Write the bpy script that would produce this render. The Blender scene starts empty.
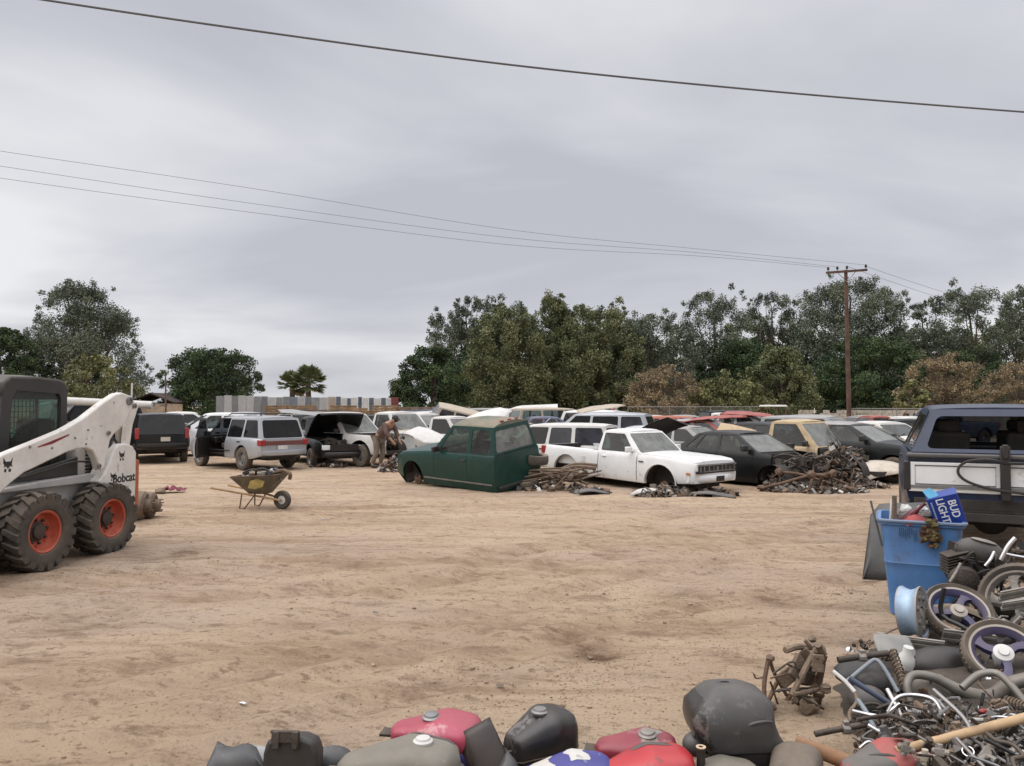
import bpy, math, random
import numpy as np
from mathutils import Vector, Matrix, Euler, noise
rnd = random.Random(11)
PI = math.pi
rad = math.radians
scene = bpy.context.scene
col = scene.collection

# ------------------------------------------------------------------ camera
F_PX, W_PX, H_PX, EYE = 773.0, 1024, 766, 1.85
TILT = math.atan((406 - 383) / F_PX)
cam_d = bpy.data.cameras.new('camera')
cam = bpy.data.objects.new('camera', cam_d)
col.objects.link(cam)
cam.location = (0, 0, EYE)
cam.rotation_euler = (PI / 2 + TILT, 0, 0)
cam_d.sensor_width = 36
cam_d.lens = 36 * F_PX / W_PX
cam_d.clip_start = 0.1
cam_d.clip_end = 3000
scene.camera = cam


def ray(px, py):
    a = (px - 512) / F_PX
    b = (383 - py) / F_PX
    return Vector((a, math.cos(TILT) - b * math.sin(TILT), math.sin(TILT) + b * math.cos(TILT)))


def G(px, py, z=0.0):
    """point at height z seen at a pixel of the survey photo"""
    d = ray(px, py)
    t = (z - EYE) / d.z
    return Vector((d.x * t, d.y * t, z))


def at(px, py, Y):
    d = ray(px, py)
    t = Y / d.y
    return Vector((d.x * t, Y, EYE + d.z * t))


# ------------------------------------------------------------------ materials
MATS = {}
DUST = (0.36, 0.27, 0.19)


def mat(name, base, rough=0.6, metal=0.0, dust=0.0, var=0.2, scale=4.0, bump=0.0, rust=0.0, bscale=None,
        coat=0.0, base2=None, sub=0.0, spec=0.5, chips=None):
    if name in MATS:
        return MATS[name]
    m = bpy.data.materials.new(name)
    m.use_nodes = True
    nt = m.node_tree
    N, L = nt.nodes, nt.links
    p = N['Principled BSDF']
    p.inputs['Roughness'].default_value = rough
    p.inputs['Metallic'].default_value = metal
    p.inputs['Specular IOR Level'].default_value = spec
    if coat:
        p.inputs['Coat Weight'].default_value = coat
        p.inputs['Coat Roughness'].default_value = 0.12
    tc = N.new('ShaderNodeTexCoord')
    oi = N.new('ShaderNodeObjectInfo')
    add = N.new('ShaderNodeVectorMath'); add.operation = 'ADD'
    sc_ = N.new('ShaderNodeMath'); sc_.operation = 'MULTIPLY'; sc_.inputs[1].default_value = 37.0
    L.new(oi.outputs['Random'], sc_.inputs[0])
    L.new(tc.outputs['Object'], add.inputs[0])
    L.new(sc_.outputs[0], add.inputs[1])
    n1 = N.new('ShaderNodeTexNoise')
    n1.inputs['Scale'].default_value = scale
    n1.inputs['Detail'].default_value = 6
    n1.inputs['Roughness'].default_value = 0.65
    L.new(add.outputs[0], n1.inputs['Vector'])
    mix = N.new('ShaderNodeMix'); mix.data_type = 'RGBA'
    b2 = base2 if base2 else tuple(max(0, c * (1 - var * 1.6)) for c in base)
    b1 = base if base2 else tuple(min(1, c * (1 + var * 0.6)) for c in base)
    mix.inputs['A'].default_value = (*b2, 1)
    mix.inputs['B'].default_value = (*b1, 1)
    mr = N.new('ShaderNodeMapRange')
    mr.inputs['From Min'].default_value = 0.32
    mr.inputs['From Max'].default_value = 0.68
    L.new(n1.outputs['Fac'], mr.inputs['Value'])
    L.new(mr.outputs[0], mix.inputs['Factor'])
    out = mix.outputs['Result']

    def layer(colr, amt, sc2, lo, hi, up):
        nonlocal out
        n2 = N.new('ShaderNodeTexNoise')
        n2.inputs['Scale'].default_value = sc2
        n2.inputs['Detail'].default_value = 8
        n2.inputs['Roughness'].default_value = 0.7
        L.new(add.outputs[0], n2.inputs['Vector'])
        r2 = N.new('ShaderNodeMapRange')
        r2.inputs['From Min'].default_value = lo
        r2.inputs['From Max'].default_value = hi
        r2.inputs['To Max'].default_value = amt
        L.new(n2.outputs['Fac'], r2.inputs['Value'])
        f = r2.outputs[0]
        if up:
            ge = N.new('ShaderNodeNewGeometry')
            sp = N.new('ShaderNodeSeparateXYZ')
            L.new(ge.outputs['Normal'], sp.inputs[0])
            r3 = N.new('ShaderNodeMapRange')
            r3.inputs['From Min'].default_value = -0.3
            r3.inputs['From Max'].default_value = 0.95
            r3.inputs['To Min'].default_value = 0.45
            r3.inputs['To Max'].default_value = 1.3
            L.new(sp.outputs['Z'], r3.inputs['Value'])
            mu = N.new('ShaderNodeMath'); mu.operation = 'MULTIPLY'; mu.use_clamp = True
            L.new(f, mu.inputs[0]); L.new(r3.outputs[0], mu.inputs[1])
            f = mu.outputs[0]
        mx = N.new('ShaderNodeMix'); mx.data_type = 'RGBA'
        L.new(f, mx.inputs['Factor'])
        L.new(out, mx.inputs['A'])
        mx.inputs['B'].default_value = (*colr, 1)
        out = mx.outputs['Result']
        return f
    if rust:
        layer((0.16, 0.065, 0.03), min(1, rust * 1.6), scale * 0.8, 0.62 - 0.3 * rust, 0.75, False)
    if chips:
        layer(chips[0], chips[1], chips[2], .60, .64, False)
        layer(chips[0], chips[1] * .8, chips[2] * 4, .63, .66, False)
    if dust:
        f = layer(DUST, dust, 2.2, 0.25, 0.75, True)
        ra = N.new('ShaderNodeMapRange')
        ra.inputs['To Min'].default_value = rough
        ra.inputs['To Max'].default_value = min(1.0, rough + 0.55)
        L.new(f, ra.inputs['Value'])
        L.new(ra.outputs[0], p.inputs['Roughness'])
    L.new(out, p.inputs['Base Color'])
    if bump:
        nb = N.new('ShaderNodeTexNoise')
        nb.inputs['Scale'].default_value = bscale or scale * 6
        nb.inputs['Detail'].default_value = 5
        L.new(add.outputs[0], nb.inputs['Vector'])
        bn = N.new('ShaderNodeBump')
        bn.inputs['Strength'].default_value = min(1, bump)
        bn.inputs['Distance'].default_value = 0.02
        L.new(nb.outputs['Fac'], bn.inputs['Height'])
        L.new(bn.outputs[0], p.inputs['Normal'])
    if sub:
        p.inputs['Subsurface Weight'].default_value = sub
    MATS[name] = m
    return m


def glass(name, tint=(0.35, 0.42, 0.42), dirt=0.25, dcol=(0.30, 0.28, 0.25), refl=0.9):
    if name in MATS:
        return MATS[name]
    m = bpy.data.materials.new(name)
    m.use_nodes = True
    nt = m.node_tree
    N, L = nt.nodes, nt.links
    N.remove(N['Principled BSDF'])
    o = N['Material Output']
    tr = N.new('ShaderNodeBsdfTransparent'); tr.inputs[0].default_value = (*tint, 1)
    gl = N.new('ShaderNodeBsdfGlossy'); gl.inputs['Roughness'].default_value = 0.06
    gl.inputs['Color'].default_value = (refl, refl, refl, 1)
    lw = N.new('ShaderNodeLayerWeight'); lw.inputs['Blend'].default_value = 0.5
    pw5 = N.new('ShaderNodeMath'); pw5.operation = 'POWER'; pw5.inputs[1].default_value = 4.0
    L.new(lw.outputs['Facing'], pw5.inputs[0])
    sch = N.new('ShaderNodeMath'); sch.operation = 'MULTIPLY_ADD'; sch.inputs[1].default_value = 0.9; sch.inputs[2].default_value = 0.03
    L.new(pw5.outputs[0], sch.inputs[0])
    m1 = N.new('ShaderNodeMixShader')
    L.new(sch.outputs[0], m1.inputs[0]); L.new(tr.outputs[0], m1.inputs[1]); L.new(gl.outputs[0], m1.inputs[2])
    df = N.new('ShaderNodeBsdfDiffuse'); df.inputs[0].default_value = (*dcol, 1)
    tc = N.new('ShaderNodeTexCoord')
    nz = N.new('ShaderNodeTexNoise'); nz.inputs['Scale'].default_value = 3; nz.inputs['Detail'].default_value = 6
    L.new(tc.outputs['Object'], nz.inputs['Vector'])
    mr = N.new('ShaderNodeMapRange'); mr.inputs['From Min'].default_value = 0.3; mr.inputs['From Max'].default_value = 0.7
    mr.inputs['To Min'].default_value = dirt * 0.4; mr.inputs['To Max'].default_value = dirt
    L.new(nz.outputs['Fac'], mr.inputs['Value'])
    m2 = N.new('ShaderNodeMixShader')
    L.new(mr.outputs[0], m2.inputs[0]); L.new(m1.outputs[0], m2.inputs[1]); L.new(df.outputs[0], m2.inputs[2])
    L.new(m2.outputs[0], o.inputs['Surface'])
    MATS[name] = m
    return m


# ------------------------------------------------------------------ mesh builder
class MB:
    def __init__(s):
        s.v, s.f, s.m, s.cur = [], [], [], 0

    def add(s, vs, fs, M=None):
        b = len(s.v)
        if M is not None:
            vs = [M @ Vector(v) for v in vs]
        s.v.extend([tuple(v) for v in vs])
        s.f.extend([tuple(i + b for i in f) for f in fs])
        s.m.extend([s.cur] * len(fs))
        return s

    def box(s, c, size, rot=None, top=(1, 1), M=None):
        x, y, z = size[0] / 2, size[1] / 2, size[2] / 2
        tx, ty = top
        vs = [(-x, -y, -z), (x, -y, -z), (x, y, -z), (-x, y, -z),
              (-x * tx, -y * ty, z), (x * tx, -y * ty, z), (x * tx, y * ty, z), (-x * tx, y * ty, z)]
        T = Matrix.Translation(c)
        if rot is not None:
            T = T @ (Euler(rot).to_matrix().to_4x4() if not isinstance(rot, Matrix) else rot)
        if M is not None:
            T = M @ T
        return s.add(vs, [(3, 2, 1, 0), (4, 5, 6, 7), (0, 1, 5, 4), (1, 2, 6, 5), (2, 3, 7, 6), (3, 0, 4, 7)], T)

    def tube(s, pts, r, n=8, closed=False, M=None, flat=1.0):
        pts = [Vector(p) for p in pts]
        k = len(pts)
        rs = r if isinstance(r, (list, tuple)) else [r] * k
        vs = []
        up = None
        for i, p in enumerate(pts):
            if closed:
                t = pts[(i + 1) % k] - pts[i - 1]
            else:
                t = pts[min(i + 1, k - 1)] - pts[max(i - 1, 0)]
            if t.length < 1e-9:
                t = Vector((0, 0, 1))
            t.normalize()
            if up is None:
                up = Vector((0, 0, 1)) if abs(t.z) < 0.9 else Vector((1, 0, 0))
            a = up - t * up.dot(t)
            if a.length < 1e-6:
                a = t.orthogonal()
            a.normalize()
            up = a
            b = t.cross(a)
            for j in range(n):
                an = 2 * PI * j / n
                vs.append(p + a * math.cos(an) * rs[i] * flat + b * math.sin(an) * rs[i])
        fs = []
        for i in range(k if closed else k - 1):
            i2 = (i + 1) % k
            for j in range(n):
                j2 = (j + 1) % n
                fs.append((i * n + j, i * n + j2, i2 * n + j2, i2 * n + j))
        if not closed:
            fs.append(tuple(range(n - 1, -1, -1)))
            fs.append(tuple(range((k - 1) * n, k * n)))
        return s.add(vs, fs, M)

    def lathe(s, prof, n=24, M=None, closed=False, cap=True):
        k = len(prof)
        vs = [(r * math.cos(2 * PI * j / n), r * math.sin(2 * PI * j / n), z) for (r, z) in prof for j in range(n)]
        fs = []
        for i in range(k if closed else k - 1):
            i2 = (i + 1) % k
            for j in range(n):
                j2 = (j + 1) % n
                fs.append((i * n + j, i * n + j2, i2 * n + j2, i2 * n + j))
        if not closed and cap:
            if prof[0][0] > 1e-4:
                fs.append(tuple(range(n - 1, -1, -1)))
            if prof[-1][0] > 1e-4:
                fs.append(tuple(range((k - 1) * n, k * n)))
        return s.add(vs, fs, M)

    def prism(s, outline, d0, d1, M=None):
        """outline (x,z) extruded along y from d0 to d1"""
        k = len(outline)
        a = sum(outline[i][0] * outline[(i + 1) % k][1] - outline[(i + 1) % k][0] * outline[i][1] for i in range(k))
        if a < 0:
            outline = outline[::-1]
        vs = [(x, d0, z) for x, z in outline] + [(x, d1, z) for x, z in outline]
        fs = [tuple(range(k)), tuple(range(2 * k - 1, k - 1, -1))]
        for i in range(k):
            j = (i + 1) % k
            fs.append((i, k + i, k + j, j))
        if d1 < d0:
            fs = [f[::-1] for f in fs]
        return s.add(vs, fs, M)

    def grid(s, rows, M=None, wrap=False, flip=False):
        k, n = len(rows), len(rows[0])
        vs = [p for r in rows for p in r]
        fs = []
        for i in range(k - 1):
            for j in range(n if wrap else n - 1):
                j2 = (j + 1) % n
                q = (i * n + j, i * n + j2, (i + 1) * n + j2, (i + 1) * n + j)
                fs.append(q[::-1] if flip else q)
        return s.add(vs, fs, M)

    def ell(s, c, r, n=12, m=8, rot=None, jit=0.0, M=None):
        vs = []
        for i in range(m + 1):
            th = PI * i / m
            for j in range(n):
                ph = 2 * PI * j / n
                k = 1 + (rnd.uniform(-jit, jit) if 0 < i < m else 0)
                vs.append((r[0] * k * math.sin(th) * math.cos(ph), r[1] * k * math.sin(th) * math.sin(ph), -r[2] * k * math.cos(th)))
        fs = []
        for i in range(m):
            for j in range(n):
                j2 = (j + 1) % n
                fs.append((i * n + j, i * n + j2, (i + 1) * n + j2, (i + 1) * n + j))
        T = Matrix.Translation(c)
        if rot is not None:
            T = T @ (Euler(rot).to_matrix().to_4x4() if not isinstance(rot, Matrix) else rot)
        if M is not None:
            T = M @ T
        return s.add(vs, fs, T)

    def build(s, name, mats, parent=None, smooth=35, bevel=0.0, loc=None, rot=None, seg=2, solid=0.0, sub=0):
        me = bpy.data.meshes.new(name)
        me.from_pydata(s.v, [], s.f)
        if not isinstance(mats, (list, tuple)):
            mats = [mats]
        for mm in mats:
            me.materials.append(mm)
        if len(mats) > 1:
            me.polygons.foreach_set('material_index', s.m)
        if smooth:
            me.polygons.foreach_set('use_smooth', [True] * len(me.polygons))
            me.update()
            me.set_sharp_from_angle(angle=rad(smooth))
        me.update()
        o = bpy.data.objects.new(name, me)
        col.objects.link(o)
        if parent is not None:
            o.parent = parent
        if loc is not None:
            o.location = loc
        if rot is not None:
            o.rotation_euler = rot
        if solid:
            d = o.modifiers.new('solid', 'SOLIDIFY'); d.thickness = solid; d.offset = 0
        if bevel:
            b = o.modifiers.new('bevel', 'BEVEL'); b.width = bevel; b.segments = seg; b.limit_method = 'ANGLE'
            b.angle_limit = rad(40); b.harden_normals = False
        if sub:
            b = o.modifiers.new('sub', 'SUBSURF'); b.levels = sub; b.render_levels = sub
        return o


def tag(o, label=None, cat=None, group=None, kind=None):
    if label:
        o['label'] = label
    if cat:
        o['category'] = cat
    if group:
        o['group'] = group
    if kind:
        o['kind'] = kind
    return o


def thing(name, label, cat, loc=(0, 0, 0), rot=(0, 0, 0), group=None, scale=1.0):
    o = bpy.data.objects.new(name, None)
    o.empty_display_size = 0.2
    col.objects.link(o)
    o.location = loc
    o.rotation_euler = rot
    o.scale = (scale, scale, scale)
    return tag(o, label, cat, group)


def copy_tree(o, parent=None):
    c = o.copy()
    col.objects.link(c)
    if parent is not None:
        c.parent = parent
    for ch in list(o.children):
        copy_tree(ch, c)
    return c


def lerp(a, b, t):
    return a + (b - a) * t


def pw(pts, x):
    """piecewise linear"""
    if x <= pts[0][0]:
        return pts[0][1]
    for (x0, y0), (x1, y1) in zip(pts, pts[1:]):
        if x <= x1:
            return lerp(y0, y1, (x - x0) / (x1 - x0)) if x1 > x0 else y1
    return pts[-1][1]


def curve_pts(pts, n=6):
    """Catmull-Rom through pts"""
    pts = [Vector(p) for p in pts]
    P = [pts[0] * 2 - pts[1]] + pts + [pts[-1] * 2 - pts[-2]]
    out = []
    for i in range(1, len(P) - 2):
        for k in range(n):
            t = k / n
            a, b, c, d = P[i - 1], P[i], P[i + 1], P[i + 2]
            out.append(0.5 * ((2 * b) + (c - a) * t + (2 * a - 5 * b + 4 * c - d) * t * t + (3 * b - a - 3 * c + d) * t ** 3))
    out.append(pts[-1])
    return out


def text_mesh(name, txt, size, mt, parent, M, thick=0.002, bold=0.0, sx=1.0):
    cu = bpy.data.curves.new(name, 'FONT')
    cu.body = txt
    cu.size = size
    cu.extrude = thick
    cu.offset = bold
    cu.align_x = 'CENTER'
    cu.align_y = 'CENTER'
    o = bpy.data.objects.new(name, cu)
    me = bpy.data.meshes.new_from_object(o)
    bpy.data.objects.remove(o)
    me.transform(Matrix.Diagonal((sx, 1, 1, 1)))
    me.materials.clear()
    me.materials.append(mt)
    ob = bpy.data.objects.new(name, me)
    col.objects.link(ob)
    ob.parent = parent
    ob.matrix_local = M
    return ob
M_ = {}
M_['white'] = mat('white_paint', (0.76, 0.77, 0.77), 0.35, dust=0.30, var=0.03, coat=0.3, chips=((.30, .22, .16), .35, 3))
M_['dirty_white'] = mat('dirty_white_paint', (0.62, 0.62, 0.60), 0.45, dust=0.4, var=0.08)
M_['loader_white'] = mat('loader_white_paint', (0.70, 0.68, 0.64), 0.45, dust=0.42, var=0.10, chips=((.30, .24, .19), .7, 6))
M_['silver'] = mat('silver_paint', (0.40, 0.42, 0.45), 0.32, metal=0.45, dust=0.22, var=0.05)
M_['grey_paint'] = mat('grey_paint', (0.30, 0.31, 0.32), 0.4, metal=0.2, dust=0.35, var=0.08)
M_['black_paint'] = mat('black_paint', (0.007, 0.008, 0.010), 0.25, dust=0.02, var=0.1, spec=.4)
M_['dusty_black'] = mat('dusty_black_paint', (0.006, 0.007, 0.008), 0.28, spec=.3, dust=0.02, var=0.1)
M_['green'] = mat('dark_green_paint', (0.004, 0.038, 0.030), 0.25, dust=0.02, var=0.15, spec=.4)
M_['green_dusty'] = mat('dust_covered_green_paint', (0.03, 0.075, 0.06), 0.5, dust=0.75, var=0.2)
M_['tan'] = mat('tan_paint', (0.50, 0.37, 0.21), 0.5, dust=0.3, var=0.15, rust=0.25)
M_['red'] = mat('faded_red_paint', (0.30, 0.03, 0.03), 0.45, dust=0.35, var=0.2)
M_['orange_red'] = mat('orange_red_paint', (0.38, 0.08, 0.04), 0.5, dust=0.35, var=0.2)
M_['navy'] = mat('navy_paint', (0.010, 0.022, 0.060), 0.28, dust=0.02, chips=((.07, .075, .09), .4, 5), var=0.2)
M_['blue_paint'] = mat('blue_paint', (0.04, 0.07, 0.16), 0.4, dust=0.35, var=0.2)
M_['beige'] = mat('beige_paint', (0.42, 0.36, 0.28), 0.5, dust=0.35, var=0.1)
M_['rust_white'] = mat('rust_stained_white_paint', (0.62, 0.56, 0.47), 0.55, dust=0.3, var=0.1, scale=2.0, rust=0.42)
M_['plastic'] = mat('black_plastic', (0.012, 0.012, 0.013), 0.45, dust=0.10, var=0.2)
M_['gplastic'] = mat('grey_plastic', (0.07, 0.075, 0.08), 0.55, dust=0.25, var=0.2)
M_['rubber'] = mat('tyre_rubber', (0.028, 0.027, 0.026), 0.85, dust=0.42, var=0.2, bump=0.3, scale=12)
M_['rubber_clean'] = mat('dusty_tyre_rubber', (0.035, 0.034, 0.033), 0.8, dust=0.6, var=0.2, scale=10)
M_['under'] = mat('underbody', (0.03, 0.027, 0.025), 0.85, dust=0.1, var=0.3)
M_['seat'] = mat('seat_cloth', (0.07, 0.068, 0.065), 0.9, dust=0.3, var=0.2)
M_['steel'] = mat('dull_steel', (0.28, 0.28, 0.28), 0.45, metal=0.8, dust=0.3, var=0.2, rust=0.15)
M_['chrome'] = mat('chrome', (0.60, 0.60, 0.61), 0.24, metal=1.0, dust=0.25, var=0.08)
M_['alu'] = mat('cast_aluminium', (0.30, 0.29, 0.275), 0.5, metal=0.7, dust=0.45, var=0.25, bump=0.2, scale=9)
M_['rust'] = mat('rusty_iron', (0.115, 0.06, 0.036), 0.85, metal=0.1, dust=0.35, var=0.5, bump=0.5, scale=10)
M_['dark_iron'] = mat('oily_dark_iron', (0.035, 0.03, 0.028), 0.6, metal=0.3, dust=0.3, var=0.5, bump=0.4, scale=10)
M_['brown_iron'] = mat('dusty_brown_iron', (0.14, 0.095, 0.065), 0.85, dust=0.45, var=0.4, bump=0.5, scale=10)
M_['redlens'] = mat('red_lens', (0.30, 0.012, 0.015), 0.2, dust=0.15, var=0.1)
M_['whitelens'] = mat('clear_lens', (0.72, 0.74, 0.76), 0.15, dust=0.15, var=0.05)
M_['amber'] = mat('amber_lens', (0.5, 0.16, 0.02), 0.2, dust=0.15, var=0.05)
M_['plate'] = mat('number_plate', (0.52, 0.50, 0.42), 0.5, dust=0.2, var=0.1)
M_['glass'] = glass('window_glass', (0.30, 0.36, 0.36), 0.08)
M_['dark_glass'] = glass('tinted_window_glass', (0.08, 0.09, 0.10), 0.04)
M_['dusty_glass'] = glass('dusty_window_glass', (0.42, 0.48, 0.46), 0.5, (0.40, 0.40, 0.37))
M_['green_glass'] = glass('green_tinted_glass', (0.30, 0.45, 0.40), 0.12)
M_['film_glass'] = glass('film_covered_glass', (0.06, 0.06, 0.08), 0.30, (0.16, 0.16, 0.19))
M_['orange_rim'] = mat('orange_red_rim_paint', (0.50, 0.07, 0.03), 0.5, dust=0.40, var=0.25, scale=9, chips=((.14, .09, .07), .6, 9))
M_['wood'] = mat('bare_wood', (0.50, 0.34, 0.19), 0.75, var=0.2, scale=6, dust=0.15)
M_['pallet'] = mat('weathered_pallet_wood', (0.42, 0.26, 0.13), 0.85, var=0.35, scale=3, dust=0.2)
M_['bark'] = mat('bark', (0.13, 0.095, 0.07), 0.9, var=0.4, scale=2, bump=0.4)
M_['polewood'] = mat('pole_wood', (0.12, 0.07, 0.05), 0.9, var=0.35, scale=1.5, bump=0.3)
M_['bluebin'] = mat('blue_bin_plastic', (0.05, 0.19, 0.46), 0.42, dust=0.30, var=0.18, scale=3, chips=((.03, .07, .14), .55, 4))
M_['skin'] = mat('skin', (0.36, 0.20, 0.13), 0.6, var=0.08)
def rounded(n=3, r=0.16):
    """rounded unit square as 4 corner arcs of n points (fractions)"""
    return [[(PI + PI / 2 * c + PI / 2 * k / (n - 1)) for k in range(n)] for c in range(4)]


def window_cell(fr, gl, q, mg, reveal, nrm, kind='glass', r=0.05):
    """q: rear-bottom, front-bottom, front-top, rear-top ; mg: margins (rear, bottom, front, top) in metres.
    fr MB gets the ring, gl MB the pane. material slots of fr: 0 paint, 1 dark trim"""
    q = [Vector(p) for p in q]
    wb = max(0.05, ((q[1] - q[0]).length + (q[2] - q[3]).length) / 2)
    ht = max(0.05, ((q[3] - q[0]).length + (q[2] - q[1]).length) / 2)

    def P(u, v):
        return (q[0] * (1 - u) + q[1] * u) * (1 - v) + (q[3] * (1 - u) + q[2] * u) * v
    u0, u1 = mg[0] / wb, 1 - mg[2] / wb
    v0, v1 = mg[1] / ht, 1 - mg[3] / ht
    if kind == 'solid' or u1 <= u0 or v1 <= v0:
        fr.add(q, [(0, 1, 2, 3)])
        return
    ru, rv = min(r / wb, (u1 - u0) * .4), min(r / ht, (v1 - v0) * .4)
    cen = [(u0 + ru, v0 + rv), (u1 - ru, v0 + rv), (u1 - ru, v1 - rv), (u0 + ru, v1 - rv)]
    inner = []
    for c, arcs in enumerate(rounded(4)):
        inner.append([(cen[c][0] + ru * math.cos(a), cen[c][1] + rv * math.sin(a)) for a in arcs])
    nin = [P(u, v) for a in inner for (u, v) in a]
    base = len(fr.v)
    vs = list(q) + nin
    fs = []
    for c in range(4):
        b = 4 + c * 4
        for k in range(3):
            fs.append((c, b + k + 1, b + k))
        c2 = (c + 1) % 4
        b2 = 4 + c2 * 4
        fs.append((c, c2, b2, b + 3))
    fs = [f for f in fs]
    fr.cur = 0
    fr.add(vs, fs)
    n = len(nin)
    deep = [p - nrm * reveal for p in nin]
    fr.cur = 1
    fr.add(nin + deep, [(i, (i + 1) % n, n + (i + 1) % n, n + i) for i in range(n)])
    fr.cur = 0
    if kind == 'glass':
        pane = [p - nrm * reveal * 0.6 for p in nin]
        cc = sum(pane, Vector()) / n
        a0 = (pane[4] - pane[0]).cross(pane[8] - pane[0]).dot(nrm)
        gl.add(pane + [cc], [((i, (i + 1) % n, n) if a0 > 0 else ((i + 1) % n, i, n)) for i in range(n)])


def make_wheel(parent, loc, side, r=0.36, w=0.22, rimr=0.2, rim_m=None, tyre=True, spokes=6, rot=0, lug=0, steer=0):
    """axis along local y; side +1 = left (outer face +y)"""
    rim_m = rim_m or M_['steel']
    Mx = Matrix.Rotation(-PI / 2 * side, 4, 'X')   # lathe z -> +-y
    if not tyre:
        d = MB()
        d.lathe([(0.0, .02), (.03, .03), (.05, .0), (.13, -.01), (.14, -.05), (.06, -.07), (.05, -.3), (0, -.3)], 18, Mx)
        return d.build('hub', M_['rust'], parent, loc=loc)
    t = MB()
    h = w / 2
    prof = [(rimr, -h * .8), (rimr + .02, -h * .95), (r * .86, -h), (r * .95, -h * .93), (r * .99, -h * .7), (r, -h * .35), (r, h * .35),
            (r * .99, h * .7), (r * .95, h * .93), (r * .86, h), (rimr + .02, h * .95), (rimr, h * .8)]
    t.lathe(prof, 32, Mx, closed=True)
    wh = t.build('wheel', M_['rubber_clean'], parent, loc=loc, rot=(0, 0, steer))
    d = MB()
    d.lathe([(rimr + .005, h * .82), (rimr - .012, h * .84), (rimr - .02, h * .5), (rimr * .85, h * .2), (rimr * .5, h * .38), (rimr * .28, h * .42), (rimr * .26, h * .6),
             (0.001, h * .62)], 28, Mx, cap=False)
    for k in range(spokes):
        a = 2 * PI * k / spokes + rot
        c = Vector((rimr * .66 * math.cos(a), rimr * .66 * math.sin(a), h * .315))
        d.cur = 1
        d.lathe([(rimr * .13, 0), (rimr * .13, .012), (0, .013)], 8, Mx @ Matrix.Translation(c))
        d.cur = 0
    d.build('rim', [rim_m, M_['under']], wh)
    return wh


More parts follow.
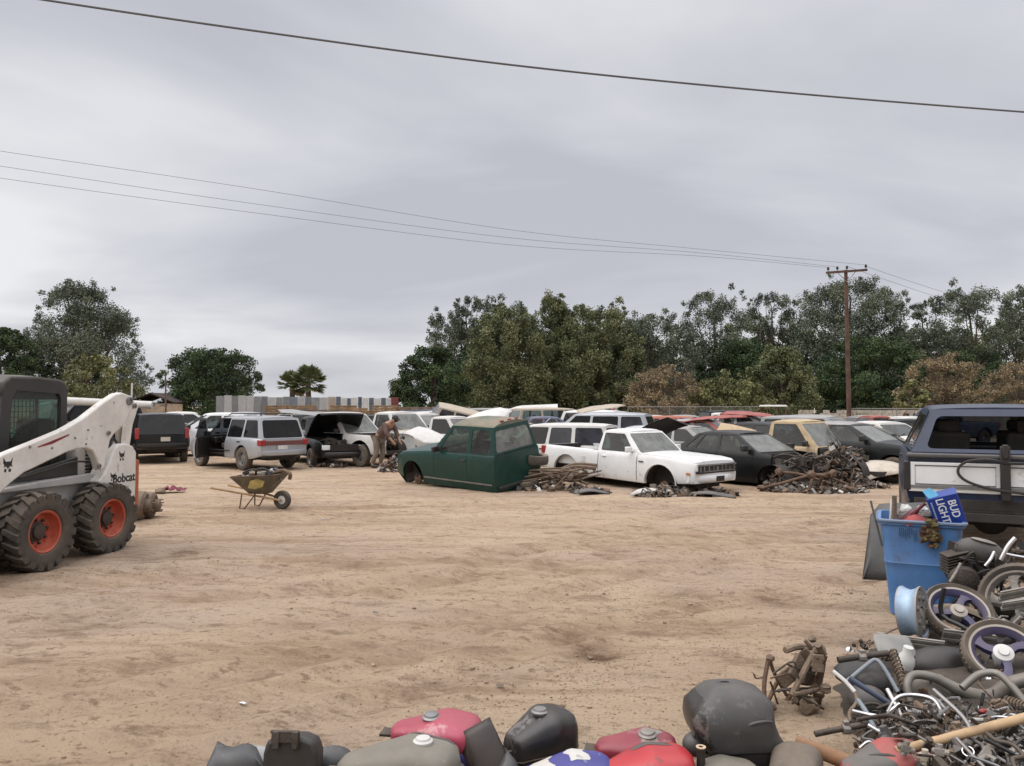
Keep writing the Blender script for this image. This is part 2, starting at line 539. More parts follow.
def vehicle(name, label, cat, loc, heading, sp, group=None, pitch=0, roll=0, scale=1.0):
    """nose along local +x, y to the left. sp: dict of proportions"""
    sp = dict(sp)
    root = thing(name, label, cat, loc, (roll, pitch, heading), group, scale)
    L, W = sp['L'], sp['W']
    paint = sp['paint']
    tops, rocks = sp['top'], sp['rock']
    widp = sp.get('wid', [(-L / 2, .9), (-L / 2 + .12, .97), (-L / 2 + .5, 1), (L / 2 - .9, 1), (L / 2 - .35, .95), (L / 2 - .1, .88), (L / 2, .80)])
    arches = sp['arches']
    xr_b, xr_t, xf_t, xf_b, zr = sp['cabin']
    tum = sp.get('tum', 0.16)
    lost = sp.get('lost', ())
    gm = sp.get('glass', M_['glass'])
    trim = M_['plastic']
    intr = sp.get('intr', M_['seat'])
    doors = sp.get('doors', [])
    hw = lambda x: W / 2 * pw(widp, x)
    zt = lambda x: pw(tops, x)
    zb0 = lambda x: pw(rocks, x)

    def zb(x):
        z = zb0(x)
        for (cx, r, zc) in arches:
            if abs(x - cx) < r - 1e-6:
                z = max(z, zc + math.sqrt(r * r - (x - cx) ** 2))
        return z
    TR = [0, .05, .2, .42, .62, .82, .94, 1.0]
    BU = [.955, .975, .99, 1.0, .995, .975, .955, .925]
    BE = BU[-1]

    def column(x, side):
        a, b = zb(x), zt(x)
        b00 = zb0(x)
        H = max(b - b00, .01)
        out = []
        for t in TR:
            z = a + (b - a) * t
            tt = (z - b00) / H
            y = hw(x) * np.interp(tt, TR, BU)
            out.append(Vector((x, side * y, z)))
        return out
    xs = set([-L / 2, -L / 2 + .04, -L / 2 + .12, L / 2 - .04, L / 2 - .1, L / 2 - .2, L / 2, xf_b, xr_b])
    for p in tops + rocks + widp:
        xs.add(p[0])
    for (cx, r, zc) in arches:
        for k in range(15):
            xs.add(cx - r * math.cos(PI * k / 14))
        xs.add(cx - r - .002); xs.add(cx + r + .002)
    GAP = .007
    for (a, b, *_r) in doors:
        xs.update([a, a + GAP, b, b - GAP])
    xs = sorted(x for x in xs if -L / 2 - 1e-6 <= x <= L / 2 + 1e-6)
    x2 = [xs[0]]
    for x in xs[1:]:
        if x - x2[-1] > .0015:
            while x - x2[-1] > .3:
                x2.append(x2[-1] + .25)
            x2.append(x)
    xs = x2
    body = MB()

    def side_panel(mb, xa, xb, side, off=Vector((0, 0, 0))):
        cols = [x for x in xs if xa - 1e-6 <= x <= xb + 1e-6]
        rows = [[p - off for p in column(x, side)] for x in cols]
        mb.grid(rows, flip=(side > 0))
        # returns: bottom and edge flange turned inwards, so the skin has depth
        for rr, fl in ((-1, 0),):
            pass
        bot = [r[0] for r in rows]
        inn = [p + Vector((0, -side * .07, 0)) for p in bot]
        mb.grid([bot, inn], flip=(side < 0))
        for r, fl in ((rows[0], False), (rows[-1], True)):
            inn = [p + Vector((0, -side * .05, 0)) for p in r]
            mb.grid([r, inn], flip=fl ^ (side > 0))
    dr_objs = {}
    for side in (1, -1):
        segs = sorted([(a, b, i) for i, (a, b, *ss) in enumerate(doors) if (not ss or ss[0] == 0 or ss[0] == side)])
        cur = -L / 2
        for (a, b, i) in segs:
            if a > cur + .01:
                side_panel(body, cur, a, side)
            hinge = Vector((b, side * hw(b) * .97, 0))
            mbd = MB()
            side_panel(mbd, a + GAP, b - GAP, side, hinge)
            dr_objs[(i, side)] = (mbd, hinge)
            cur = b
        side_panel(body, cur, sp.get('cut', L / 2), side)
    # ends
    for x, fl in ((-L / 2, False), (L / 2, True)):
        if (x < 0 and 'tail' in lost) or (x > 0 and 'nose' in lost):
            continue
        Lc, Rc = column(x, 1), column(x, -1)
        rows = []
        for a, b in zip(Lc, Rc):
            sgn = 1 if x > 0 else -1
            bow = .05 * sgn
            rows.append([a.lerp(b, t) + Vector((bow * (1 - (2 * t - 1) ** 2), 0, 0)) for t in (0, .25, .5, .75, 1)])
        body.grid(rows, flip=fl)

    def deck(mb, xa, xb, crown=.035, inset=0.0, lift=0.0, full=True):
        cols = [x for x in xs if xa - 1e-6 <= x <= xb + 1e-6]
        rows = []
        for x in cols:
            h = hw(x) * BE
            e = h - inset
            rows.append([Vector((x, e * f, zt(x) + lift + crown * (1 - (e * f / h) ** 2) ** .8)) for f in (1, .92, .75, .4, 0, -.4, -.75, -.92, -1)])
        mb.grid(rows, flip=True)
        return rows
    # hood side strips + hood as a part
    if 'hood' not in lost:
        hd = MB()
        rows = deck(hd, xf_b, L / 2 - .02, sp.get('hoodcrown', .04), .0, .004)
        front = [p for p in rows[-1]]
        hd.grid([front, [p + Vector((.015, 0, -.09)) for p in front]], flip=True)
        ho = sp.get('hood_up', 0)
        if ho:
            piv = Vector((xf_b, 0, zt(xf_b)))
            hd.v = [tuple(Vector(v) - piv) for v in hd.v]
            hd.build('hood', [sp.get('hood_m', paint)], root, loc=piv, rot=(0, -ho, 0), solid=.02)
        else:
            hd.build('hood', [sp.get('hood_m', paint)], root)
    # engine bay floor / engine
    if 'hood' in lost or sp.get('hood_up') or 'nose' in lost:
        e = MB()
        for k in range(sp.get('engine_n', 64)):
            e.box((rnd.uniform(xf_b + .1, sp.get('engine_x', L / 2 - .25)), rnd.uniform(-.55, .55), rnd.uniform(zb0(xf_b) + .15, zt(xf_b) - .1)),
                  (rnd.uniform(.05, .24), rnd.uniform(.05, .22), rnd.uniform(.05, .2)), (rnd.uniform(-.5, .5), rnd.uniform(-.5, .5), rnd.uniform(0, 3)))
        for k in range(22):
            p = [Vector((rnd.uniform(xf_b, sp.get('engine_x', L / 2 - .1)), rnd.uniform(-.6, .6), rnd.uniform(zb0(xf_b) + .2, zt(xf_b)))) for _ in range(3)]
            e.tube(curve_pts(p, 4), rnd.uniform(.012, .03), 6)
        e.build('engine', M_['dark_iron'], root, smooth=30, bevel=.012)
    # rear deck / bed / trunk lid
    bed = sp.get('bed')
    if bed:
        a, b, dp = bed
        bm_ = MB()
        zz = zt((a + b) / 2)
        h = hw((a + b) / 2) * BE
        t = .07
        # rails
        for s_ in (1, -1):
            xsb = [x for x in xs if a - 1e-6 <= x <= b + 1e-6]
            o_ = [Vector((x, s_ * hw(x) * BE, zt(x))) for x in xsb]
            m_ = [Vector((x, s_ * (h - .02), zt(x) + .012)) for x in xsb]
            i_ = [Vector((x, s_ * (h - t), zt(x) + .008)) for x in xsb]
            f_ = [Vector((x, s_ * (h - t), zt(x) - dp)) for x in xsb]
            body.grid([o_, m_, i_, f_], flip=(s_ < 0))
        bm_.box(((a + b) / 2, 0, zz - dp), (b - a, 2 * h - .1, .03))
        bm_.box((b - .02, 0, zz - dp / 2), (.04, 2 * h - .1, dp))
        bm_.box((a + .04, 0, zz - dp / 2 + .01), (.06, 2 * h - .12, dp))
        bm_.build('bed', M_['under'] if sp.get('bed_m') is None else sp['bed_m'], root)
    elif xr_b > -L / 2 + .25 and 'deck' not in lost:
        tk = MB()
        deck(tk, -L / 2 + .0, xr_b, .03, 0, .003)
        tk.build('trunk_lid', paint, root)
    # cabin floor + cowl + firewall
    fl = MB()
    fl.box(((xr_b + xf_b) / 2, 0, zb0(0) + .10), (xf_b - xr_b + .2, W * .86, .05))
    fl.box((xf_b + .05, 0, (zb0(0) + zt(xf_b)) / 2 + .02), (.05, W * .84, zt(xf_b) - zb0(0) - .12))
    fl.box((0, 0, zb0(0) + .02), (L * .92, W * .5, .12))
    fl.tube([(-L * .35, 0, zb0(0) - .04), (L * .3, 0.1, zb0(0) - .02)], .045, 8)
    for (cx, r, zc) in arches:
        fl.tube([(cx, -W * .42, max(.12, zc - .02)), (cx, W * .42, max(.12, zc - .02))], .05, 8)
        for s_ in (1, -1):     # wheel well liners
            rows = []
            for k in range(15):
                an = PI * k / 14
                x, z = cx - r * 1.02 * math.cos(an), zc + r * 1.02 * math.sin(an)
                rows.append([Vector((x, s_ * W * .475, z)), Vector((x, s_ * W * .26, z))])
            fl.grid(rows)
            rim_ = [Vector((cx - r * 1.02 * math.cos(PI * k / 14), s_ * W * .26, zc + r * 1.02 * math.sin(PI * k / 14))) for k in range(15)]
            fl.add(rim_, [tuple(range(15))])
    fl.build('underbody', M_['under'], root)
    # ---------------- greenhouse
    ends = MB()
    gl = MB()
    zte = zr - .05
    yr_f = W / 2 * BE - tum

    def yb(x): return hw(x) * BE
    belt = lambda x: zt(x)

    def belt_pt(x, s): return Vector((x, s * yb(x), belt(x)))

    def top_pt(x, s): return Vector((x, s * (yr_f + .012), zte))
    cells = sp['cells']
    for s in (1, -1):
        for ci, c in enumerate(cells):
            (b0, b1, t0, t1, kind) = c[:5]
            mg = c[5] if len(c) > 5 else (.045, .02, .045, .05)
            kd = kind
            if isinstance(kind, tuple):
                kd = kind[0] if s > 0 else kind[1]
            q = [belt_pt(b0, s), belt_pt(b1, s), top_pt(t1, s), top_pt(t0, s)]
            tgt, off = body, None
            din = c[6] if len(c) > 6 else None
            nrm = (q[1] - q[0]).cross(q[3] - q[0]).normalized() * (1 if s > 0 else 1)
            if nrm.y * s < 0:
                nrm = -nrm
            fm, gm_ = MB(), MB()
            window_cell(fm, gm_, q, mg, .02, nrm, kd)
            if s > 0:
                fm.f = [f[::-1] for f in fm.f]
            if din is not None and (din, s) in dr_objs and din in sp.get('open', {}) and s == sp['open'][din][0]:
                mbd, hinge = dr_objs[(din, s)]
                b = len(mbd.v)
                mbd.v.extend([tuple(Vector(v) - hinge) for v in fm.v])
                mbd.f.extend([tuple(i + b for i in f) for f in fm.f]); mbd.m.extend(fm.m)
                if gm_.v:
                    g2 = MB(); g2.add([Vector(v) - hinge for v in gm_.v], gm_.f)
                    dr_objs[(din, s, 'g')] = g2
                # keep the roof rail
                rail = [top_pt(t0, s), top_pt(t1, s)]
                body.grid([rail, [p + Vector((0, -s * .05, -.04)) for p in rail]])
            else:
                body.v, bb = body.v, len(body.v)
                body.v.extend(fm.v); body.f.extend([tuple(i + bb for i in f) for f in fm.f]); body.m.extend(fm.m)
                if kd == 'film':
                    pass
                if gm_.v:
                    w = MB(); w.add(gm_.v, gm_.f)
                    w.build('window', sp.get('cellglass', {}).get((ci, s), sp.get('cellglass', {}).get(ci, gm)), root, smooth=0)
    # windscreen and rear window
    def endquad(xb_, xt_, front):
        q = [belt_pt(xb_, -1), belt_pt(xb_, 1), top_pt(xt_, 1), top_pt(xt_, -1)]
        if not front:
            q = [q[1], q[0], q[3], q[2]]
        return q
    for front in (True, False):
        kd = sp.get('windscreen' if front else 'rearwin', 'glass')
        if kd is None:
            continue
        q = endquad(xf_b if front else xr_b, xf_t if front else xr_t, front)
        nrm = Vector((1 if front else -1, 0, .3)).normalized()
        w = MB()
        fm = MB()
        mg = sp.get('wsmg' if front else 'rwmg', (.06, .03, .06, .06))
        window_cell(fm, w, q, mg, .015, nrm, kd, r=.07)
        bb = len(body.v)
        body.v.extend(fm.v); body.f.extend([tuple(i + bb for i in f) for f in fm.f]); body.m.extend(fm.m)
        if w.v:
            w.build('windscreen' if front else 'rear_window', sp.get('wsglass', gm) if front else sp.get('rwglass', gm), root, smooth=0)
    # roof
    if 'roof' not in lost:
        rf = MB()
        n = 8
        rows = []
        for k in range(n + 1):
            u = k / n
            x = lerp(xr_t, xf_t, u)
            sag = .035 * (2 * u - 1) ** 4 + .012 * (2 * u - 1) ** 2
            e = yr_f + .012
            cs = sp.get('roofc', .03)
            rows.append([Vector((x, e * f, zte + zz - (sag if abs(f) < 1 else 0))) for f, zz in
                         ((1, 0), (.985, .025), (.93, .048), (.8, .05 + cs * .3), (.4, .05 + cs * .85), (0, .05 + cs), (-.4, .05 + cs * .85), (-.8, .05 + cs * .3), (-.93, .048), (-.985, .025), (-1, 0))])
        rf.grid(rows, flip=True)
        rf.grid([rows[0], [Vector((p.x, p.y, zte)) for p in rows[0]]], flip=False)
        rf.grid([rows[-1], [Vector((p.x, p.y, zte)) for p in rows[-1]]], flip=True)
        rf.grid([[Vector((p.x, p.y * .97, zte - .02)) for p in r[1:-1]] for r in rows])
        rf.build('roof', sp.get('roof_m', paint), root, smooth=50)
    if sp.get('rack'):
        rk = MB()
        for s in (1, -1):
            rk.tube([(xr_t + .1, s * yr_f * .86, zr + .03), (xr_t + .25, s * yr_f * .86, zr + .09), (xf_t - .4, s * yr_f * .86, zr + .09), (xf_t - .25, s * yr_f * .86, zr + .03)], .018, 6)
        for u in (.25, .7):
            x = lerp(xr_t, xf_t, u)
            rk.tube([(x, -yr_f * .86, zr + .09), (x, yr_f * .86, zr + .09)], .016, 6)
        rk.build('roof_rack', M_['plastic'], root)
    # body object
    body.build('body', [paint, trim], root, smooth=40)
    # doors
    for key, val in dr_objs.items():
        if len(key) == 3:
            continue
        i, s = key
        mbd, hinge = val
        o = sp.get('open', {}).get(i)
        opened = o and o[0] == s
        if opened:   # inner lining of the opened door
            a, b = doors[i][0], doors[i][1]
            z0, z1 = zb0((a + b) / 2) + .05, zt((a + b) / 2) - .02
            mbd.cur = 1
            mbd.box(((a + b) / 2 - hinge.x, -s * .06 + (s * hw((a + b) / 2) * .95 - hinge.y), (z0 + z1) / 2), (b - a - .06, .05, z1 - z0))
            mbd.cur = 0
        if o and o[0] == s and o[1] is None:
            continue   # door is missing
        d = mbd.build('door', [paint, trim], root, smooth=40, loc=hinge, rot=(0, 0, o[1] * (-s) if opened else 0))
        h = MB()
        a, b = doors[i][0], doors[i][1]
        zh = lerp(zb0(a), zt(a), .82)
        h.box((a + .13 - hinge.x, s * hw(a) * .985 - hinge.y, zh), (.16, .035, .035))
        h.build('handle', sp.get('handle_m', M_['plastic']), d, bevel=.008)
        if opened and (i, s, 'g') in dr_objs:
            dr_objs[(i, s, 'g')].build('window', gm, d, smooth=0)
    # interior
    if sp.get('interior', True):
        zs = zb0(0) + .15
        rows_ = sp.get('seatrows', [min(xf_t - .25, .2)])
        for x in rows_:
            for s in (1, -1):
                st = MB()
                st.box((x, s * W * .22, zs + .2), (.5, .5, .18))
                st.box((x - .27, s * W * .22, zs + .52), (.14, .48, .62), (0, -.2, 0))
                st.box((x - .36, s * W * .22, zs + .9), (.09, .26, .16), (0, -.2, 0))
                st.build('seat', intr, root, bevel=.05)
        da = MB()
        da.box((xf_b - .18, 0, zt(xf_b) - .12), (.38, W * .8, .22))
        da.build('dashboard', M_['plastic'], root, bevel=.04)
        sw = MB()
        ang = Matrix.Translation((xf_b - .48, W * .22, zt(xf_b) - .03)) @ Matrix.Rotation(-1.1, 4, 'Y')
        sw.tube([ang @ Vector((.18 * math.cos(2 * PI * k / 16), .18 * math.sin(2 * PI * k / 16), 0)) for k in range(16)], .016, 6, closed=True)
        sw.tube([ang @ Vector((0, -.17, 0)), ang @ Vector((0, .17, 0))], .014, 6)
        sw.tube([ang @ Vector((0, 0, 0)), (xf_b - .2, W * .22, zt(xf_b) - .16)], .02, 6)
        sw.build('steering_wheel', M_['plastic'], root)
    # mirrors
    for s in sp.get('mirrors', (1, -1)):
        m = MB()
        m.box((xf_b - .28, s * (yb(xf_b) + .13), zt(xf_b) + .10), (.10, .2, .15))
        m.box((xf_b - .26, s * (yb(xf_b) + .02), zt(xf_b) + .06), (.06, .1, .05))
        m.build('mirror', sp.get('mirror_m', M_['plastic']), root, bevel=.03)
    # wheels
    for (ax, s, st) in sp.get('wheels', []):
        cx, r_, zc = arches[ax]
        wr = sp.get('wr', .35)
        if st == 'tyre':
            make_wheel(root, (cx, s * (W / 2 - .13), sp.get('wz', wr)), s, wr, sp.get('ww', .22), sp.get('rimr', .2), sp.get('rim_m'), rot=rnd.random())
        elif st == 'hub':
            make_wheel(root, (cx, s * (W / 2 - .16), sp.get('hz', zc - .05)), s, tyre=False)
    xn, xt = L / 2, -L / 2
    # ---- front
    fs = sp.get('front', 'car')
    zn, zbn = zt(L / 2), zb0(L / 2)
    hwn = hw(L / 2)
    if fs in ('car', 'pickup'):
        g = MB()
        gz0, gz1 = (lerp(zbn, zn, .62), lerp(zbn, zn, .92)) if fs == 'car' else (lerp(zbn, zn, .52), lerp(zbn, zn, .95))
        gw = hwn * (.55 if fs == 'car' else .62)
        g.cur = 1
        g.box((xn + .035, 0, (gz0 + gz1) / 2), (.05, gw * 2, gz1 - gz0))
        g.cur = 0
        for k in range(4):
            g.box((xn + .062, 0, lerp(gz0, gz1, (k + .5) / 4)), (.012, gw * 2, .018))
        g.tube([(xn + .064, -gw, gz0), (xn + .064, gw, gz0), (xn + .064, gw, gz1), (xn + .064, -gw, gz1)], .014, 6, closed=True)
        g.build('grille', [sp.get('grille_m', M_['steel']), M_['under']], root)
        if fs != 'nolamp':
            for s in (1, -1):
                h = MB()
                h.box((xn + .005, s * (hwn * .80), (gz0 + gz1) / 2 + .01), (.1, hwn * .36, (gz1 - gz0) * .85), (0, 0, s * -.12))
                h.build('headlight', M_['whitelens'], root, bevel=.02)
    if fs == 'nolamp':
        g = MB()
        g.cur = 1
        z0_, z1_ = lerp(zbn, zn, .50), lerp(zbn, zn, .97)
        g.box((xn + .03, 0, (z0_ + z1_) / 2), (.05, hwn * 1.84, z1_ - z0_))
        g.cur = 0
        for k in range(9):
            f = -1 + k / 4
            g.box((xn + .066, f * hwn * .82 + rnd.uniform(-.03, .03), lerp(z0_, z1_, .5 + rnd.uniform(-.1, .1))), (.02, rnd.uniform(.02, .06), (z1_ - z0_) * rnd.uniform(.4, .8)))
        g.box((xn + .064, 0, z1_ - .02), (.025, hwn * 1.8, .03)); g.box((xn + .064, .05, z0_ + .05), (.025, hwn * 1.5, .025))
        g.build('radiator_support', [M_['steel'], M_['under']], root)
    if fs != 'none' and 'front_bumper' not in lost:
        bp = MB()
        zc_ = lerp(zbn, zn, .22)
        hh = (zn - zbn) * (.36 if fs == 'car' else .36)
        pr = [(-.02, -hh / 2), (.09, -hh / 2), (.12, -hh * .3), (.12, hh * .25), (.09, hh / 2), (-.02, hh / 2)]
        rows = []
        for k in range(9):
            f = -1 + k / 4
            y = f * (hwn + .05)
            bx = xn + .02 - .22 * abs(f) ** 3
            rows.append([Vector((bx + p[0] * (1 if abs(f) < 1 else .7), y, zc_ + p[1])) for p in pr])
        bp.grid(rows, wrap=True, flip=True)
        bp.add(rows[0], [tuple(range(6))]); bp.add(rows[-1], [tuple(range(5, -1, -1))])
        bp.build('bumper', sp.get('bumper_m', paint), root, smooth=50)
        if sp.get('fplate'):
            pl = MB(); pl.box((xn + .15, 0.0, zc_), (.012, .32, .13)); pl.build('number_plate', sp.get('fplate'), root)
    # ---- rear
    rs = sp.get('rear', 'suv')
    zr0, zr1 = zb0(-L / 2), zt(-L / 2)
    hwr = hw(-L / 2)
    if rs != 'none':
        for s in (1, -1):
            t = MB()
            if rs == 'sedan':
                t.box((xt - .01, s * hwr * .72, lerp(zr0, zr1, .78)), (.07, hwr * .5, (zr1 - zr0) * .22), (0, 0, s * .12))
            elif rs == 'tall':
                t.box((xt + .02, s * (hwr * .95), lerp(zr0, zr1, 1.05)), (.14, .13, .38), (0, 0.1, s * .1))
            else:
                t.box((xt + .05, s * (hwr * .93), lerp(zr0, zr1, .78)), (.2, .2, (zr1 - zr0) * .36), (0, 0, s * .15))
            t.build('taillight', sp.get('tail_m', M_['redlens']), root, bevel=.02)
        if 'rear_bumper' not in lost:
            bp = MB()
            zc_ = lerp(zr0, zr1, .16)
            hh = (zr1 - zr0) * .3
            rows = []
            for k in range(9):
                f = -1 + k / 4
                y = f * (hwr + .05)
                bx = xt - .03 + .2 * abs(f) ** 4
                rows.append([Vector((bx + px_, y, zc_ + pz_)) for px_, pz_ in ((.03, -hh / 2), (-.09, -hh / 2), (-.12, 0), (-.1, hh / 2), (.03, hh / 2))])
            bp.grid(rows, wrap=True)
            bp.add(rows[0], [tuple(range(4, -1, -1))]); bp.add(rows[-1], [tuple(range(5))])
            bp.build('bumper', sp.get('rbumper_m', sp.get('bumper_m', paint)), root, smooth=50)
        if sp.get('rplate'):
            pl = MB(); pl.box((xt - .07, sp.get('rplate_y', 0), lerp(zr0, zr1, .62)), (.012, .31, .15)); pl.build('number_plate', M_['plate'], root)
    if sp.get('molding'):
        for s in (1, -1):
            m = MB()
            pts = [Vector((x, s * (hw(x) * 1.0 + .004), lerp(zb0(x), zt(x), .36))) for x in xs
                   if all(abs(x - a[0]) > a[1] + .03 for a in arches) and arches[1][0] < x < arches[0][0]]
            m.tube(pts, .022, 6); m.build('side_molding', sp['molding'], root)
    return root


# ------------------------------------------------------------------ proportions of the kinds of vehicle
def suv(paint, **k):
    d = dict(L=4.5, W=1.78, paint=paint,
             top=[(-2.25, .98), (-1.9, 1.0), (.9, 1.0), (1.05, 1.0), (1.9, .93), (2.15, .86), (2.25, .78)],
             rock=[(-2.25, .48), (-1.9, .40), (-1.6, .36), (1.9, .36), (2.25, .42)],
             arches=[(1.45, .42, .37), (-1.25, .42, .37)], cabin=(-2.22, -1.98, .3, 1.0, 1.66), tum=.17,
             cells=[(-2.22, -1.2, -1.98, -1.2, 'glass', (.16, .03, .05, .06)), (-1.2, -.25, -1.2, -.3, 'glass'), (-.25, 1.0, -.3, .3, 'glass', (.04, .02, .16, .05), 1)],
             doors=[(-1.2, -.25), (-.25, .92)], wheels=[(0, 1, 'tyre'), (0, -1, 'tyre'), (1, 1, 'tyre'), (1, -1, 'tyre')], wr=.36,
             seatrows=[.15, -.75], front='pickup', rear='suv')
    d.update(k)
    return d


def sedan(paint, **k):
    d = dict(L=4.6, W=1.76, paint=paint,
             top=[(-2.3, .84), (-2.2, .93), (-1.6, .97), (.9, .95), (1.05, .95), (1.7, .88), (2.15, .76), (2.3, .66)],
             rock=[(-2.3, .38), (-1.9, .28), (-1.6, .22), (1.8, .22), (2.3, .26)],
             arches=[(1.4, .37, .31), (-1.3, .37, .31)], cabin=(-1.6, -.95, .25, 1.0, 1.42), tum=.22,
             cells=[(-1.6, -1.0, -.95, -.75, 'glass', (.2, .03, .04, .05)), (-1.0, -.2, -.75, -.25, 'glass'), (-.2, 1.0, -.25, .25, 'glass', (.04, .02, .2, .05), 1)],
             doors=[(-1.0, -.2), (-.2, .88)], wheels=[(0, 1, 'tyre'), (0, -1, 'tyre'), (1, 1, 'tyre'), (1, -1, 'tyre')], wr=.31, rimr=.18,
             seatrows=[.1, -.75], front='car', rear='sedan')
    d.update(k)
    return d


def pickup(paint, **k):
    d = dict(L=5.5, W=1.96, paint=paint,
             top=[(-2.75, 1.12), (-.5, 1.12), (-.49, 1.12), (1.0, 1.10), (1.15, 1.10), (2.3, 1.06), (2.6, 1.0), (2.75, .9)],
             rock=[(-2.75, .52), (-2.3, .48), (-2.0, .44), (2.2, .42), (2.75, .46)],
             arches=[(1.75, .48, .42), (-1.7, .48, .42)], cabin=(-.5, -.42, .42, 1.02, 1.82), tum=.19,
             cells=[(-.5, 1.02, -.42, .42, 'glass', (.13, .02, .17, .06))],
             doors=[(-.34, .96)], wheels=[(0, 1, 'tyre'), (0, -1, 'tyre'), (1, 1, 'tyre'), (1, -1, 'tyre')], wr=.37,
             bed=(-2.73, -.55, .5), seatrows=[0.1], front='pickup', rear='suv')
    d.update(k)
    return d


def van(paint, **k):
    d = suv(paint, L=4.8, W=1.9, top=[(-2.4, 1.0), (1.2, 1.0), (1.35, 1.0), (2.1, .86), (2.4, .72)], rock=[(-2.4, .42), (-1.6, .3), (1.9, .3), (2.4, .34)],
            arches=[(1.5, .39, .33), (-1.45, .39, .33)], cabin=(-2.38, -2.2, .45, 1.35, 1.75), wr=.33,
            cells=[(-2.38, -1.2, -2.2, -1.2, 'glass', (.12, .03, .05, .06)), (-1.2, 0, -1.2, -.1, 'glass'), (0, 1.35, -.1, .45, 'glass', (.04, .02, .2, .05))],
            doors=[(-1.2, 0), (0, 1.2)], front='car', rear='tall')
    d.update(k)
    return d
# ------------------------------------------------------------------ ground
def nz(x, y, s, seed=0.0):
    return noise.noise(Vector((x * s + seed, y * s - seed, seed * 1.7)))


RUTS = [((-6.5, 7.6), (4.2, 11.6), .42), ((-6.5, 6.1), (4.6, 10.1), .42), ((-1.6, 4.4), (4.3, 9.0), .4), ((-3.2, 4.5), (3.0, 9.6), .4), ((-7, 6.3), (1.5, 10.8), .5), ((-6, 5.6), (2.6, 10.4), .5), ((-2, 4.6), (5, 12.5), .45), ((-9, 12), (6, 14.5), .5), ((-9, 12.9), (6, 15.6), .5), ((-3.5, 4.4), (3.0, 13.5), .5)]


PITS = [(G(592, 656), .32), (G(505, 677), .25), (G(800, 600), .45), (G(170, 556), .6), (G(95, 620), .4), (G(690, 596), .4), (G(560, 640), .3), (G(850, 640), .4)]  # hollows; the one beside the loader has its cast shadow painted in


def ground_h(x, y):
    d = math.hypot(x, y)
    f = max(0.15, min(1, 20 / max(d, 1)))
    h = nz(x, y, .55, 3) * .018 + nz(x, y, 1.7, 5) * .012 + nz(x * .5, y, 4.3, 9) * .012 + nz(x * .7, y, 8.5, 2) * .006
    for (a, b, w) in RUTS:
        ax, ay = a; bx, by = b
        t = ((x - ax) * (bx - ax) + (y - ay) * (by - ay)) / ((bx - ax) ** 2 + (by - ay) ** 2)
        if -.05 < t < 1.05:
            wob = .25 * math.sin(t * 7 + ax)
            px, py = ax + (bx - ax) * t, ay + (by - ay) * t + wob
            dd = abs((x - px) * (by - ay) - (y - py) * (bx - ax)) / math.hypot(bx - ax, by - ay)
            if dd < w:
                k = dd / (w * .5)
                h += -.03 * math.exp(-k * k * 3) + .022 * math.exp(-(k - 1.25) ** 2 * 9)
                h += .009 * math.sin(t * math.hypot(bx - ax, by - ay) * 22) * math.exp(-k * k * 2)
    for (p, w) in PITS:
        q = ((x - p.x) / w) ** 2 + ((y - p.y) / (w * .8)) ** 2
        if q < 4:
            h += -.025 * math.exp(-q * 2.2) + .012 * math.exp(-(math.sqrt(q) - 1.1) ** 2 * 8) * (1 + nz(x, y, 6, 4)) + .02 * nz(x, y, 8, 4) * math.exp(-q)
    return h * f


def axis(near, step, grow, far):
    out = [0.0]
    s = step
    while out[-1] < far:
        if out[-1] > near:
            s *= grow
        out.append(out[-1] + s)
    return out


gx = axis(9, .055, 1.10, 900)
gx = [-v for v in gx[:0:-1]] + gx
gy = [3.0 + v for v in axis(12, .05, 1.07, 1500)]
gy = [-400, -60, -12, -2, 1.5, 2.5] + gy
gv = np.zeros((len(gy), len(gx), 3))
for i, y in enumerate(gy):
    for j, x in enumerate(gx):
        gv[i, j] = (x, y, ground_h(x, y) if abs(x) < 60 and -3 < y < 80 else 0)
gm_ = bpy.data.meshes.new('ground')
ny, nx = len(gy), len(gx)
idx = np.arange(ny * nx).reshape(ny, nx)
fq = np.stack([idx[:-1, :-1], idx[:-1, 1:], idx[1:, 1:], idx[1:, :-1]], -1).reshape(-1, 4)
gm_.from_pydata(gv.reshape(-1, 3).tolist(), [], fq.tolist())
gm_.polygons.foreach_set('use_smooth', [True] * len(gm_.polygons))
ground = bpy.data.objects.new('ground', gm_)
col.objects.link(ground)
ground['kind'] = 'structure'


def wear_and_shade(x, y):
    """how much wheels have compacted / oil has soaked / painted loader shadow darkens a spot"""
    t_, d_ = 0.0, 0.0
    for (a, b, w) in RUTS:
        ax, ay = a; bx, by = b
        t = ((x - ax) * (bx - ax) + (y - ay) * (by - ay)) / ((bx - ax) ** 2 + (by - ay) ** 2)
        if -.05 < t < 1.05:
            dd = abs((x - ax - (bx - ax) * t) * (by - ay) - (y - ay - (by - ay) * t - .25 * math.sin(t * 7 + ax)) * (bx - ax)) / math.hypot(bx - ax, by - ay)
            k = dd / (w * .5)
            t_ = max(t_, math.exp(-k ** 4) * (.55 + .45 * math.sin(t * math.hypot(bx - ax, by - ay) * 22 + 3 * abs(k))) * (.6 + .8 * nz(x, y, .9, 6)))
    for (p, w) in PITS:
        q = ((x - p.x) / w) ** 2 + ((y - p.y) / (w * .7)) ** 2
        d_ = max(d_, math.exp(-q * 1.3) * (.7 + 1.2 * nz(x, y, 3, 8)))
    return max(0, min(1, t_)), max(0, min(1, d_))


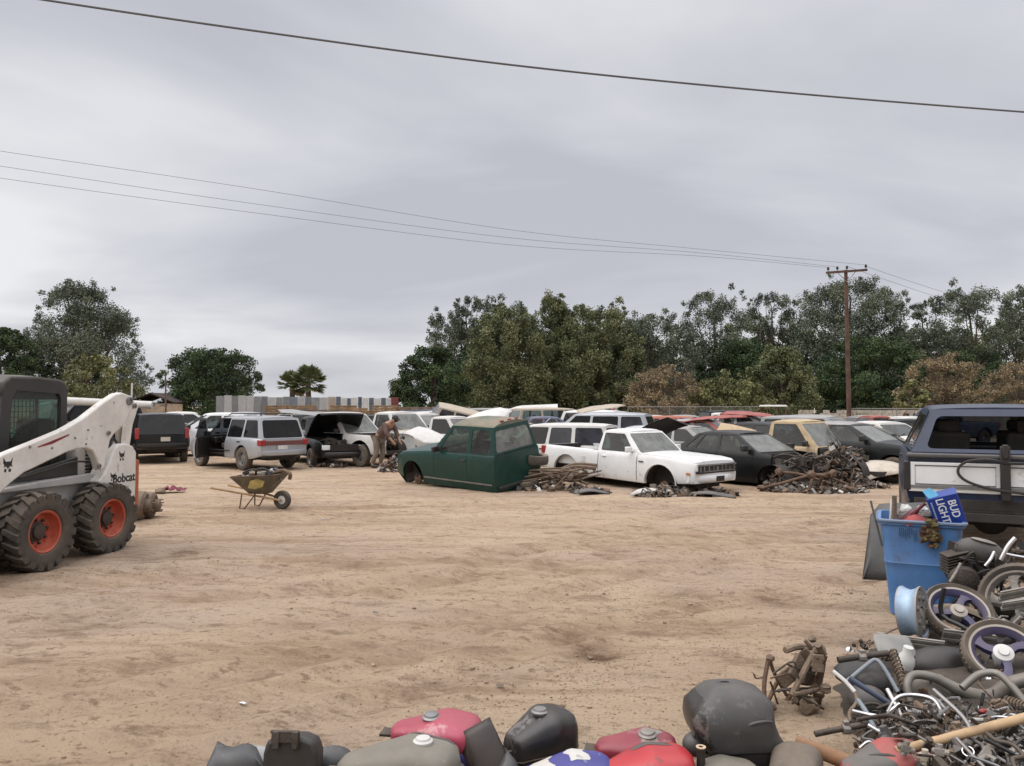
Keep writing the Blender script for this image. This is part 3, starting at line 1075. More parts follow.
wt, wd_ = [], []
for x, y, z in gv.reshape(-1, 3):
    a_, b_ = wear_and_shade(x, y) if abs(x) < 12 and 3 < y < 18 else (0, 0)
    wt.append(a_); wd_.append(b_)
for nm_, vals in (('track_wear', wt), ('damp_and_shade', wd_)):
    at_ = gm_.attributes.new(nm_, 'FLOAT', 'POINT')
    at_.data.foreach_set('value', vals)


def ground_mat():
    m = bpy.data.materials.new('packed_sand')
    m.use_nodes = True
    nt = m.node_tree
    N, L = nt.nodes, nt.links
    p = N['Principled BSDF']
    p.inputs['Roughness'].default_value = 0.95
    p.inputs['Specular IOR Level'].default_value = 0.15
    tc = N.new('ShaderNodeTexCoord')

    def nse(scale, detail=6, stretch=(1, 1, 1), rot=0.0, loc=(0, 0, 0), rough=.6, dist=0.0):
        mp = N.new('ShaderNodeMapping')
        mp.inputs['Scale'].default_value = stretch
        mp.inputs['Rotation'].default_value = (0, 0, rot)
        mp.inputs['Location'].default_value = loc
        L.new(tc.outputs['Object'], mp.inputs[0])
        n = N.new('ShaderNodeTexNoise')
        n.inputs['Scale'].default_value = scale
        n.inputs['Detail'].default_value = detail
        n.inputs['Roughness'].default_value = rough
        n.inputs['Distortion'].default_value = dist
        L.new(mp.outputs[0], n.inputs['Vector'])
        return n.outputs['Fac']

    def rng(v, lo, hi, a=0.0, b=1.0):
        r = N.new('ShaderNodeMapRange')
        r.inputs['From Min'].default_value = lo; r.inputs['From Max'].default_value = hi
        r.inputs['To Min'].default_value = a; r.inputs['To Max'].default_value = b
        L.new(v, r.inputs['Value'])
        return r.outputs[0]

    def mix(a, b, f):
        x = N.new('ShaderNodeMix'); x.data_type = 'RGBA'
        for s, v in (('A', a), ('B', b)):
            if isinstance(v, tuple):
                x.inputs[s].default_value = (*v, 1)
            else:
                L.new(v, x.inputs[s])
        L.new(f, x.inputs['Factor'])
        return x.outputs['Result']
    c = mix((0.64, 0.465, 0.315), (0.74, 0.565, 0.40), rng(nse(.35, 5), .35, .65))
    c = mix(c, (0.60, 0.465, 0.375), rng(nse(.22, 6, (1, 1.8, 1), .5, (4, 2, 0)), .48, .66, 0, .8))       # greyer packed patches
    c = mix(c, (0.44, 0.295, 0.19), rng(nse(.8, 8, (.5, 1.5, 1), .25, (1, 7, 0), .72, .6), .52, .70, 0, .6))    # damp brown smears
    c = mix(c, (0.43, 0.285, 0.185), rng(nse(1.3, 7, (.10, 1.6, 1), .33, (5, 5, 0), .7, .3), .51, .62, 0, .6))      # wheel tracks
    c = mix(c, (0.44, 0.295, 0.19), rng(nse(1.6, 7, (.10, 1.5, 1), -.12, (2, 9, 0), .7, .3), .53, .64, 0, .5))
    c = mix(c, (0.29, 0.19, 0.12), rng(nse(2.2, 9, (.6, 1.2, 1), .35, (9, 3, 0), .78, .4), .53, .63, 0, .7))   # crumbs and scuffs
    c = mix(c, (0.72, 0.56, 0.41), rng(nse(4.0, 8, (.6, 1.2, 1), .3, (2, 1, 0), .75), .55, .70, 0, .55))
    c = mix(c, (0.27, 0.175, 0.11), rng(nse(9, 6, (.7, 1.2, 1), .3, (6, 2, 0), .75), .55, .64, 0, .75))
    c = mix(c, (0.25, 0.165, 0.11), rng(nse(26, 4, (1, 1, 1), 0, (2, 8, 0), .7), .57, .66, 0, .6))
    c = mix(c, (0.13, 0.085, 0.06), rng(nse(.42, 7, (1, 1, 1), .2, (14.3, 5.2, 0), .7, .5), .64, .74, 0, .7))   # old oil
    for nm_, colr, k_ in (('track_wear', (0.40, 0.275, 0.19), .55), ('damp_and_shade', (0.19, 0.115, 0.065), .8)):
        a_ = N.new('ShaderNodeAttribute'); a_.attribute_name = nm_
        m_ = N.new('ShaderNodeMath'); m_.operation = 'MULTIPLY'; m_.use_clamp = True
        L.new(a_.outputs['Fac'], m_.inputs[0]); L.new(rng(nse(5, 7, (.6, 1.2, 1), .3, (3, 3, 0), .75), .36, .62, .1, k_ * 1.3), m_.inputs[1])
        c = mix(c, colr, m_.outputs[0])
    L.new(c, p.inputs['Base Color'])
    ad = N.new('ShaderNodeMath'); ad.operation = 'MULTIPLY_ADD'
    L.new(nse(7, 8, (.7, 1.2, 1), .3, (0, 0, 0), .7), ad.inputs[0]); ad.inputs[1].default_value = 1.2
    L.new(nse(40, 6, (1, 1, 1), 0, (0, 0, 0), .7), ad.inputs[2])
    b = N.new('ShaderNodeBump'); b.inputs['Strength'].default_value = 0.9; b.inputs['Distance'].default_value = 0.10
    L.new(ad.outputs[0], b.inputs['Height'])
    L.new(b.outputs[0], p.inputs['Normal'])
    return m


gm_.materials.append(ground_mat())

# loose clods and grit scattered on the sand (nobody could count it)
M_['clod'] = mat('dirt_clod', (0.36, 0.25, 0.165), 0.95, var=.4, scale=2)
cl = MB()
for k in range(2600):
    y = 3.9 + (rnd.random() ** 1.6) * 15
    x = rnd.uniform(-.72, .62) * y
    if k % 3:
        cx, cy = [(.58, 5.7), (1.0, 7.5), (-4, 8.5), (2.5, 12), (0.0, 5.3), (0.6, 5.0), (-2.2, 4.9), (3.2, 7.4), (1.7, 6.0)][k % 9]
        x, y = cx + rnd.gauss(0, .4 + .04 * cy), cy + rnd.gauss(0, .2 + .03 * cy)
    s = rnd.uniform(.0025, .0075) * (1 + (rnd.random() > .97) * 1.3)
    cl.ell((x, y, ground_h(x, y) + s * .3), (s * 1.4, s * 1.1, s * .8), 5, 3, (0, 0, rnd.uniform(0, 3)), .35)
tag(cl.build('dirt_clods', M_['clod'], smooth=0), kind='stuff')
# ------------------------------------------------------------------ trees
def leafmat(name, a, b):
    m = mat(name, a, .7, base2=b, scale=.5, spec=.25)
    return m


LM = {
    'euc': [leafmat('eucalyptus_leaf_dark', (0.0645, 0.0814, 0.0571), (0.0450, 0.0580, 0.0429)), leafmat('eucalyptus_leaf', (0.1165, 0.1360, 0.0940), (0.0840, 0.1022, 0.0713)), leafmat('eucalyptus_leaf_pale', (0.1880, 0.2075, 0.1409), (0.1360, 0.1555, 0.1054))],
    'olive': [leafmat('olive_leaf_dark', (0.0775, 0.0918, 0.0458), (0.0554, 0.0684, 0.0344)), leafmat('olive_leaf', (0.1360, 0.1516, 0.0699), (0.0996, 0.1152, 0.0543)), leafmat('olive_leaf_pale', (0.2075, 0.2140, 0.1054), (0.1555, 0.1646, 0.0798))],
    'dense': [leafmat('dense_leaf_dark', (0.0320, 0.0528, 0.0245), (0.0229, 0.0385, 0.0202)), leafmat('dense_leaf', (0.0580, 0.0905, 0.0344), (0.0424, 0.0684, 0.0273)), leafmat('dense_leaf_pale', (0.1035, 0.1425, 0.0557), (0.0736, 0.1074, 0.0429))],
    'brown': [leafmat('dry_twig_leaf_dark', (.19, .145, .085), (.14, .105, .064)), leafmat('dry_twig_leaf', (.27, .21, .12), (.21, .162, .094)), leafmat('dry_twig_leaf_pale', (.33, .265, .155), (.26, .205, .12))],
    'yellow': [leafmat('yellow_green_leaf_dark', (.115, .12, .05), (.085, .09, .038)), leafmat('yellow_green_leaf', (.175, .18, .078), (.14, .145, .065)), leafmat('yellow_green_leaf_pale', (.23, .23, .105), (.185, .185, .085))],
}


def leaf_mesh(name, cents, sizes, mids, mats, rng, droop=0.3):
    n = len(cents)
    a = rng.normal(size=(n, 3)); a[:, 2] -= droop * 2
    a /= np.linalg.norm(a, axis=1)[:, None]
    r = rng.normal(size=(n, 3))
    b = np.cross(a, r); b /= np.linalg.norm(b, axis=1)[:, None]
    s = sizes[:, None]
    asp = rng.uniform(.4, .8, size=(n, 1))
    v = np.stack([cents - a * s, cents + b * s * asp, cents + a * s, cents - b * s * asp], 1).reshape(-1, 3)
    me = bpy.data.meshes.new(name)
    me.vertices.add(n * 4)
    me.vertices.foreach_set('co', v.astype(np.float32).ravel())
    me.loops.add(n * 4)
    me.loops.foreach_set('vertex_index', np.arange(n * 4, dtype=np.int32))
    me.polygons.add(n)
    me.polygons.foreach_set('loop_start', np.arange(0, n * 4, 4, dtype=np.int32))
    me.polygons.foreach_set('loop_total', np.full(n, 4, dtype=np.int32))
    for m in mats:
        me.materials.append(m)
    me.polygons.foreach_set('material_index', mids.astype(np.int32))
    me.update(calc_edges=True)
    return me


def tree(name, label, px, py_top, halfw_px, Y, kind='euc', h0=.12, seed=1, clumps=70, leaf=.09, per=500, prof=None, lean=0, group=None, gap=.8, csize=1.0):
    rng = np.random.default_rng(seed)
    base = at(px, 406, Y); base.z = 0
    top = at(px, py_top, Y).z
    hw_ = halfw_px / F_PX * Y * (1.0 if kind in ('brown', 'yellow') else 1.12)
    csize *= {'dense': 1.25, 'brown': 1.15, 'yellow': 1.15, 'olive': 1.12}.get(kind, 1.05)
    root = thing(name, label, 'tree', base, (0, 0, 0), group or 'trees behind the yard')
    prof = prof or {'euc': [(0, .35), (.2, .75), (.45, 1), (.7, .85), (.9, .5), (1, .12)], 'dense': [(0, .9), (.15, .95), (.4, 1), (.7, .85), (.9, .5), (1, .15)],
                    'olive': [(0, .95), (.2, .9), (.5, 1), (.75, .8), (.92, .45), (1, .12)], 'brown': [(0, .6), (.2, .92), (.5, 1), (.8, .72), (1, .2)], 'yellow': [(0, .7), (.2, .95), (.5, 1), (.8, .7), (1, .2)]}[kind]
    if kind == 'euc':
        clumps = int(clumps * .8); per = per * .8
    zlo = h0 * top
    C, Rr = [], []
    tries = 0
    while len(C) < clumps and tries < 6000:
        tries += 1
        t = rng.random() ** .9
        w = pw(prof, t) * hw_
        ang = rng.uniform(0, 2 * PI)
        rr = w * math.sqrt(rng.random()) * (1 if rng.random() < .6 else .8)
        if rng.random() < .55:
            rr = w * rng.uniform(.7, 1.0)
        c = np.array([math.cos(ang) * rr, math.sin(ang) * rr * .85, zlo + t * (top - zlo)])
        r = rng.uniform(.55, 1.05) * max(.45, .19 * hw_ + .16 * top / 4) * csize * (1 - .4 * t) * .92
        c[2] = min(c[2], top - r * .7)
        if all(np.linalg.norm(c - q) > (r + s) * .36 * gap for q, s in zip(C, Rr)):
            C.append(c); Rr.append(r)
    nmain = len(C)
    for k in range(int(nmain * .55)):           # stray sprays that fray the outline
        t = .12 + .88 * rng.random()
        w = pw(prof, t) * hw_ * rng.uniform(.9, 1.06 if kind == 'dense' else 1.14)
        ang = rng.uniform(0, 2 * PI)
        z = zlo + t * (top - zlo) + (rng.uniform(0, .05) * top if t > .8 else 0)
        C.append(np.array([math.cos(ang) * w, math.sin(ang) * w * .85, z])); Rr.append(rng.uniform(.22, .5) * (.7 + .05 * hw_))
    cs, ss, ms = [], [], []
    for c, r in zip(C, Rr):
        n = int(per * (r / .9) ** 1.5 * rng.uniform(.6, 1.3))
        d = rng.normal(size=(n, 3)); d /= np.linalg.norm(d, axis=1)[:, None]
        q = d * (rng.random(size=(n, 1)) ** .45) * r
        q[:, 2] *= .8
        lob = rng.normal(size=3) * .35 * r
        q += lob * rng.random(size=(n, 1))
        if kind in ('euc', 'olive'):
            q[:, 2] -= np.abs(rng.normal(size=n)) * r * .45      # hanging sprays
        cs.append(c + q)
        ss.append(rng.uniform(.6, 1.35, size=n) * leaf)
        tone = rng.choice([0, 1, 1, 2] if kind in ('euc', 'olive') else [0, 0, 1, 1, 2])
        mm = np.where(rng.random(n) < .72, tone, rng.integers(0, 3, n))
        ms.append(mm)
    me = leaf_mesh('crown', np.concatenate(cs), np.concatenate(ss), np.concatenate(ms), LM[kind], rng, .35 if kind == 'euc' else .1)
    cr = bpy.data.objects.new('crown', me); col.objects.link(cr); cr.parent = root
    # trunk and limbs
    tb = MB()
    tr = max(.09, .022 * top + .02 * hw_)
    sp_ = Vector((rng.uniform(-.3, .3), rng.uniform(-.3, .3), top * .45))
    topv = Vector((rng.uniform(-.4, .4), rng.uniform(-.3, .3), top * .86))
    trunk = curve_pts([(0, 0, -.1), sp_ * .5 + Vector((.1, 0, 0)), sp_, topv], 4)
    tb.tube(trunk, [lerp(tr, tr * .18, i / (len(trunk) - 1)) for i in range(len(trunk))], 7)
    order = rng.permutation(nmain)[:16 if kind != 'brown' else 60]
    for k in order:
        c = Vector(C[k]) * .93
        j = min(len(trunk) - 1, max(1, int((c.z * .62 / top) * len(trunk))))
        s = trunk[j]
        mid = s.lerp(c, .5) + Vector((0, 0, -.06 * top * rng.random()))
        tb.tube(curve_pts([s, mid, c], 3), [tr * .32, tr * .3, tr * .26, tr * .2, tr * .16, tr * .12, tr * .07][:7], 5)
    if kind == 'brown':
        for k in range(520):
            c = Vector(C[rng.integers(len(C))])
            e = c + Vector(rng.normal(size=3)) * .5
            tb.tube([c, c.lerp(e, .5) + Vector(rng.normal(size=3)) * .08, e], [.018, .012, .006], 3)
    tb.build('trunk', M_['bark'], root)
    return root


def palm(label, px, py_top, Y, seed, rpx):
    rng = random.Random(seed)
    base = at(px, 406, Y); base.z = 0
    top = at(px, py_top, Y).z
    R_ = rpx * 1.35 / F_PX * Y
    root = thing('fan_palm', label, 'palm tree', base, (0, 0, 0), 'fan palms behind the metal fence')
    t = MB()
    hz = top - R_ * .62
    t.tube([(0, 0, -.1), (0.05, 0, hz * .5), (0, 0, hz)], [.26, .22, .2], 9)
    t.build('trunk', M_['bark'], root)
    f = MB()
    for k in range(64):
        th = rng.uniform(0, 2 * PI); el = rng.uniform(-.75, 1.4)
        d = Vector((math.cos(th) * math.cos(el), math.sin(th) * math.cos(el), math.sin(el)))
        s = d.cross(Vector((0, 0, 1))).normalized()
        u = s.cross(d)
        f.cur = 0 if el > -.55 or k % 3 else 1
        o = Vector((0, 0, hz))
        c = o + d * R_ * .5
        f.tube([o, c], .02, 3)
        for j in range(13):
            a = -1.15 + 2.3 * j / 12
            e = c + (d * math.cos(a) + s * math.sin(a)) * R_ * rng.uniform(.42, .56) - Vector((0, 0, R_ * .12 * rng.random())) + u * .05
            w_ = ((s * math.cos(a) - d * math.sin(a)) + u * rng.uniform(-.8, .8)) * R_ * .045
            m_ = c.lerp(e, .5)
            f.add([c, m_ + w_, e, m_ - w_], [(0, 1, 2, 3)])
    f.build('crown', [LM['olive'][1], LM['brown'][1]], root, smooth=0)
    return root


T = tree
T('broadleaf_tree', 'dark green tree cut by the left edge of the photo', 2, 329, 32, 72, 'dense', seed=3, clumps=81)
T('eucalyptus_tree', 'tall dark eucalyptus standing alone behind the white loader', 82, 284, 58, 80, 'euc', seed=4, clumps=162, h0=.12, prof=[(0, .75), (.2, 1), (.4, .95), (.55, .8), (.7, .7), (.85, .62), (.93, .5), (1, .2)], csize=.95)
T('palo_verde_bush', 'yellow green bush in front of the lone tall eucalyptus', 93, 357, 42, 62, 'yellow', seed=5, h0=.05, clumps=74, leaf=.11, per=280, gap=.8)
T('broadleaf_tree', 'dark rounded tree between the lone eucalyptus and the fan palms', 212, 350, 45, 70, 'dense', seed=6, h0=.08, clumps=114, prof=[(0, .95), (.3, 1), (.6, .95), (.85, .7), (1, .3)])
palm('right and taller of the two fan palms above the metal fence', 308, 370, 60, 3, 15)
palm('left and shorter of the two fan palms above the metal fence', 292, 375, 61, 5, 13)
T('broadleaf_tree', 'deep green round tree at the left end of the long tree row', 432, 347, 35, 60, 'dense', seed=8, h0=.02, clumps=108, prof=[(0, .9), (.25, 1), (.55, .95), (.8, .7), (1, .25)])
EU = [(447, 312, 20, 84, 11), (468, 297, 20, 86, 12), (505, 293, 24, 88, 13)]
LB = ['leftmost thin eucalyptus above the deep green round tree', 'second thin eucalyptus from the left end of the long tree row', 'tall eucalyptus with wispy top right of the two thin ones']
for (a, b, c, d, s), l in zip(EU, LB):
    T('eucalyptus_tree', l, a, b, c, d, 'euc', seed=s, h0=.18, clumps=94, prof=[(0, .6), (.3, .9), (.6, 1), (.85, .85), (1, .4)], gap=.85)
T('olive_green_tree', 'olive tree with long hanging foliage above the white overturned hull', 508, 306, 40, 70, 'olive', seed=15, h0=.04, clumps=148)
T('olive_green_tree', 'tall pale olive tree with pointed top in the middle of the row', 553, 297, 27, 74, 'olive', seed=16, h0=.04, clumps=121, prof=[(0, .9), (.3, 1), (.6, .85), (.85, .6), (1, .25)])
T('olive_green_tree', 'broad olive tree above the white scrap heap', 598, 306, 40, 72, 'olive', seed=17, h0=.04, clumps=162, prof=[(0, .9), (.4, 1), (.8, .85), (1, .5)])
T('eucalyptus_tree', 'grey green tree right of the broad olive tree', 648, 314, 40, 76, 'euc', seed=18, h0=.06, clumps=162, prof=[(0, .9), (.4, 1), (.8, .85), (1, .5)], gap=.9)
T('broadleaf_tree', 'dark low tree filling the gap under the pale olive tree', 560, 352, 50, 79, 'dense', seed=19, h0=.02, clumps=94)
T('broadleaf_tree', 'dark low tree filling the gap behind the brown mesquite', 640, 352, 45, 80, 'dense', seed=20, h0=.02, clumps=94)
T('bare_mesquite', 'brownish bare mesquite rounded like a mound behind the wire fence', 664, 368, 38, 58, 'brown', seed=21, h0=.08, clumps=81, leaf=.07, per=330, gap=.75)
T('palo_verde_bush', 'yellow olive bush right of the brown mound shaped mesquite', 728, 376, 40, 58, 'yellow', seed=22, h0=.05, clumps=81, leaf=.10, per=300, gap=.75)
T('eucalyptus_tree', 'tall open eucalyptus with sky showing through above the yellow olive bush', 716, 291, 36, 82, 'euc', seed=23, h0=.1, clumps=114, gap=.95, prof=[(0, .7), (.3, .9), (.6, 1), (.85, .85), (1, .45)])
T('eucalyptus_tree', 'thin open eucalyptus left of the utility pole', 772, 291, 24, 84, 'euc', seed=24, h0=.2, clumps=74, gap=.95, prof=[(0, .9), (.4, .8), (.8, 1), (1, .5)])
T('olive_green_tree', 'light green low tree left of the utility pole', 780, 346, 32, 64, 'olive', seed=25, h0=.03, clumps=101, prof=[(0, 1), (.4, 1), (.75, .75), (1, .3)])
T('broadleaf_tree', 'dark low tree behind the light green one left of the pole', 745, 342, 50, 80, 'dense', seed=26, h0=.02, clumps=108)
T('eucalyptus_tree', 'big spreading eucalyptus right behind the utility pole', 850, 281, 56, 80, 'euc', seed=27, h0=.12, clumps=202, prof=[(0, .9), (.3, 1), (.6, .95), (.85, .8), (1, .3)], gap=.95)
T('broadleaf_tree', 'deep green shady tree low behind the utility pole', 868, 338, 52, 70, 'dense', seed=28, h0=.02, clumps=141, prof=[(0, 1), (.4, 1), (.7, .85), (.9, .6), (1, .25)])
T('eucalyptus_tree', 'small thin eucalyptus between the two large ones right of the pole', 925, 300, 22, 86, 'euc', seed=29, h0=.2, clumps=67, gap=.95)
T('eucalyptus_tree', 'large eucalyptus above the navy truck', 972, 288, 38, 80, 'euc', seed=30, h0=.12, clumps=141, gap=.85, prof=[(0, .6), (.3, .8), (.6, 1), (.85, .95), (1, .5)])
T('eucalyptus_tree', 'eucalyptus cut by the right edge of the photo', 1028, 286, 32, 82, 'euc', seed=31, h0=.12, clumps=108, gap=1.0)
T('bare_mesquite', 'brownish bare mesquite left of the navy truck roof', 945, 357, 42, 58, 'brown', seed=32, h0=.1, clumps=74, leaf=.07, per=330, gap=.8)
T('bare_mesquite', 'brownish bare mesquite cut by the right edge of the photo', 1018, 364, 34, 60, 'brown', seed=33, h0=.1, clumps=67, leaf=.07, per=330, gap=.8)
T('broadleaf_tree', 'dark low tree behind the brown mesquite beside the navy truck', 970, 350, 52, 78, 'dense', seed=34, h0=.02, clumps=81)
T('broadleaf_tree', 'dark low tree at the foot of the tall thin eucalyptus pair', 480, 352, 45, 76, 'dense', seed=35, h0=.02, clumps=94)
T('olive_green_tree', 'pale drooping tree low behind the navy truck windscreen side', 912, 380, 14, 56, 'yellow', seed=36, h0=.05, clumps=29, leaf=.12)

FILL = [(470, 325, 40, 88, 'euc', 'grey green tree filling in behind the thin eucalyptus pair'), (530, 318, 34, 88, 'olive', 'olive tree filling in between the drooping olive tree and the pointed one'), (580, 322, 36, 86, 'olive', 'olive tree filling in right of the pale pointed one'),
        (625, 326, 36, 86, 'dense', 'dark tree filling in behind the broad olive tree'), (680, 336, 30, 88, 'olive', 'olive tree filling in above the brown mound shaped mesquite'), (745, 322, 32, 90, 'olive', 'olive tree filling in between the two open eucalyptus'),
        (800, 330, 34, 88, 'dense', 'dark tree filling in left of the big spreading eucalyptus'), (905, 335, 36, 88, 'dense', 'dark tree filling in below the small thin eucalyptus'), (950, 330, 34, 88, 'olive', 'olive tree filling in below the large eucalyptus'),
        (1000, 325, 36, 90, 'olive', 'olive tree filling in between the two rightmost eucalyptus'), (60, 340, 40, 84, 'dense', 'dark tree low behind the lone tall eucalyptus')]
for i, (px, pt, hw_, Y, k, l) in enumerate(FILL):
    T('broadleaf_tree' if k == 'dense' else 'eucalyptus_tree' if k == 'euc' else 'olive_green_tree', l, px, pt, hw_, Y, k, seed=60 + i, h0=.02, clumps=80, prof=[(0, 1), (.4, 1), (.75, .85), (1, .4)], per=240, leaf=.13)
# ------------------------------------------------------------------ wrecked vehicles of the yard
def pos(px, Y, z=0.0):
    p = at(px, 406, Y)
    return (p.x, Y, z)


GRP = 'scrapped vehicles parked in the yard'
V = vehicle
DT = M_['dark_glass']
D = rad
# --- front row, left to right
V('black_suv', 'black suv seen from behind with white and red tail light beside the loader', 'suv', pos(157, 26.6, -.02), D(119), suv(
    M_['black_paint'], L=4.9, W=1.9, glass=DT, rear='tall', tail_m=M_['redlens'], rplate=True, rplate_y=-.1, cabin=(-2.4, -2.1, .3, 1.1, 1.8),
    top=[(-2.45, 1.08), (-1.9, 1.1), (1.0, 1.1), (1.2, 1.1), (2.1, 1.02), (2.45, .85)], rock=[(-2.45, .62), (-1.9, .5), (2.2, .45), (2.45, .5)],
    arches=[(1.5, .45, .4), (-1.35, .45, .4)], wr=.39, bumper_m=M_['plastic'], cells=[(-2.4, -1.3, -2.1, -1.3, 'glass', (.16, .03, .05, .06)), (-1.3, -.25, -1.3, -.3, 'glass'), (-.25, 1.1, -.3, .3, 'glass', (.04, .02, .16, .05))]),
  GRP, scale=.9)
V('white_sedan', 'white sedan between the black suv and the silver suv', 'car', pos(214, 29.5), D(205), sedan(M_['white'], L=4.8, W=1.85, cabin=(-1.7, -1.0, .3, 1.15, 1.5)), GRP, scale=1.05)
SS = V('silver_suv', 'silver suv with its front door swung open behind the wheelbarrow', 'suv', pos(246, 23.6), D(139), suv(
    M_['silver'], glass=DT, rack=True, rear='suv', open={1: (1, .8)}, doors=[(-1.2, -.25), (-.25, .92)], molding=M_['plastic'], rimr=.22, rwglass=M_['dark_glass'], bumper_m=M_['silver']),
  GRP, scale=.93)
bpy.context.view_layer.update()
V('grey_wagon', 'grey wagon behind the silver suv roof', 'car', pos(296, 30.5), D(160), suv(M_['grey_paint'], glass=DT, rack=True, cabin=(-2.2, -1.9, .3, 1.0, 1.6)), GRP, scale=1.0)
V('black_pickup', 'black pickup with raised hood facing the clearing', 'pickup', pos(324, 25.6, -.1), D(-62), pickup(M_['dusty_black'], hood_up=.62, grille_m=M_['plastic'], bumper_m=M_['plastic'],
  glass=DT), GRP, scale=.88)
V('white_pickup', 'white pickup with missing door and damaged nose, person bending at its wheel', 'pickup', pos(343, 25.2), D(-33), pickup(M_['dirty_white'], open={0: (-1, None)}, lost=('hood', 'nose', 'front_bumper'), front='none',
  wsglass=M_['dusty_glass']), GRP, scale=.9)
V('white_pickup', 'white pickup right behind the bending person', 'pickup', pos(396, 28.0), D(-38), pickup(M_['dirty_white'], wsglass=M_['dusty_glass'], hood_m=M_['beige']), GRP, scale=.9)
V('white_van', 'white van parked behind the nose of the dark green cab', 'van', pos(424, 30.0), D(-42), van(M_['dirty_white'], wsglass=M_['dusty_glass']), GRP, scale=.9)
# --- dark green extended cab without its bed
GC = V('green_cab', 'dark green extended cab without bed or front wheels', 'pickup', pos(468, 18.15, -.05), D(138), dict(
    L=3.75, W=1.82, paint=M_['green'], roof_m=M_['green_dusty'],
    top=[(-1.875, 1.14), (.35, 1.12), (.5, 1.12), (1.3, 1.06), (1.7, 1.0), (1.875, .9)], rock=[(-1.875, .22), (1.0, .24), (1.5, .3), (1.875, .42)],
    wid=[(-1.875, .97), (-1.6, 1), (1.2, 1), (1.6, .97), (1.875, .9)],
    arches=[(1.18, .42, .40)], cabin=(-1.86, -1.74, -.30, .38, 1.86), tum=.2, roofc=.10,
    cells=[(-1.86, -.98, -1.74, -.98, 'glass', (.10, .03, .07, .08)), (-.98, .38, -.98, -.30, 'glass', (.05, .02, .16, .06))],
    doors=[(-.95, .3)], wheels=[(0, 1, 'hub'), (0, -1, 'hub')], hz=.27, glass=M_['green_glass'], wsglass=M_['dusty_glass'], rwglass=M_['dusty_glass'], front='nolamp', lost=('front_bumper',), rear='none',
    seatrows=[-.5, -1.2], rwmg=(.09, .05, .09, .10), molding=None), GRP, pitch=D(-1.5), roll=D(-8), scale=.865)
m = MB(); m.box((-.55, .905, .42), (2.5, .012, .035)); m.build('side_strip', M_['steel'], GC)
for y in (-.28, 0, .28):
    m = MB(); m.box((-1.70, y, 1.925), (.07, .09, .035)); m.build('marker_lamp', M_['redlens'], GC, bevel=.008)
m = MB(); m.box((-2.305, 0, .86), (.03, 1.25, .13)); m.build('reflector_band', mat('dull_red_band', (.13, .03, .03), .5, dust=.2), SS, bevel=.008)
m = MB(); m.box((-2.33, .1, .72), (.012, .34, .13)); m.build('plate_recess', M_['dirty_white'], SS)
# --- white pickup in the middle
WP = V('white_pickup', 'clean white pickup sitting nose down without front wheels in the middle of the yard', 'pickup', (2.86, 18.4, -.20), D(-50), pickup(
    M_['white'], glass=M_['glass'], wheels=[(0, 1, 'hub'), (0, -1, 'hub')], hz=.4, front='nolamp', fplate=M_['plastic'], arches=[(1.75, .52, .46), (-1.7, .54, .46)], mirror_m=M_['white'], mirrors=(1, -1),
    grille_m=M_['plastic'], handle_m=M_['white'], cabin=(-.5, -.42, .42, 1.02, 1.78), rock=[(-2.75, .58), (-2.3, .52), (-2.0, .46), (1.2, .44), (2.2, .52), (2.75, .56)], top=[(-2.75, 1.22), (-.5, 1.19), (-.49, 1.19), (1.0, 1.19), (1.15, 1.19), (2.3, 1.15), (2.62, 1.11), (2.75, 1.04)], wid=[(-2.75, .93), (-2.63, .98), (-2.25, 1), (2.0, 1), (2.5, .98), (2.68, .94), (2.75, .90)], wsglass=M_['dusty_glass'], cells=[(-.5, 1.02, -.42, .42, 'glass', (.10, .02, .15, .06))]), GRP, pitch=D(1.2), scale=.845)
m = MB(); m.box((1.12, -.982, 1.0), (.16, .012, .035)); m.build('badge', M_['gplastic'], WP)
m = MB(); m.box((2.62, -.955, .80), (.12, .012, .05)); m.build('side_marker', M_['amber'], WP)
m = MB(); m.box((2.78, -.82, .96), (.05, .10, .2)); m.build('headlight', M_['whitelens'], WP, bevel=.02)
m = MB(); m.box((-1.0, -.984, .92), (.17, .008, .16)); m.build('fuel_door', M_['white'], WP, bevel=.006)
for x_ in (-.43, .97):
    m = MB(); m.tube([(x_, -.975, .5), (x_, -.985, .85), (x_ - .0, -.955, 1.15)], .006, 4); m.build('door_seal', M_['plastic'], WP)
m = MB()
m.tube([(1.75 - .52 * math.cos(a), -.985, .46 + .52 * math.sin(a)) for a in np.linspace(.05, PI - .05, 14)], .018, 5); m.build('arch_trim', M_['dirty_white'], WP)
# --- silver and grey ones behind
V('silver_minivan', 'silver minivan with dark film on its rear side window', 'van', pos(548, 21.6, -.12), D(158), suv(M_['dirty_white'], L=4.3, cabin=(-2.1, -1.9, .35, 1.0, 1.56),
  cells=[(-2.1, -1.0, -1.9, -1.0, 'glass', (.12, .02, .06, .05)), (-1.0, -.25, -1.0, -.3, 'glass'), (-.25, 1.0, -.3, .35, 'glass', (.04, .02, .16, .05))], cellglass={0: M_['film_glass'], 1: M_['film_glass']}, glass=DT,
  top=[(-2.15, .95), (.9, 1.0), (1.05, 1.0), (1.9, .93), (2.15, .78)]), GRP, scale=.95)
V('grey_suv', 'grey suv with purple tinted rear side window behind the silver minivan', 'suv', pos(588, 25.0), D(160), suv(M_['silver'], cellglass={0: M_['film_glass']}, glass=DT), GRP, scale=.98)
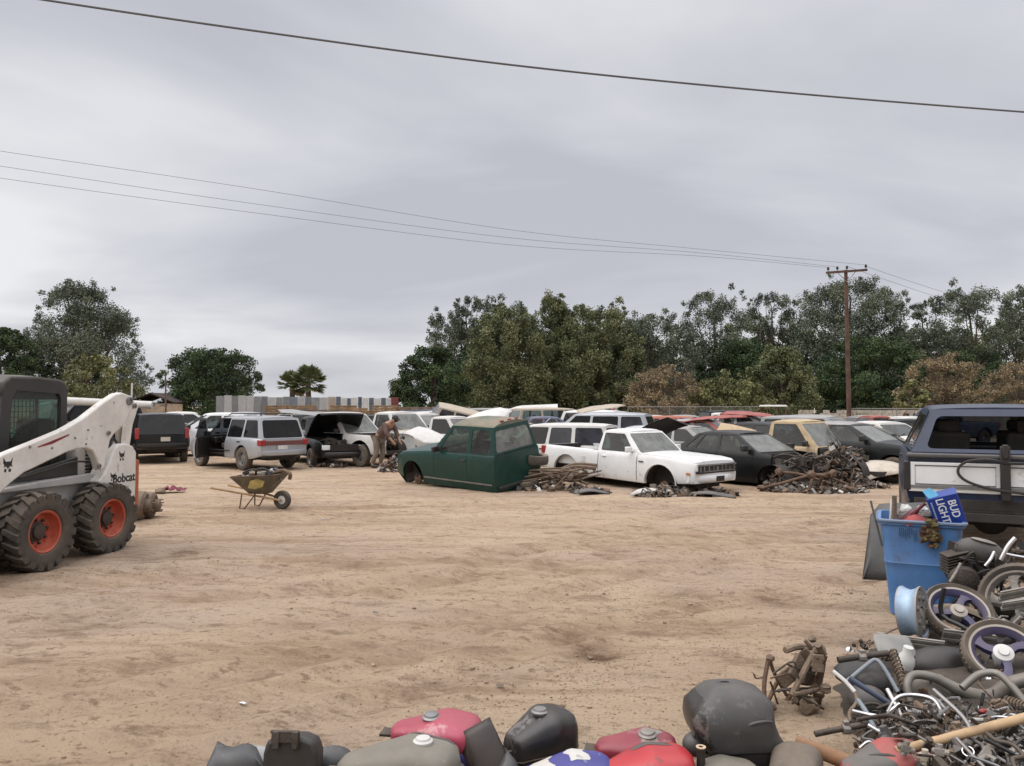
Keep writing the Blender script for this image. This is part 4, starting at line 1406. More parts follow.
# --- right of the white pickup
V('black_sedan', 'black sedan with torn open nose right of the clean white pickup', 'car', pos(744, 18.9, -.12), D(-54), sedan(M_['dusty_black'], lost=('hood', 'nose', 'front_bumper'), front='none', wsglass=M_['dusty_glass'], cut=1.42, engine_n=24,
  wheels=[(1, 1, 'tyre'), (1, -1, 'tyre'), (0, -1, 'hub'), (0, 1, 'hub')]), GRP, scale=.95)
V('tan_pickup', 'tan pickup with its front end stripped to the engine', 'pickup', pos(798, 20.0, -.15), D(-48), pickup(M_['tan'], lost=('hood', 'nose', 'front_bumper'), front='none', wsglass=M_['dusty_glass'], cut=1.08, engine_x=1.8,
  wheels=[(0, 1, 'hub'), (0, -1, 'hub'), (1, 1, 'tyre')], bed_m=M_['rust']), GRP, scale=.9)
V('dark_sedan', 'dark grey sedan with large dusty windscreen right of the tan pickup', 'car', pos(850, 20.3), D(-48), sedan(M_['dusty_black'], wsglass=M_['dusty_glass'], roof_m=M_['grey_paint'], lost=('front_bumper',), front='nolamp'), GRP, scale=1.0)
V('white_sedan', 'white sedan showing only its hood left of the navy truck', 'car', pos(885, 24.5), D(-70), sedan(M_['dirty_white']), GRP, scale=.95)
# --- back rows
BACK = [
    ('dark_suv', 'dark suv with white hood facing the camera behind the loader cab', 'suv', 66, 25.5, 250, suv(M_['dusty_black'], glass=DT, hood_m=M_['white']), 1.16),
    ('white_sedan', 'white sedan far back behind the black suv', 'car', 190, 36, 20, sedan(M_['dirty_white'], glass=DT), 1.1),
    ('orange_car', 'faded orange red car roof behind the grey suv', 'car', 652, 30, 175, sedan(M_['orange_red'], cabin=(-1.9, -1.5, .4, 1.0, 1.45)), 1.0),
    ('white_sedan', 'white sedan low between the orange red car and the dark red car', 'car', 664, 26.5, 160, sedan(M_['dirty_white']), .92),
    ('red_car', 'dark red car with torn roof behind the black sedan', 'car', 706, 25, -30, sedan(M_['red'], roof_m=M_['grey_paint'], wsglass=M_['dusty_glass']), 1.0),
    ('grey_sedan', 'grey sedan between the dark red car and the tan pickup', 'car', 748, 27, -30, sedan(M_['grey_paint'], wsglass=M_['dusty_glass']), 1.08),
    ('red_pickup', 'small red pickup far back left of the navy truck', 'pickup', 874, 31, 180, pickup(M_['red']), .8),
    ('dark_hatchback', 'dark hatchback far back beside the small red pickup', 'car', 897, 29, 170, sedan(M_['dusty_black']), .95),
    ('blue_sedan', 'dark blue sedan far back behind the dark grey sedan', 'car', 832, 30, -20, sedan(M_['blue_paint']), .9),
    ('white_suv', 'white suv far back left of the grey suv', 'suv', 612, 33, -30, suv(M_['white']), 1.0),
    ('beige_van', 'beige van far back behind the scrap heap', 'van', 560, 36, 20, van(M_['beige']), 1.0),
    ('grey_sedan', 'grey sedan far back under the fan palms', 'car', 332, 35, 30, sedan(M_['grey_paint']), 1.05),
    ('dark_sedan', 'dark sedan far back between white van and pallets', 'car', 380, 36, 15, sedan(M_['dusty_black']), 1.0),
    ('silver_sedan', 'silver sedan far back right of the white sedan', 'car', 255, 34, 10, sedan(M_['silver']), 1.1),
    ('white_pickup', 'white pickup far back behind the dark red car', 'pickup', 720, 33, -15, pickup(M_['dirty_white']), .85),
    ('grey_suv', 'grey suv far back behind the tan pickup roof', 'suv', 795, 33, 200, suv(M_['grey_paint']), .88),
]
for (n, l, c, px, Y, hd, sp_, sc) in BACK:
    V(n, l, c, pos(px, Y), D(hd), sp_, GRP, scale=sc)
V('beige_suv', 'beige suv tilted nose up with its side windows showing behind the green cab', 'suv', pos(470, 31, .30), D(10), suv(M_['beige'], glass=M_['film_glass'], wsglass=M_['film_glass']), GRP, roll=D(12), pitch=D(14), scale=.8)


for i, (n, c, px, Y, hd, kind, m, l) in enumerate([
    ('car', 'car', 405, 41, 20, sedan, 'dirty_white', 'white car far back right of the maroon fence door'),
    ('car', 'car', 275, 38, 200, sedan, 'dusty_black', 'dark car far back left of the grey sedan under the palms'),
    ('van', 'van', 505, 42, 10, van, 'grey_paint', 'grey van far back under the olive trees'),
    ('car', 'car', 535, 33, 190, sedan, 'blue_paint', 'blue car far back behind the silver minivan'),
    ('car', 'car', 690, 38, 5, sedan, 'grey_paint', 'grey car far back under the brown mesquite'),
    ('car', 'car', 645, 37, 180, sedan, 'dirty_white', 'white car far back right of the scrap heap'),
    ('suv', 'suv', 742, 38, 10, suv, 'dusty_black', 'dark suv far back before the chain link fence'),
    ('car', 'car', 815, 37, 170, sedan, 'red', 'red car far back left of the utility pole'),
    ('car', 'car', 860, 36, 190, sedan, 'grey_paint', 'grey car far back right of the utility pole'),
    ('car', 'car', 912, 33, 15, sedan, 'dirty_white', 'white car far back behind the dark hatchback'),
    ('pickup', 'pickup', 940, 36, 200, pickup, 'blue_paint', 'blue pickup far back hidden beyond the navy truck'),
    ('car', 'car', 120, 40, 10, sedan, 'silver', 'silver car far back left of the black suv'),
    ('car', 'car', 60, 38, 190, sedan, 'red', 'red car far back behind the loader cab')]):
    V(n, l, c, pos(px, Y), D(hd), kind(M_[m], interior=False), GRP, scale=.98)

MIDROW = [
    ('sedan', 'car', 690, 22.0, -40, sedan, 'grey_paint', 'grey sedan squeezed between the clean white pickup and the dark red car', .9),
    ('sedan', 'car', 770, 23.5, -45, sedan, 'dusty_black', 'black sedan squeezed behind the tan pickup bed', .95),
    ('sedan', 'car', 640, 24.0, 150, sedan, 'silver', 'silver sedan right behind the clean white pickup cab', .88),
    ('suv', 'suv', 825, 24.5, -45, suv, 'grey_paint', 'grey suv right behind the dark grey sedan', .92),
    ('sedan', 'car', 868, 22.4, -35, sedan, 'beige', 'beige sedan behind the rust stained white hood', .9),
    ('sedan', 'car', 500, 25.0, 165, sedan, 'beige', 'beige sedan right behind the dark green cab', .95),
    ('pickup', 'pickup', 450, 26.5, -30, pickup, 'dirty_white', 'white pickup directly behind the green cab hood', .82),
]
for (n, c, px, Y, hd, kind, m, l, sc) in MIDROW:
    V(n, l, c, pos(px, Y), D(hd), kind(M_[m], wsglass=M_['dusty_glass'], glass=DT), GRP, scale=sc)

# ------------------------------------------------------------------ person bending over the fender
def person(label, loc, heading):
    root = thing('person', label, 'person', loc, (0, 0, heading))

    def skin(name, verts, edges, radii, m, sub=2, par=root):
        me = bpy.data.meshes.new(name)
        me.from_pydata(verts, edges, [])
        o = bpy.data.objects.new(name, me)
        col.objects.link(o)
        o.parent = par
        o.modifiers.new('skin', 'SKIN')
        for i, r in enumerate(radii):
            s = me.skin_vertices[0].data[i]
            s.radius = (r, r)
            s.use_root = (i == 0)
        sb = o.modifiers.new('sub', 'SUBSURF'); sb.levels = sub; sb.render_levels = sub
        me.materials.append(m)
        return o
    sk = M_['skin']
    # forward = +x.  hips 0.9 high, trunk bent forward, arms reaching down
    v = [(0, 0, .92), (.12, 0, 1.05), (.27, 0, 1.2), (.40, 0, 1.32), (.47, 0, 1.38), (.56, 0, 1.43), (.63, 0, 1.46),   # 0..6 spine to head
         (.38, .19, 1.30), (.47, .25, 1.05), (.62, .18, .86), (.66, .15, .80),     # left arm 7..10
         (.38, -.19, 1.30), (.46, -.25, 1.05), (.60, -.18, .85), (.64, -.15, .79),  # right arm
         (-.01, .1, .86), (.08, .12, .48), (-.05, .13, .09), (.10, .14, .04),  # left leg 15..18
         (-.01, -.1, .86), (.02, -.13, .48), (-.14, -.14, .09), (.01, -.15, .04)]
    e = [(0, 1), (1, 2), (2, 3), (3, 4), (4, 5), (5, 6), (3, 7), (7, 8), (8, 9), (9, 10), (3, 11), (11, 12), (12, 13), (13, 14), (0, 15), (15, 16), (16, 17), (17, 18), (0, 19), (19, 20), (20, 21), (21, 22)]
    r = [.13, .13, .14, .13, .06, .09, .085, .06, .045, .035, .04, .06, .045, .035, .04, .09, .06, .045, .04, .09, .06, .045, .04]
    skin('body', v, e, r, sk)
    shirt = mat('brown_jacket_cloth', (.13, .085, .072), .9, var=.2)
    trou = mat('beige_trouser_cloth', (.20, .16, .125), .9, var=.2)
    sv = [v[0], v[1], v[2], v[3], v[7], v[8], (.58, .19, .92), v[11], v[12], (.56, -.19, .92)]
    skin('jacket', sv, [(0, 1), (1, 2), (2, 3), (3, 4), (4, 5), (5, 6), (3, 7), (7, 8), (8, 9)], [.16, .165, .18, .165, .085, .07, .055, .085, .07, .055], shirt)
    tv = [v[0], v[15], v[16], (-.04, .13, .14), v[19], v[20], (-.13, -.14, .14)]
    skin('trousers', tv, [(0, 1), (1, 2), (2, 3), (0, 4), (4, 5), (5, 6)], [.155, .12, .085, .07, .12, .085, .07], trou)
    c = MB()
    c.ell((.605, 0, 1.475), (.115, .095, .10), 14, 10, (0, .5, 0))
    c.box((.71, 0, 1.455), (.1, .14, .02), (0, .5, 0))
    c.build('cap', mat('dark_cap_cloth', (.03, .028, .027), .9), root, bevel=.005)
    f = MB()
    f.ell((.70, 0, 1.40), (.022, .018, .03), 8, 6)
    for s in (1, -1):
        f.ell((.685, s * .035, 1.435), (.012, .014, .010), 8, 6)
        f.ell((.60, s * .095, 1.42), (.03, .012, .035), 8, 6)
    f.build('face', sk, root)
    for s in (1, -1):
        h = MB()
        o = Vector(v[10 if s > 0 else 14])
        h.ell(o, (.05, .028, .045), 10, 8)
        for k in range(4):
            b = o + Vector((.035, s * (-.025 + .017 * k), -.025))
            h.tube([b, b + Vector((.03, 0, -.03)), b + Vector((.025, -s * .004, -.065))], [.009, .008, .007], 6)
        b = o + Vector((.02, -s * .03, -.01))
        h.tube([b, b + Vector((.03, -s * .015, -.02)), b + Vector((.045, -s * .01, -.045))], [.010, .009, .008], 6)
        h.build('hand', sk, root)
        sh = MB()
        p = v[18 if s > 0 else 22]
        sh.ell((p[0] - .06, p[1], .055), (.14, .05, .055), 12, 8)
        sh.build('shoe', M_['plastic'], root)
    return root


person('person in brown jacket and cap bending over the front wheel of a white pickup', pos(379, 23.2), D(-28))
# ------------------------------------------------------------------ fences, walls, pole, wires, heaps behind the yard
def fence_metal():
    """corrugated sheets standing side by side, each its own grey"""
    root = thing('corrugated_fence', 'long fence of upright corrugated metal sheets under the fan palms', 'fence', pos(300, 46), (0, 0, 0))
    ms = [mat('fence_sheet_grey', (.34, .36, .37), .5, .3, dust=.2, var=.1), mat('fence_sheet_pale', (.50, .51, .51), .5, .2, dust=.2, var=.08),
          mat('fence_sheet_white', (.66, .66, .64), .55, 0, dust=.2, var=.06), mat('fence_sheet_dull', (.26, .28, .30), .5, .3, dust=.2, var=.1), mat('fence_sheet_beige', (.45, .40, .33), .6, 0, dust=.3, var=.1),
          mat('fence_sheet_blue_grey', (.24, .28, .33), .5, .2, dust=.2, var=.1)]
    P0 = pos(300, 46)
    edges = [216, 224, 232, 238, 246, 254, 261, 268, 276, 283, 290, 298, 305, 312, 320, 328, 336, 341, 347, 351, 358, 362, 369, 374, 381, 386, 392]
    for i, (a, b) in enumerate(zip(edges, edges[1:])):
        xa, xb = pos(a, 46)[0] - P0[0], pos(b, 46)[0] - P0[0]
        h = 2.45 + rnd.uniform(-.05, .06) - .0015 * (a - 216) * .5
        m = ms[[0, 1, 0, 1, 1, 0, 3, 1, 0, 0, 5, 1, 3, 0, 1, 0][i % 16]] if a < 336 else ms[2 if i % 2 else 5]
        if a == 328:
            m = ms[4]
        mb = MB()
        n = 12
        rows = []
        for k in range(n + 1):
            x = lerp(xa + .008, xb - .008, k / n)
            y = .02 * (1 if k % 2 else -1)
            rows.append([Vector((x, y, .04)), Vector((x, y, h))])
        mb.grid(rows)
        mb.build('metal_sheet', m, root, smooth=0, solid=.006)
    r = MB()
    for z in (.5, 2.0):
        r.box(((pos(216, 46)[0] + pos(392, 46)[0]) / 2 - P0[0], .08, z), (pos(392, 46)[0] - pos(216, 46)[0], .05, .08))
    r.build('rail', M_['pallet'], root)
    d = MB()
    d.box((pos(395, 46)[0] - P0[0], -.02, 1.2), (.42, .05, 2.35))
    d.build('door', mat('maroon_paint', (.14, .018, .022), .5, dust=.2), root)


fence_metal()


def block_wall(label, px0, px1, Y0, Y1, h, m, posts=True):
    a, b = Vector(pos(px0, Y0)), Vector(pos(px1, Y1))
    Ln = (b - a).length
    root = thing('block_wall', label, 'wall', a, (0, 0, math.atan2(b.y - a.y, b.x - a.x)))
    w = MB()
    c = 0
    z = 0
    while z < h - .01:
        x = -.2 if c % 2 else 0.0
        while x < Ln:
            x0, x1 = max(0, x), min(Ln, x + .39)
            if x1 - x0 > .03 and not (z > h - .35 and rnd.random() < .12):
                w.box(((x0 + x1) / 2, rnd.uniform(-.004, .004), z + .1), (x1 - x0 - .012, .15, .19))
            x += .4
        z += .2
        c += 1
    w.box((Ln / 2, 0, h / 2 - .1), (Ln, .13, h - .25))
    w.build('blocks', m, root, smooth=0)
    if posts:
        p = MB()
        k = 0
        while k * 3.2 < Ln:
            p.box((k * 3.2, -.02, h / 2 + .05), (.2, .2, h + .1)); k += 1
        p.build('column', mat('concrete', (.36, .32, .28), .9, var=.2, dust=.2), root)


block_wall('low brown block wall under the deep green round tree', 394, 470, 47, 52, 1.7, mat('brown_block', (.22, .165, .13), .95, var=.3, dust=.3))
block_wall('long pale block wall behind the tan pickup and utility pole', 800, 1010, 50, 44, 1.45, mat('pale_block', (.40, .36, .31), .95, var=.25, dust=.2))
block_wall('tan block wall far back left of the dark rounded tree', 118, 182, 62, 60, 2.0, mat('tan_block', (.33, .26, .19), .95, var=.25, dust=.2), False)

# house
hx = pos(160, 66)
hs = thing('house', 'small house with dark gable roof between the left trees', 'house', hx, scale=.8)
h_ = MB(); h_.box((0, 0, 1.3), (4.2, 4, 2.6)); h_.build('wall', mat('house_wall', (.34, .28, .22), .9, var=.15), hs)
h_ = MB(); h_.prism([(-2.5, 2.6), (0, 3.55), (2.5, 2.6), (2.5, 2.72), (0, 3.7), (-2.5, 2.72)], -2.3, 2.3); h_.build('roof', mat('house_roof', (.05, .032, .028), .8), hs)
h_ = MB(); h_.box((.8, -2.02, 1.4), (.9, .06, 1.0)); h_.build('window', M_['dark_glass'], hs)
h_ = MB(); h_.box((-.9, -2.02, 1.05), (.9, .06, 2.0)); h_.build('door', M_['pallet'], hs)


def pole(label, px, ytop, Y, arms=True, r=.14, grp=None):
    p0 = Vector(pos(px, Y))
    h = at(px, ytop, Y).z
    root = thing('utility_pole', label, 'utility pole', p0, (0, 0, 0), grp)
    m = MB()
    m.tube([(.10, 0, -.2), (.05, 0, h * .5), (0, 0, h)], [r, r * .9, r * .7], 12)
    m.build('pole', M_['polewood'], root)
    if arms:
        a = MB()
        a.box((0, -.12, h - .10), (2.45, .11, .13), (0, -.07, 0))
        a.build('crossarm', M_['polewood'], root)
        for s in (1, -1):
            b = MB(); b.tube([(s * .55, -.13, h - .13 + s * .04), (0, -.13, h - .75)], .02, 5); b.build('brace', M_['steel'], root)
        for x in (-1.1, -.55, 0.02, 1.15):
            i = MB()
            z = h - .03 + x * .07
            i.lathe([(.02, 0), (.02, .08), (.075, .09), (.08, .15), (.05, .17), (.07, .19), (.06, .25), (.0, .27)], 10, Matrix.Translation((x, -.12, z)))
            i.build('insulator', M_['plastic'], root)
    return root, h


PY = 46
pl_, ph = pole('tall brown wooden utility pole with crossarm right of centre', 847.5, 270, PY)
pole('thin wooden pole beside the small house', 165, 373, 58, arms=False, r=.07)


def wire(label, pts, r, grp=None, name='power_line', twist=False):
    m = MB()
    p = curve_pts(pts, 16)
    m.tube(p, r, 6)
    o = m.build(name, mat('wire', (.09, .09, .095), .6, var=.1), None)
    tag(o, label, 'wire', grp)


def sagged(a, b, n, sag):
    a, b = Vector(a), Vector(b)
    return [a.lerp(b, k / n) - Vector((0, 0, sag * 4 * (k / n) * (1 - k / n))) for k in range(n + 1)]


# thick service cable over the clearing
def wire_px(label, pts, Ya, Yb, r, grp=None, name='power_line', end=None):
    """span of wire: surveyed sights taken at distances between its two ends"""
    x0, x1 = pts[0][0], pts[-1][0]
    P = [at(x, y, 1 / lerp(1 / Ya, 1 / Yb, (x - x0) / (x1 - x0))) for x, y in pts]
    if end is not None:
        P[-1] = Vector(end)
    wire(label, P, r, grp, name)


wire_px('thick black cable crossing the top of the sky', [(-150, -31), (45, 0), (256, 31), (512, 65), (768, 91), (1024, 112), (1180, 122)], 15, 20, .024, name='overhead_cable')
hp = Vector(pos(847.5, PY))
for (ys, xo, l) in (((151, 189, 230), 1.15, 'upper of the three thin wires running left from the pole'), ((166, 204, 238), -.55, 'middle of the three thin wires running left from the pole'),
                    ((178, 213, 245), -1.1, 'lowest of the three thin wires running left from the pole')):
    e = Vector((hp.x + xo, PY - .12, ph + .2 + xo * .07))
    wire_px(l, [(-180, ys[0] - 28), (0, ys[0]), (256, ys[1]), (512, ys[2]), (700, 0.47 * (ys[2]) + .53 * 266), (850, 268)], 30, PY, .0085, 'thin power lines', end=e)
for (xo, x1, y1, l) in ((1.15, 1100, 335, 'upper thin wire running right from the pole'), (.02, 1120, 350, 'lower thin wire running right from the pole')):
    e = Vector((hp.x + xo, PY - .12, ph + .2))
    s = at(x1, y1, 60)
    wire(l, sagged(e, s, 6, .25), .010, 'thin power lines')


def chainlink(label, px0, px1, Y0, Y1, h=1.8):
    a, b = Vector(pos(px0, Y0)), Vector(pos(px1, Y1))
    Ln = (b - a).length
    root = thing('chain_link_fence', label, 'fence', a, (0, 0, math.atan2(b.y - a.y, b.x - a.x)))
    k = 0
    while k * 2.6 <= Ln:
        p = MB(); p.tube([(k * 2.6, 0, 0), (k * 2.6, 0, h + .05)], .035, 8); p.build('post', M_['steel'], root); k += 1
    p = MB(); p.tube([(0, 0, h), (Ln, 0, h)], .022, 6); p.build('rail', M_['steel'], root)
    w = MB()
    x = -h
    while x < Ln:
        for d in (1, -1):
            x0, x1 = (x, x + h) if d > 0 else (x + h, x)
            z0, z1 = 0.03, h
            if min(x0, x1) < 0 or max(x0, x1) > Ln:
                continue
            w.tube([(x0, .01 * d, z0), (x1, .01 * d, z1)], .004, 3)
        x += .14
    w.build('wire_mesh', M_['steel'], root, smooth=0)


chainlink('chain link fence with steel posts in front of the brown mesquite', 628, 760, 47, 48)
chainlink('chain link fence along the pale block wall right of the pole', 850, 930, 46, 43, 1.7)

# ---- pallets, stacked by the metal fence
def pallet_mesh():
    m = MB()
    for k in range(7):
        m.box((0, -.5 + k * .1667, .13), (1.2, .11, .02))
    for y in (-.48, 0, .48):
        m.box((0, y, .075), (1.2, .09, .085))
    for k in range(3):
        m.box((-.5 + k * .5, 0, .02), (.1, 1.05, .02))
    return m


p0 = pallet_mesh().build('wooden_pallet', M_['pallet'], smooth=0)
first = True
PST = [(279, 41, 13, 'stack of wooden pallets under the fan palms'), (303, 41, 13, 'stack of wooden pallets right under the taller palm'), (318, 41, 11, 'short stack'), (343, 41, 13, ''), (356, 41, 12, ''), (372, 42, 11, ''), (386, 42, 13, '')]
ORD = ['leftmost', 'second', 'third', 'fourth', 'fifth', 'sixth', 'rightmost']
for si, (px, Y, n, _) in enumerate(PST):
    for k in range(n):
        o = p0 if first else p0.copy()
        if not first:
            col.objects.link(o)
        first = False
        x, y, _z = pos(px, Y)
        o.location = (x + rnd.uniform(-.05, .05), y + rnd.uniform(-.05, .05), k * .145 + .002)
        o.rotation_euler = (0, 0, rnd.uniform(-.06, .06))
        tag(o, 'wooden pallet within the %s pallet stack counted from the left, before the metal fence' % ORD[si], 'pallet', 'wooden pallets in the %s stack' % ORD[si])


# ---- heaps of torn sheet metal and plastic (uncountable)
def heap(name, mts, px, Y, w, d, h, n, smin, smax, seed):
    r = random.Random(seed)
    c = Vector(pos(px, Y))
    m = MB()
    for k in range(n):
        a, q = r.uniform(0, 2 * PI), math.sqrt(r.random())
        z = h * (1 - q) ** .8 * r.uniform(.35, 1.05)
        p = c + Vector((math.cos(a) * q * w, math.sin(a) * q * d, z))
        s = r.uniform(smin, smax)
        m.cur = r.randrange(len(mts))
        R_ = Euler((r.uniform(-1, 1), r.uniform(-1, 1), r.uniform(0, 6))).to_matrix().to_4x4()
        kind = r.random()
        T_ = Matrix.Translation(p) @ R_
        if kind < .55:   # bent sheet
            rows = []
            for i in range(4):
                rows.append([Vector(((i - 1.5) * s * .35, (j - 1) * s * r.uniform(.25, .4), r.uniform(-.16, .16) * s)) for j in range(3)])
            m.grid(rows, T_)
        elif kind < .8:
            m.tube(curve_pts([(-s, 0, 0), (0, s * r.uniform(-.4, .4), s * .2), (s, 0, r.uniform(-.3, .3) * s)], 3), s * r.uniform(.025, .06), 5, M=T_)
        else:
            m.box((0, 0, 0), (s, s * .7, s * .4), M=T_)
    return tag(m.build(name, mts, smooth=30, solid=.012), kind='stuff')


SW, SB, SR = M_['dirty_white'], M_['beige'], M_['red']
heap('sheet_metal_scrap', [SW, SW, SB, M_['silver'], M_['gplastic'], SW, M_['blue_paint'], M_['orange_red']], 612, 44, 2.6, 2.0, 1.95, 420, .15, .55, 3)
heap('mixed_scrap', [SW, SB, SR, M_['gplastic'], M_['rust'], M_['blue_paint']], 425, 44, 2.0, 1.5, 1.5, 220, .2, .6, 4)
heap('mixed_scrap', [SW, SB, M_['rust'], M_['gplastic'], M_['orange_red']], 760, 45, 3.4, 1.4, 1.45, 260, .15, .5, 5)
heap('mixed_scrap', [SW, SB, SR, M_['gplastic'], M_['rust'], M_['silver'], M_['plastic']], 905, 40, 3.2, 1.3, 1.4, 260, .15, .5, 6)
heap('mixed_scrap', [SW, SB, M_['rust'], SB, SR], 232, 40, 2.2, 1.2, 1.5, 200, .15, .5, 7)
heap('mixed_scrap', [SW, SB, M_['rust'], SR, M_['plastic']], 816, 44, 1.6, 1.2, 1.7, 160, .15, .5, 8)

# ---- boats and other large things far back
def boat(label, px, Y, z, hd, Lb, Wb, m, pitch=0, roll=0, strip=None):
    b = MB()
    rows = []
    for k in range(13):
        u = k / 12
        x = -Lb / 2 + Lb * u
        w = Wb / 2 * (1 - max(0, (u - .45) / .55) ** 2.2)
        keel = .55 * max(0, (u - .55) / .45) ** 2
        prof = []
        for f in (-1, -.95, -.8, -.4, 0, .4, .8, .95, 1):
            zz = .75 * (abs(f) ** 2.2) + keel * (1 - abs(f)) + .12 * u
            prof.append(Vector((x, f * max(w, .02), zz)))
        rows.append(prof)
    b.grid(rows)
    b.grid([[r[0] + Vector((0, .02, .0)) for r in rows], [r[4] * .5 + Vector((r[0].x * .5, r[0].y * .5, .3)) * 1.0 for r in rows], [r[-1] - Vector((0, .02, 0)) for r in rows]])
    b.add(rows[0], [tuple(range(9))])
    t = thing('boat', label, 'boat', pos(px, Y, z), (roll, pitch, hd))
    b.build('hull', m, t, smooth=45)
    s = MB()
    s.tube([r[0] + Vector((0, 0, .02)) for r in rows] + [r[-1] + Vector((0, 0, .02)) for r in rows[::-1]], .035, 6, closed=True)
    s.build('gunwale', strip or M_['steel'], t)
    return t


boat('small blue and white boat hull behind the white van', 438, 36, .75, D(35), 3.2, 1.3, M_['dirty_white'], roll=D(8), strip=M_['blue_paint'])
boat('long white hull turned upside down behind the green cab roof', 527, 38, 1.95, D(178), 3.0, 1.5, M_['dirty_white'], roll=D(180), strip=M_['beige'])
st = thing('trestle', 'dark steel trestle under the upturned white hull', 'stand', pos(527, 38))
for x in (-1.0, 0.9):
    m = MB()
    for y in (-.4, .4):
        m.box((x, y, .6), (.08, .08, 1.2))
    m.box((x, 0, 1.2), (.1, 1.0, .1))
    m.build('frame', M_['rust'], st)
m = MB(); m.box((0, 0, .5), (1.9, .06, .06)); m.build('brace', M_['rust'], st)
st = thing('trestle', 'steel trestle under the small blue and white boat', 'stand', pos(438, 36))
m = MB(); m.box((0, 0, .66), (.2, 1.0, .12)); m.box((0, -.35, .32), (.08, .08, .64)); m.box((0, .35, .32), (.08, .08, .64)); m.build('frame', M_['rust'], st)
st = thing('scrap_block', 'crushed dark car block under the tilted beige suv', 'scrap', pos(466, 31))
m = MB(); m.ell((0, 0, .35), (1.8, .9, .45), 14, 7, jit=.12); m.build('block', M_['rust'], st, smooth=0)

# small loader canopy far back (white roof on four posts)
ct = thing('forklift', 'old forklift with white canopy far back above the dark red car', 'forklift', pos(773, 43))
m = MB(); m.box((0, 0, 1.86), (1.2, 1.3, .10), top=(.92, .92)); m.build('canopy', M_['dirty_white'], ct, bevel=.03)
for x in (-.5, .5):
    for y in (-.55, .55):
        m = MB(); m.tube([(x, y, .6), (x, y, 1.82)], .03, 6); m.build('post', M_['rust'], ct)
m = MB(); m.box((0, 0, .65), (1.3, 1.1, .7)); m.box((-.3, 0, 1.1), (.5, .6, .3)); m.build('body', M_['tan'], ct, bevel=.05)
for x in (-.45, .45):
    for y in (-.5, .5):
        m = MB(); m.tube([(x, y - .09, .3), (x, y + .09, .3)], .3, 18); m.build('wheel', M_['rubber'], ct)
m = MB(); m.box((.8, .3, .9), (.06, .08, 1.8)); m.box((.8, -.3, .9), (.06, .08, 1.8)); m.box((1.1, .25, .12), (.8, .08, .04)); m.box((1.1, -.25, .12), (.8, .08, .04)); m.build('mast', M_['rust'], ct)

# agaves by the wall
def agave(px, Y, s, l, seed):
    r = random.Random(seed)
    m = MB()
    for k in range(46):
        a = r.uniform(0, 2 * PI); el = r.uniform(.35, 1.45)
        d = Vector((math.cos(a) * math.cos(el), math.sin(a) * math.cos(el), math.sin(el)))
        t = d.cross(Vector((0, 0, 1))).normalized()
        Ln = s * r.uniform(.75, 1.1)
        w = .045 * s + .02
        p = [Vector((0, 0, 0)), d * Ln * .5, d * Ln + Vector((0, 0, -.08 * Ln))]
        up = t.cross(d) * w * .4
        m.add([p[0] - t * w, p[0] + t * w, p[1] - t * w * 1.1 + up, p[1] + t * w * 1.1 + up, p[2], p[1] - up], [(0, 1, 5), (1, 3, 5), (0, 5, 2), (5, 3, 4), (2, 5, 4)])
    o = m.build('agave', LM['yellow'][1] if seed % 2 else LM['olive'][2], loc=pos(px, Y), smooth=0)
    tag(o, l, 'plant', 'spiky plants by the pale wall')


agave(857, 42, 1.75, 'larger spiky green agave right of the utility pole base', 1)
agave(870, 42.5, 1.6, 'spiky green agave in the middle of the plants by the pale wall', 2)
agave(886, 42, 1.2, 'smallest and rightmost spiky agave by the pale wall', 3)

# white pipe on the roof of the dark suv behind the loader
m = MB()
a, b = at(40, 399.5, 24.6), at(152, 405, 25.3)
m.tube([a, b], .12, 14)
tag(m.build('white_pipe', M_['dirty_white']), 'long white pipe lying across a dark suv roof behind the loader', 'pipe')

# ---- stripped frame with axle and tyre between the green cab and the white pickup
fr = thing('truck_frame', 'rusty stripped truck frame lying right of the green cab', 'truck frame', pos(548, 17.6), (0, 0, D(-8)))
for s in (1, -1):
    m = MB()
    p = curve_pts([(-1.15, s * .42, .42), (-.5, s * .42, .36), (.1, s * .40, .34), (.6, s * .38, .5), (1.1, s * .38, .48)], 5)
    m.tube(p, .030, 6, flat=1.5)
    m.build('frame_rail', M_['brown_iron'], fr)
for x in (-1.0, -.3, .5, 1.05):
    m = MB(); m.tube([(x, -.42, .42), (x, .42, .42)], .028, 6); m.build('cross_member', M_['brown_iron'], fr)
m = MB(); m.tube([(.55, -.8, .3), (.55, .8, .3)], .055, 10); m.ell((.55, 0, .3), (.17, .19, .17), 12, 8); m.build('axle', M_['brown_iron'], fr)
for s in (1, -1):
    m = MB()
    for k in range(4):
        m.tube(curve_pts([(-.1 + .1 * k, s * .5, .38 - .02 * k), (.55, s * .5, .22 - .012 * k), (1.2 - .1 * k, s * .5, .36 - .02 * k)], 5), .016, 4)
    m.build('leaf_spring', M_['brown_iron'], fr)
m = MB()
for k in range(14):
    p = [Vector((rnd.uniform(-1.2, 1.2), rnd.uniform(-.7, .3), rnd.uniform(.06, .5))) for _ in range(3)]
    m.tube(curve_pts(p, 4), rnd.uniform(.012, .03), 5)
m.build('brake_line', M_['brown_iron'], fr)


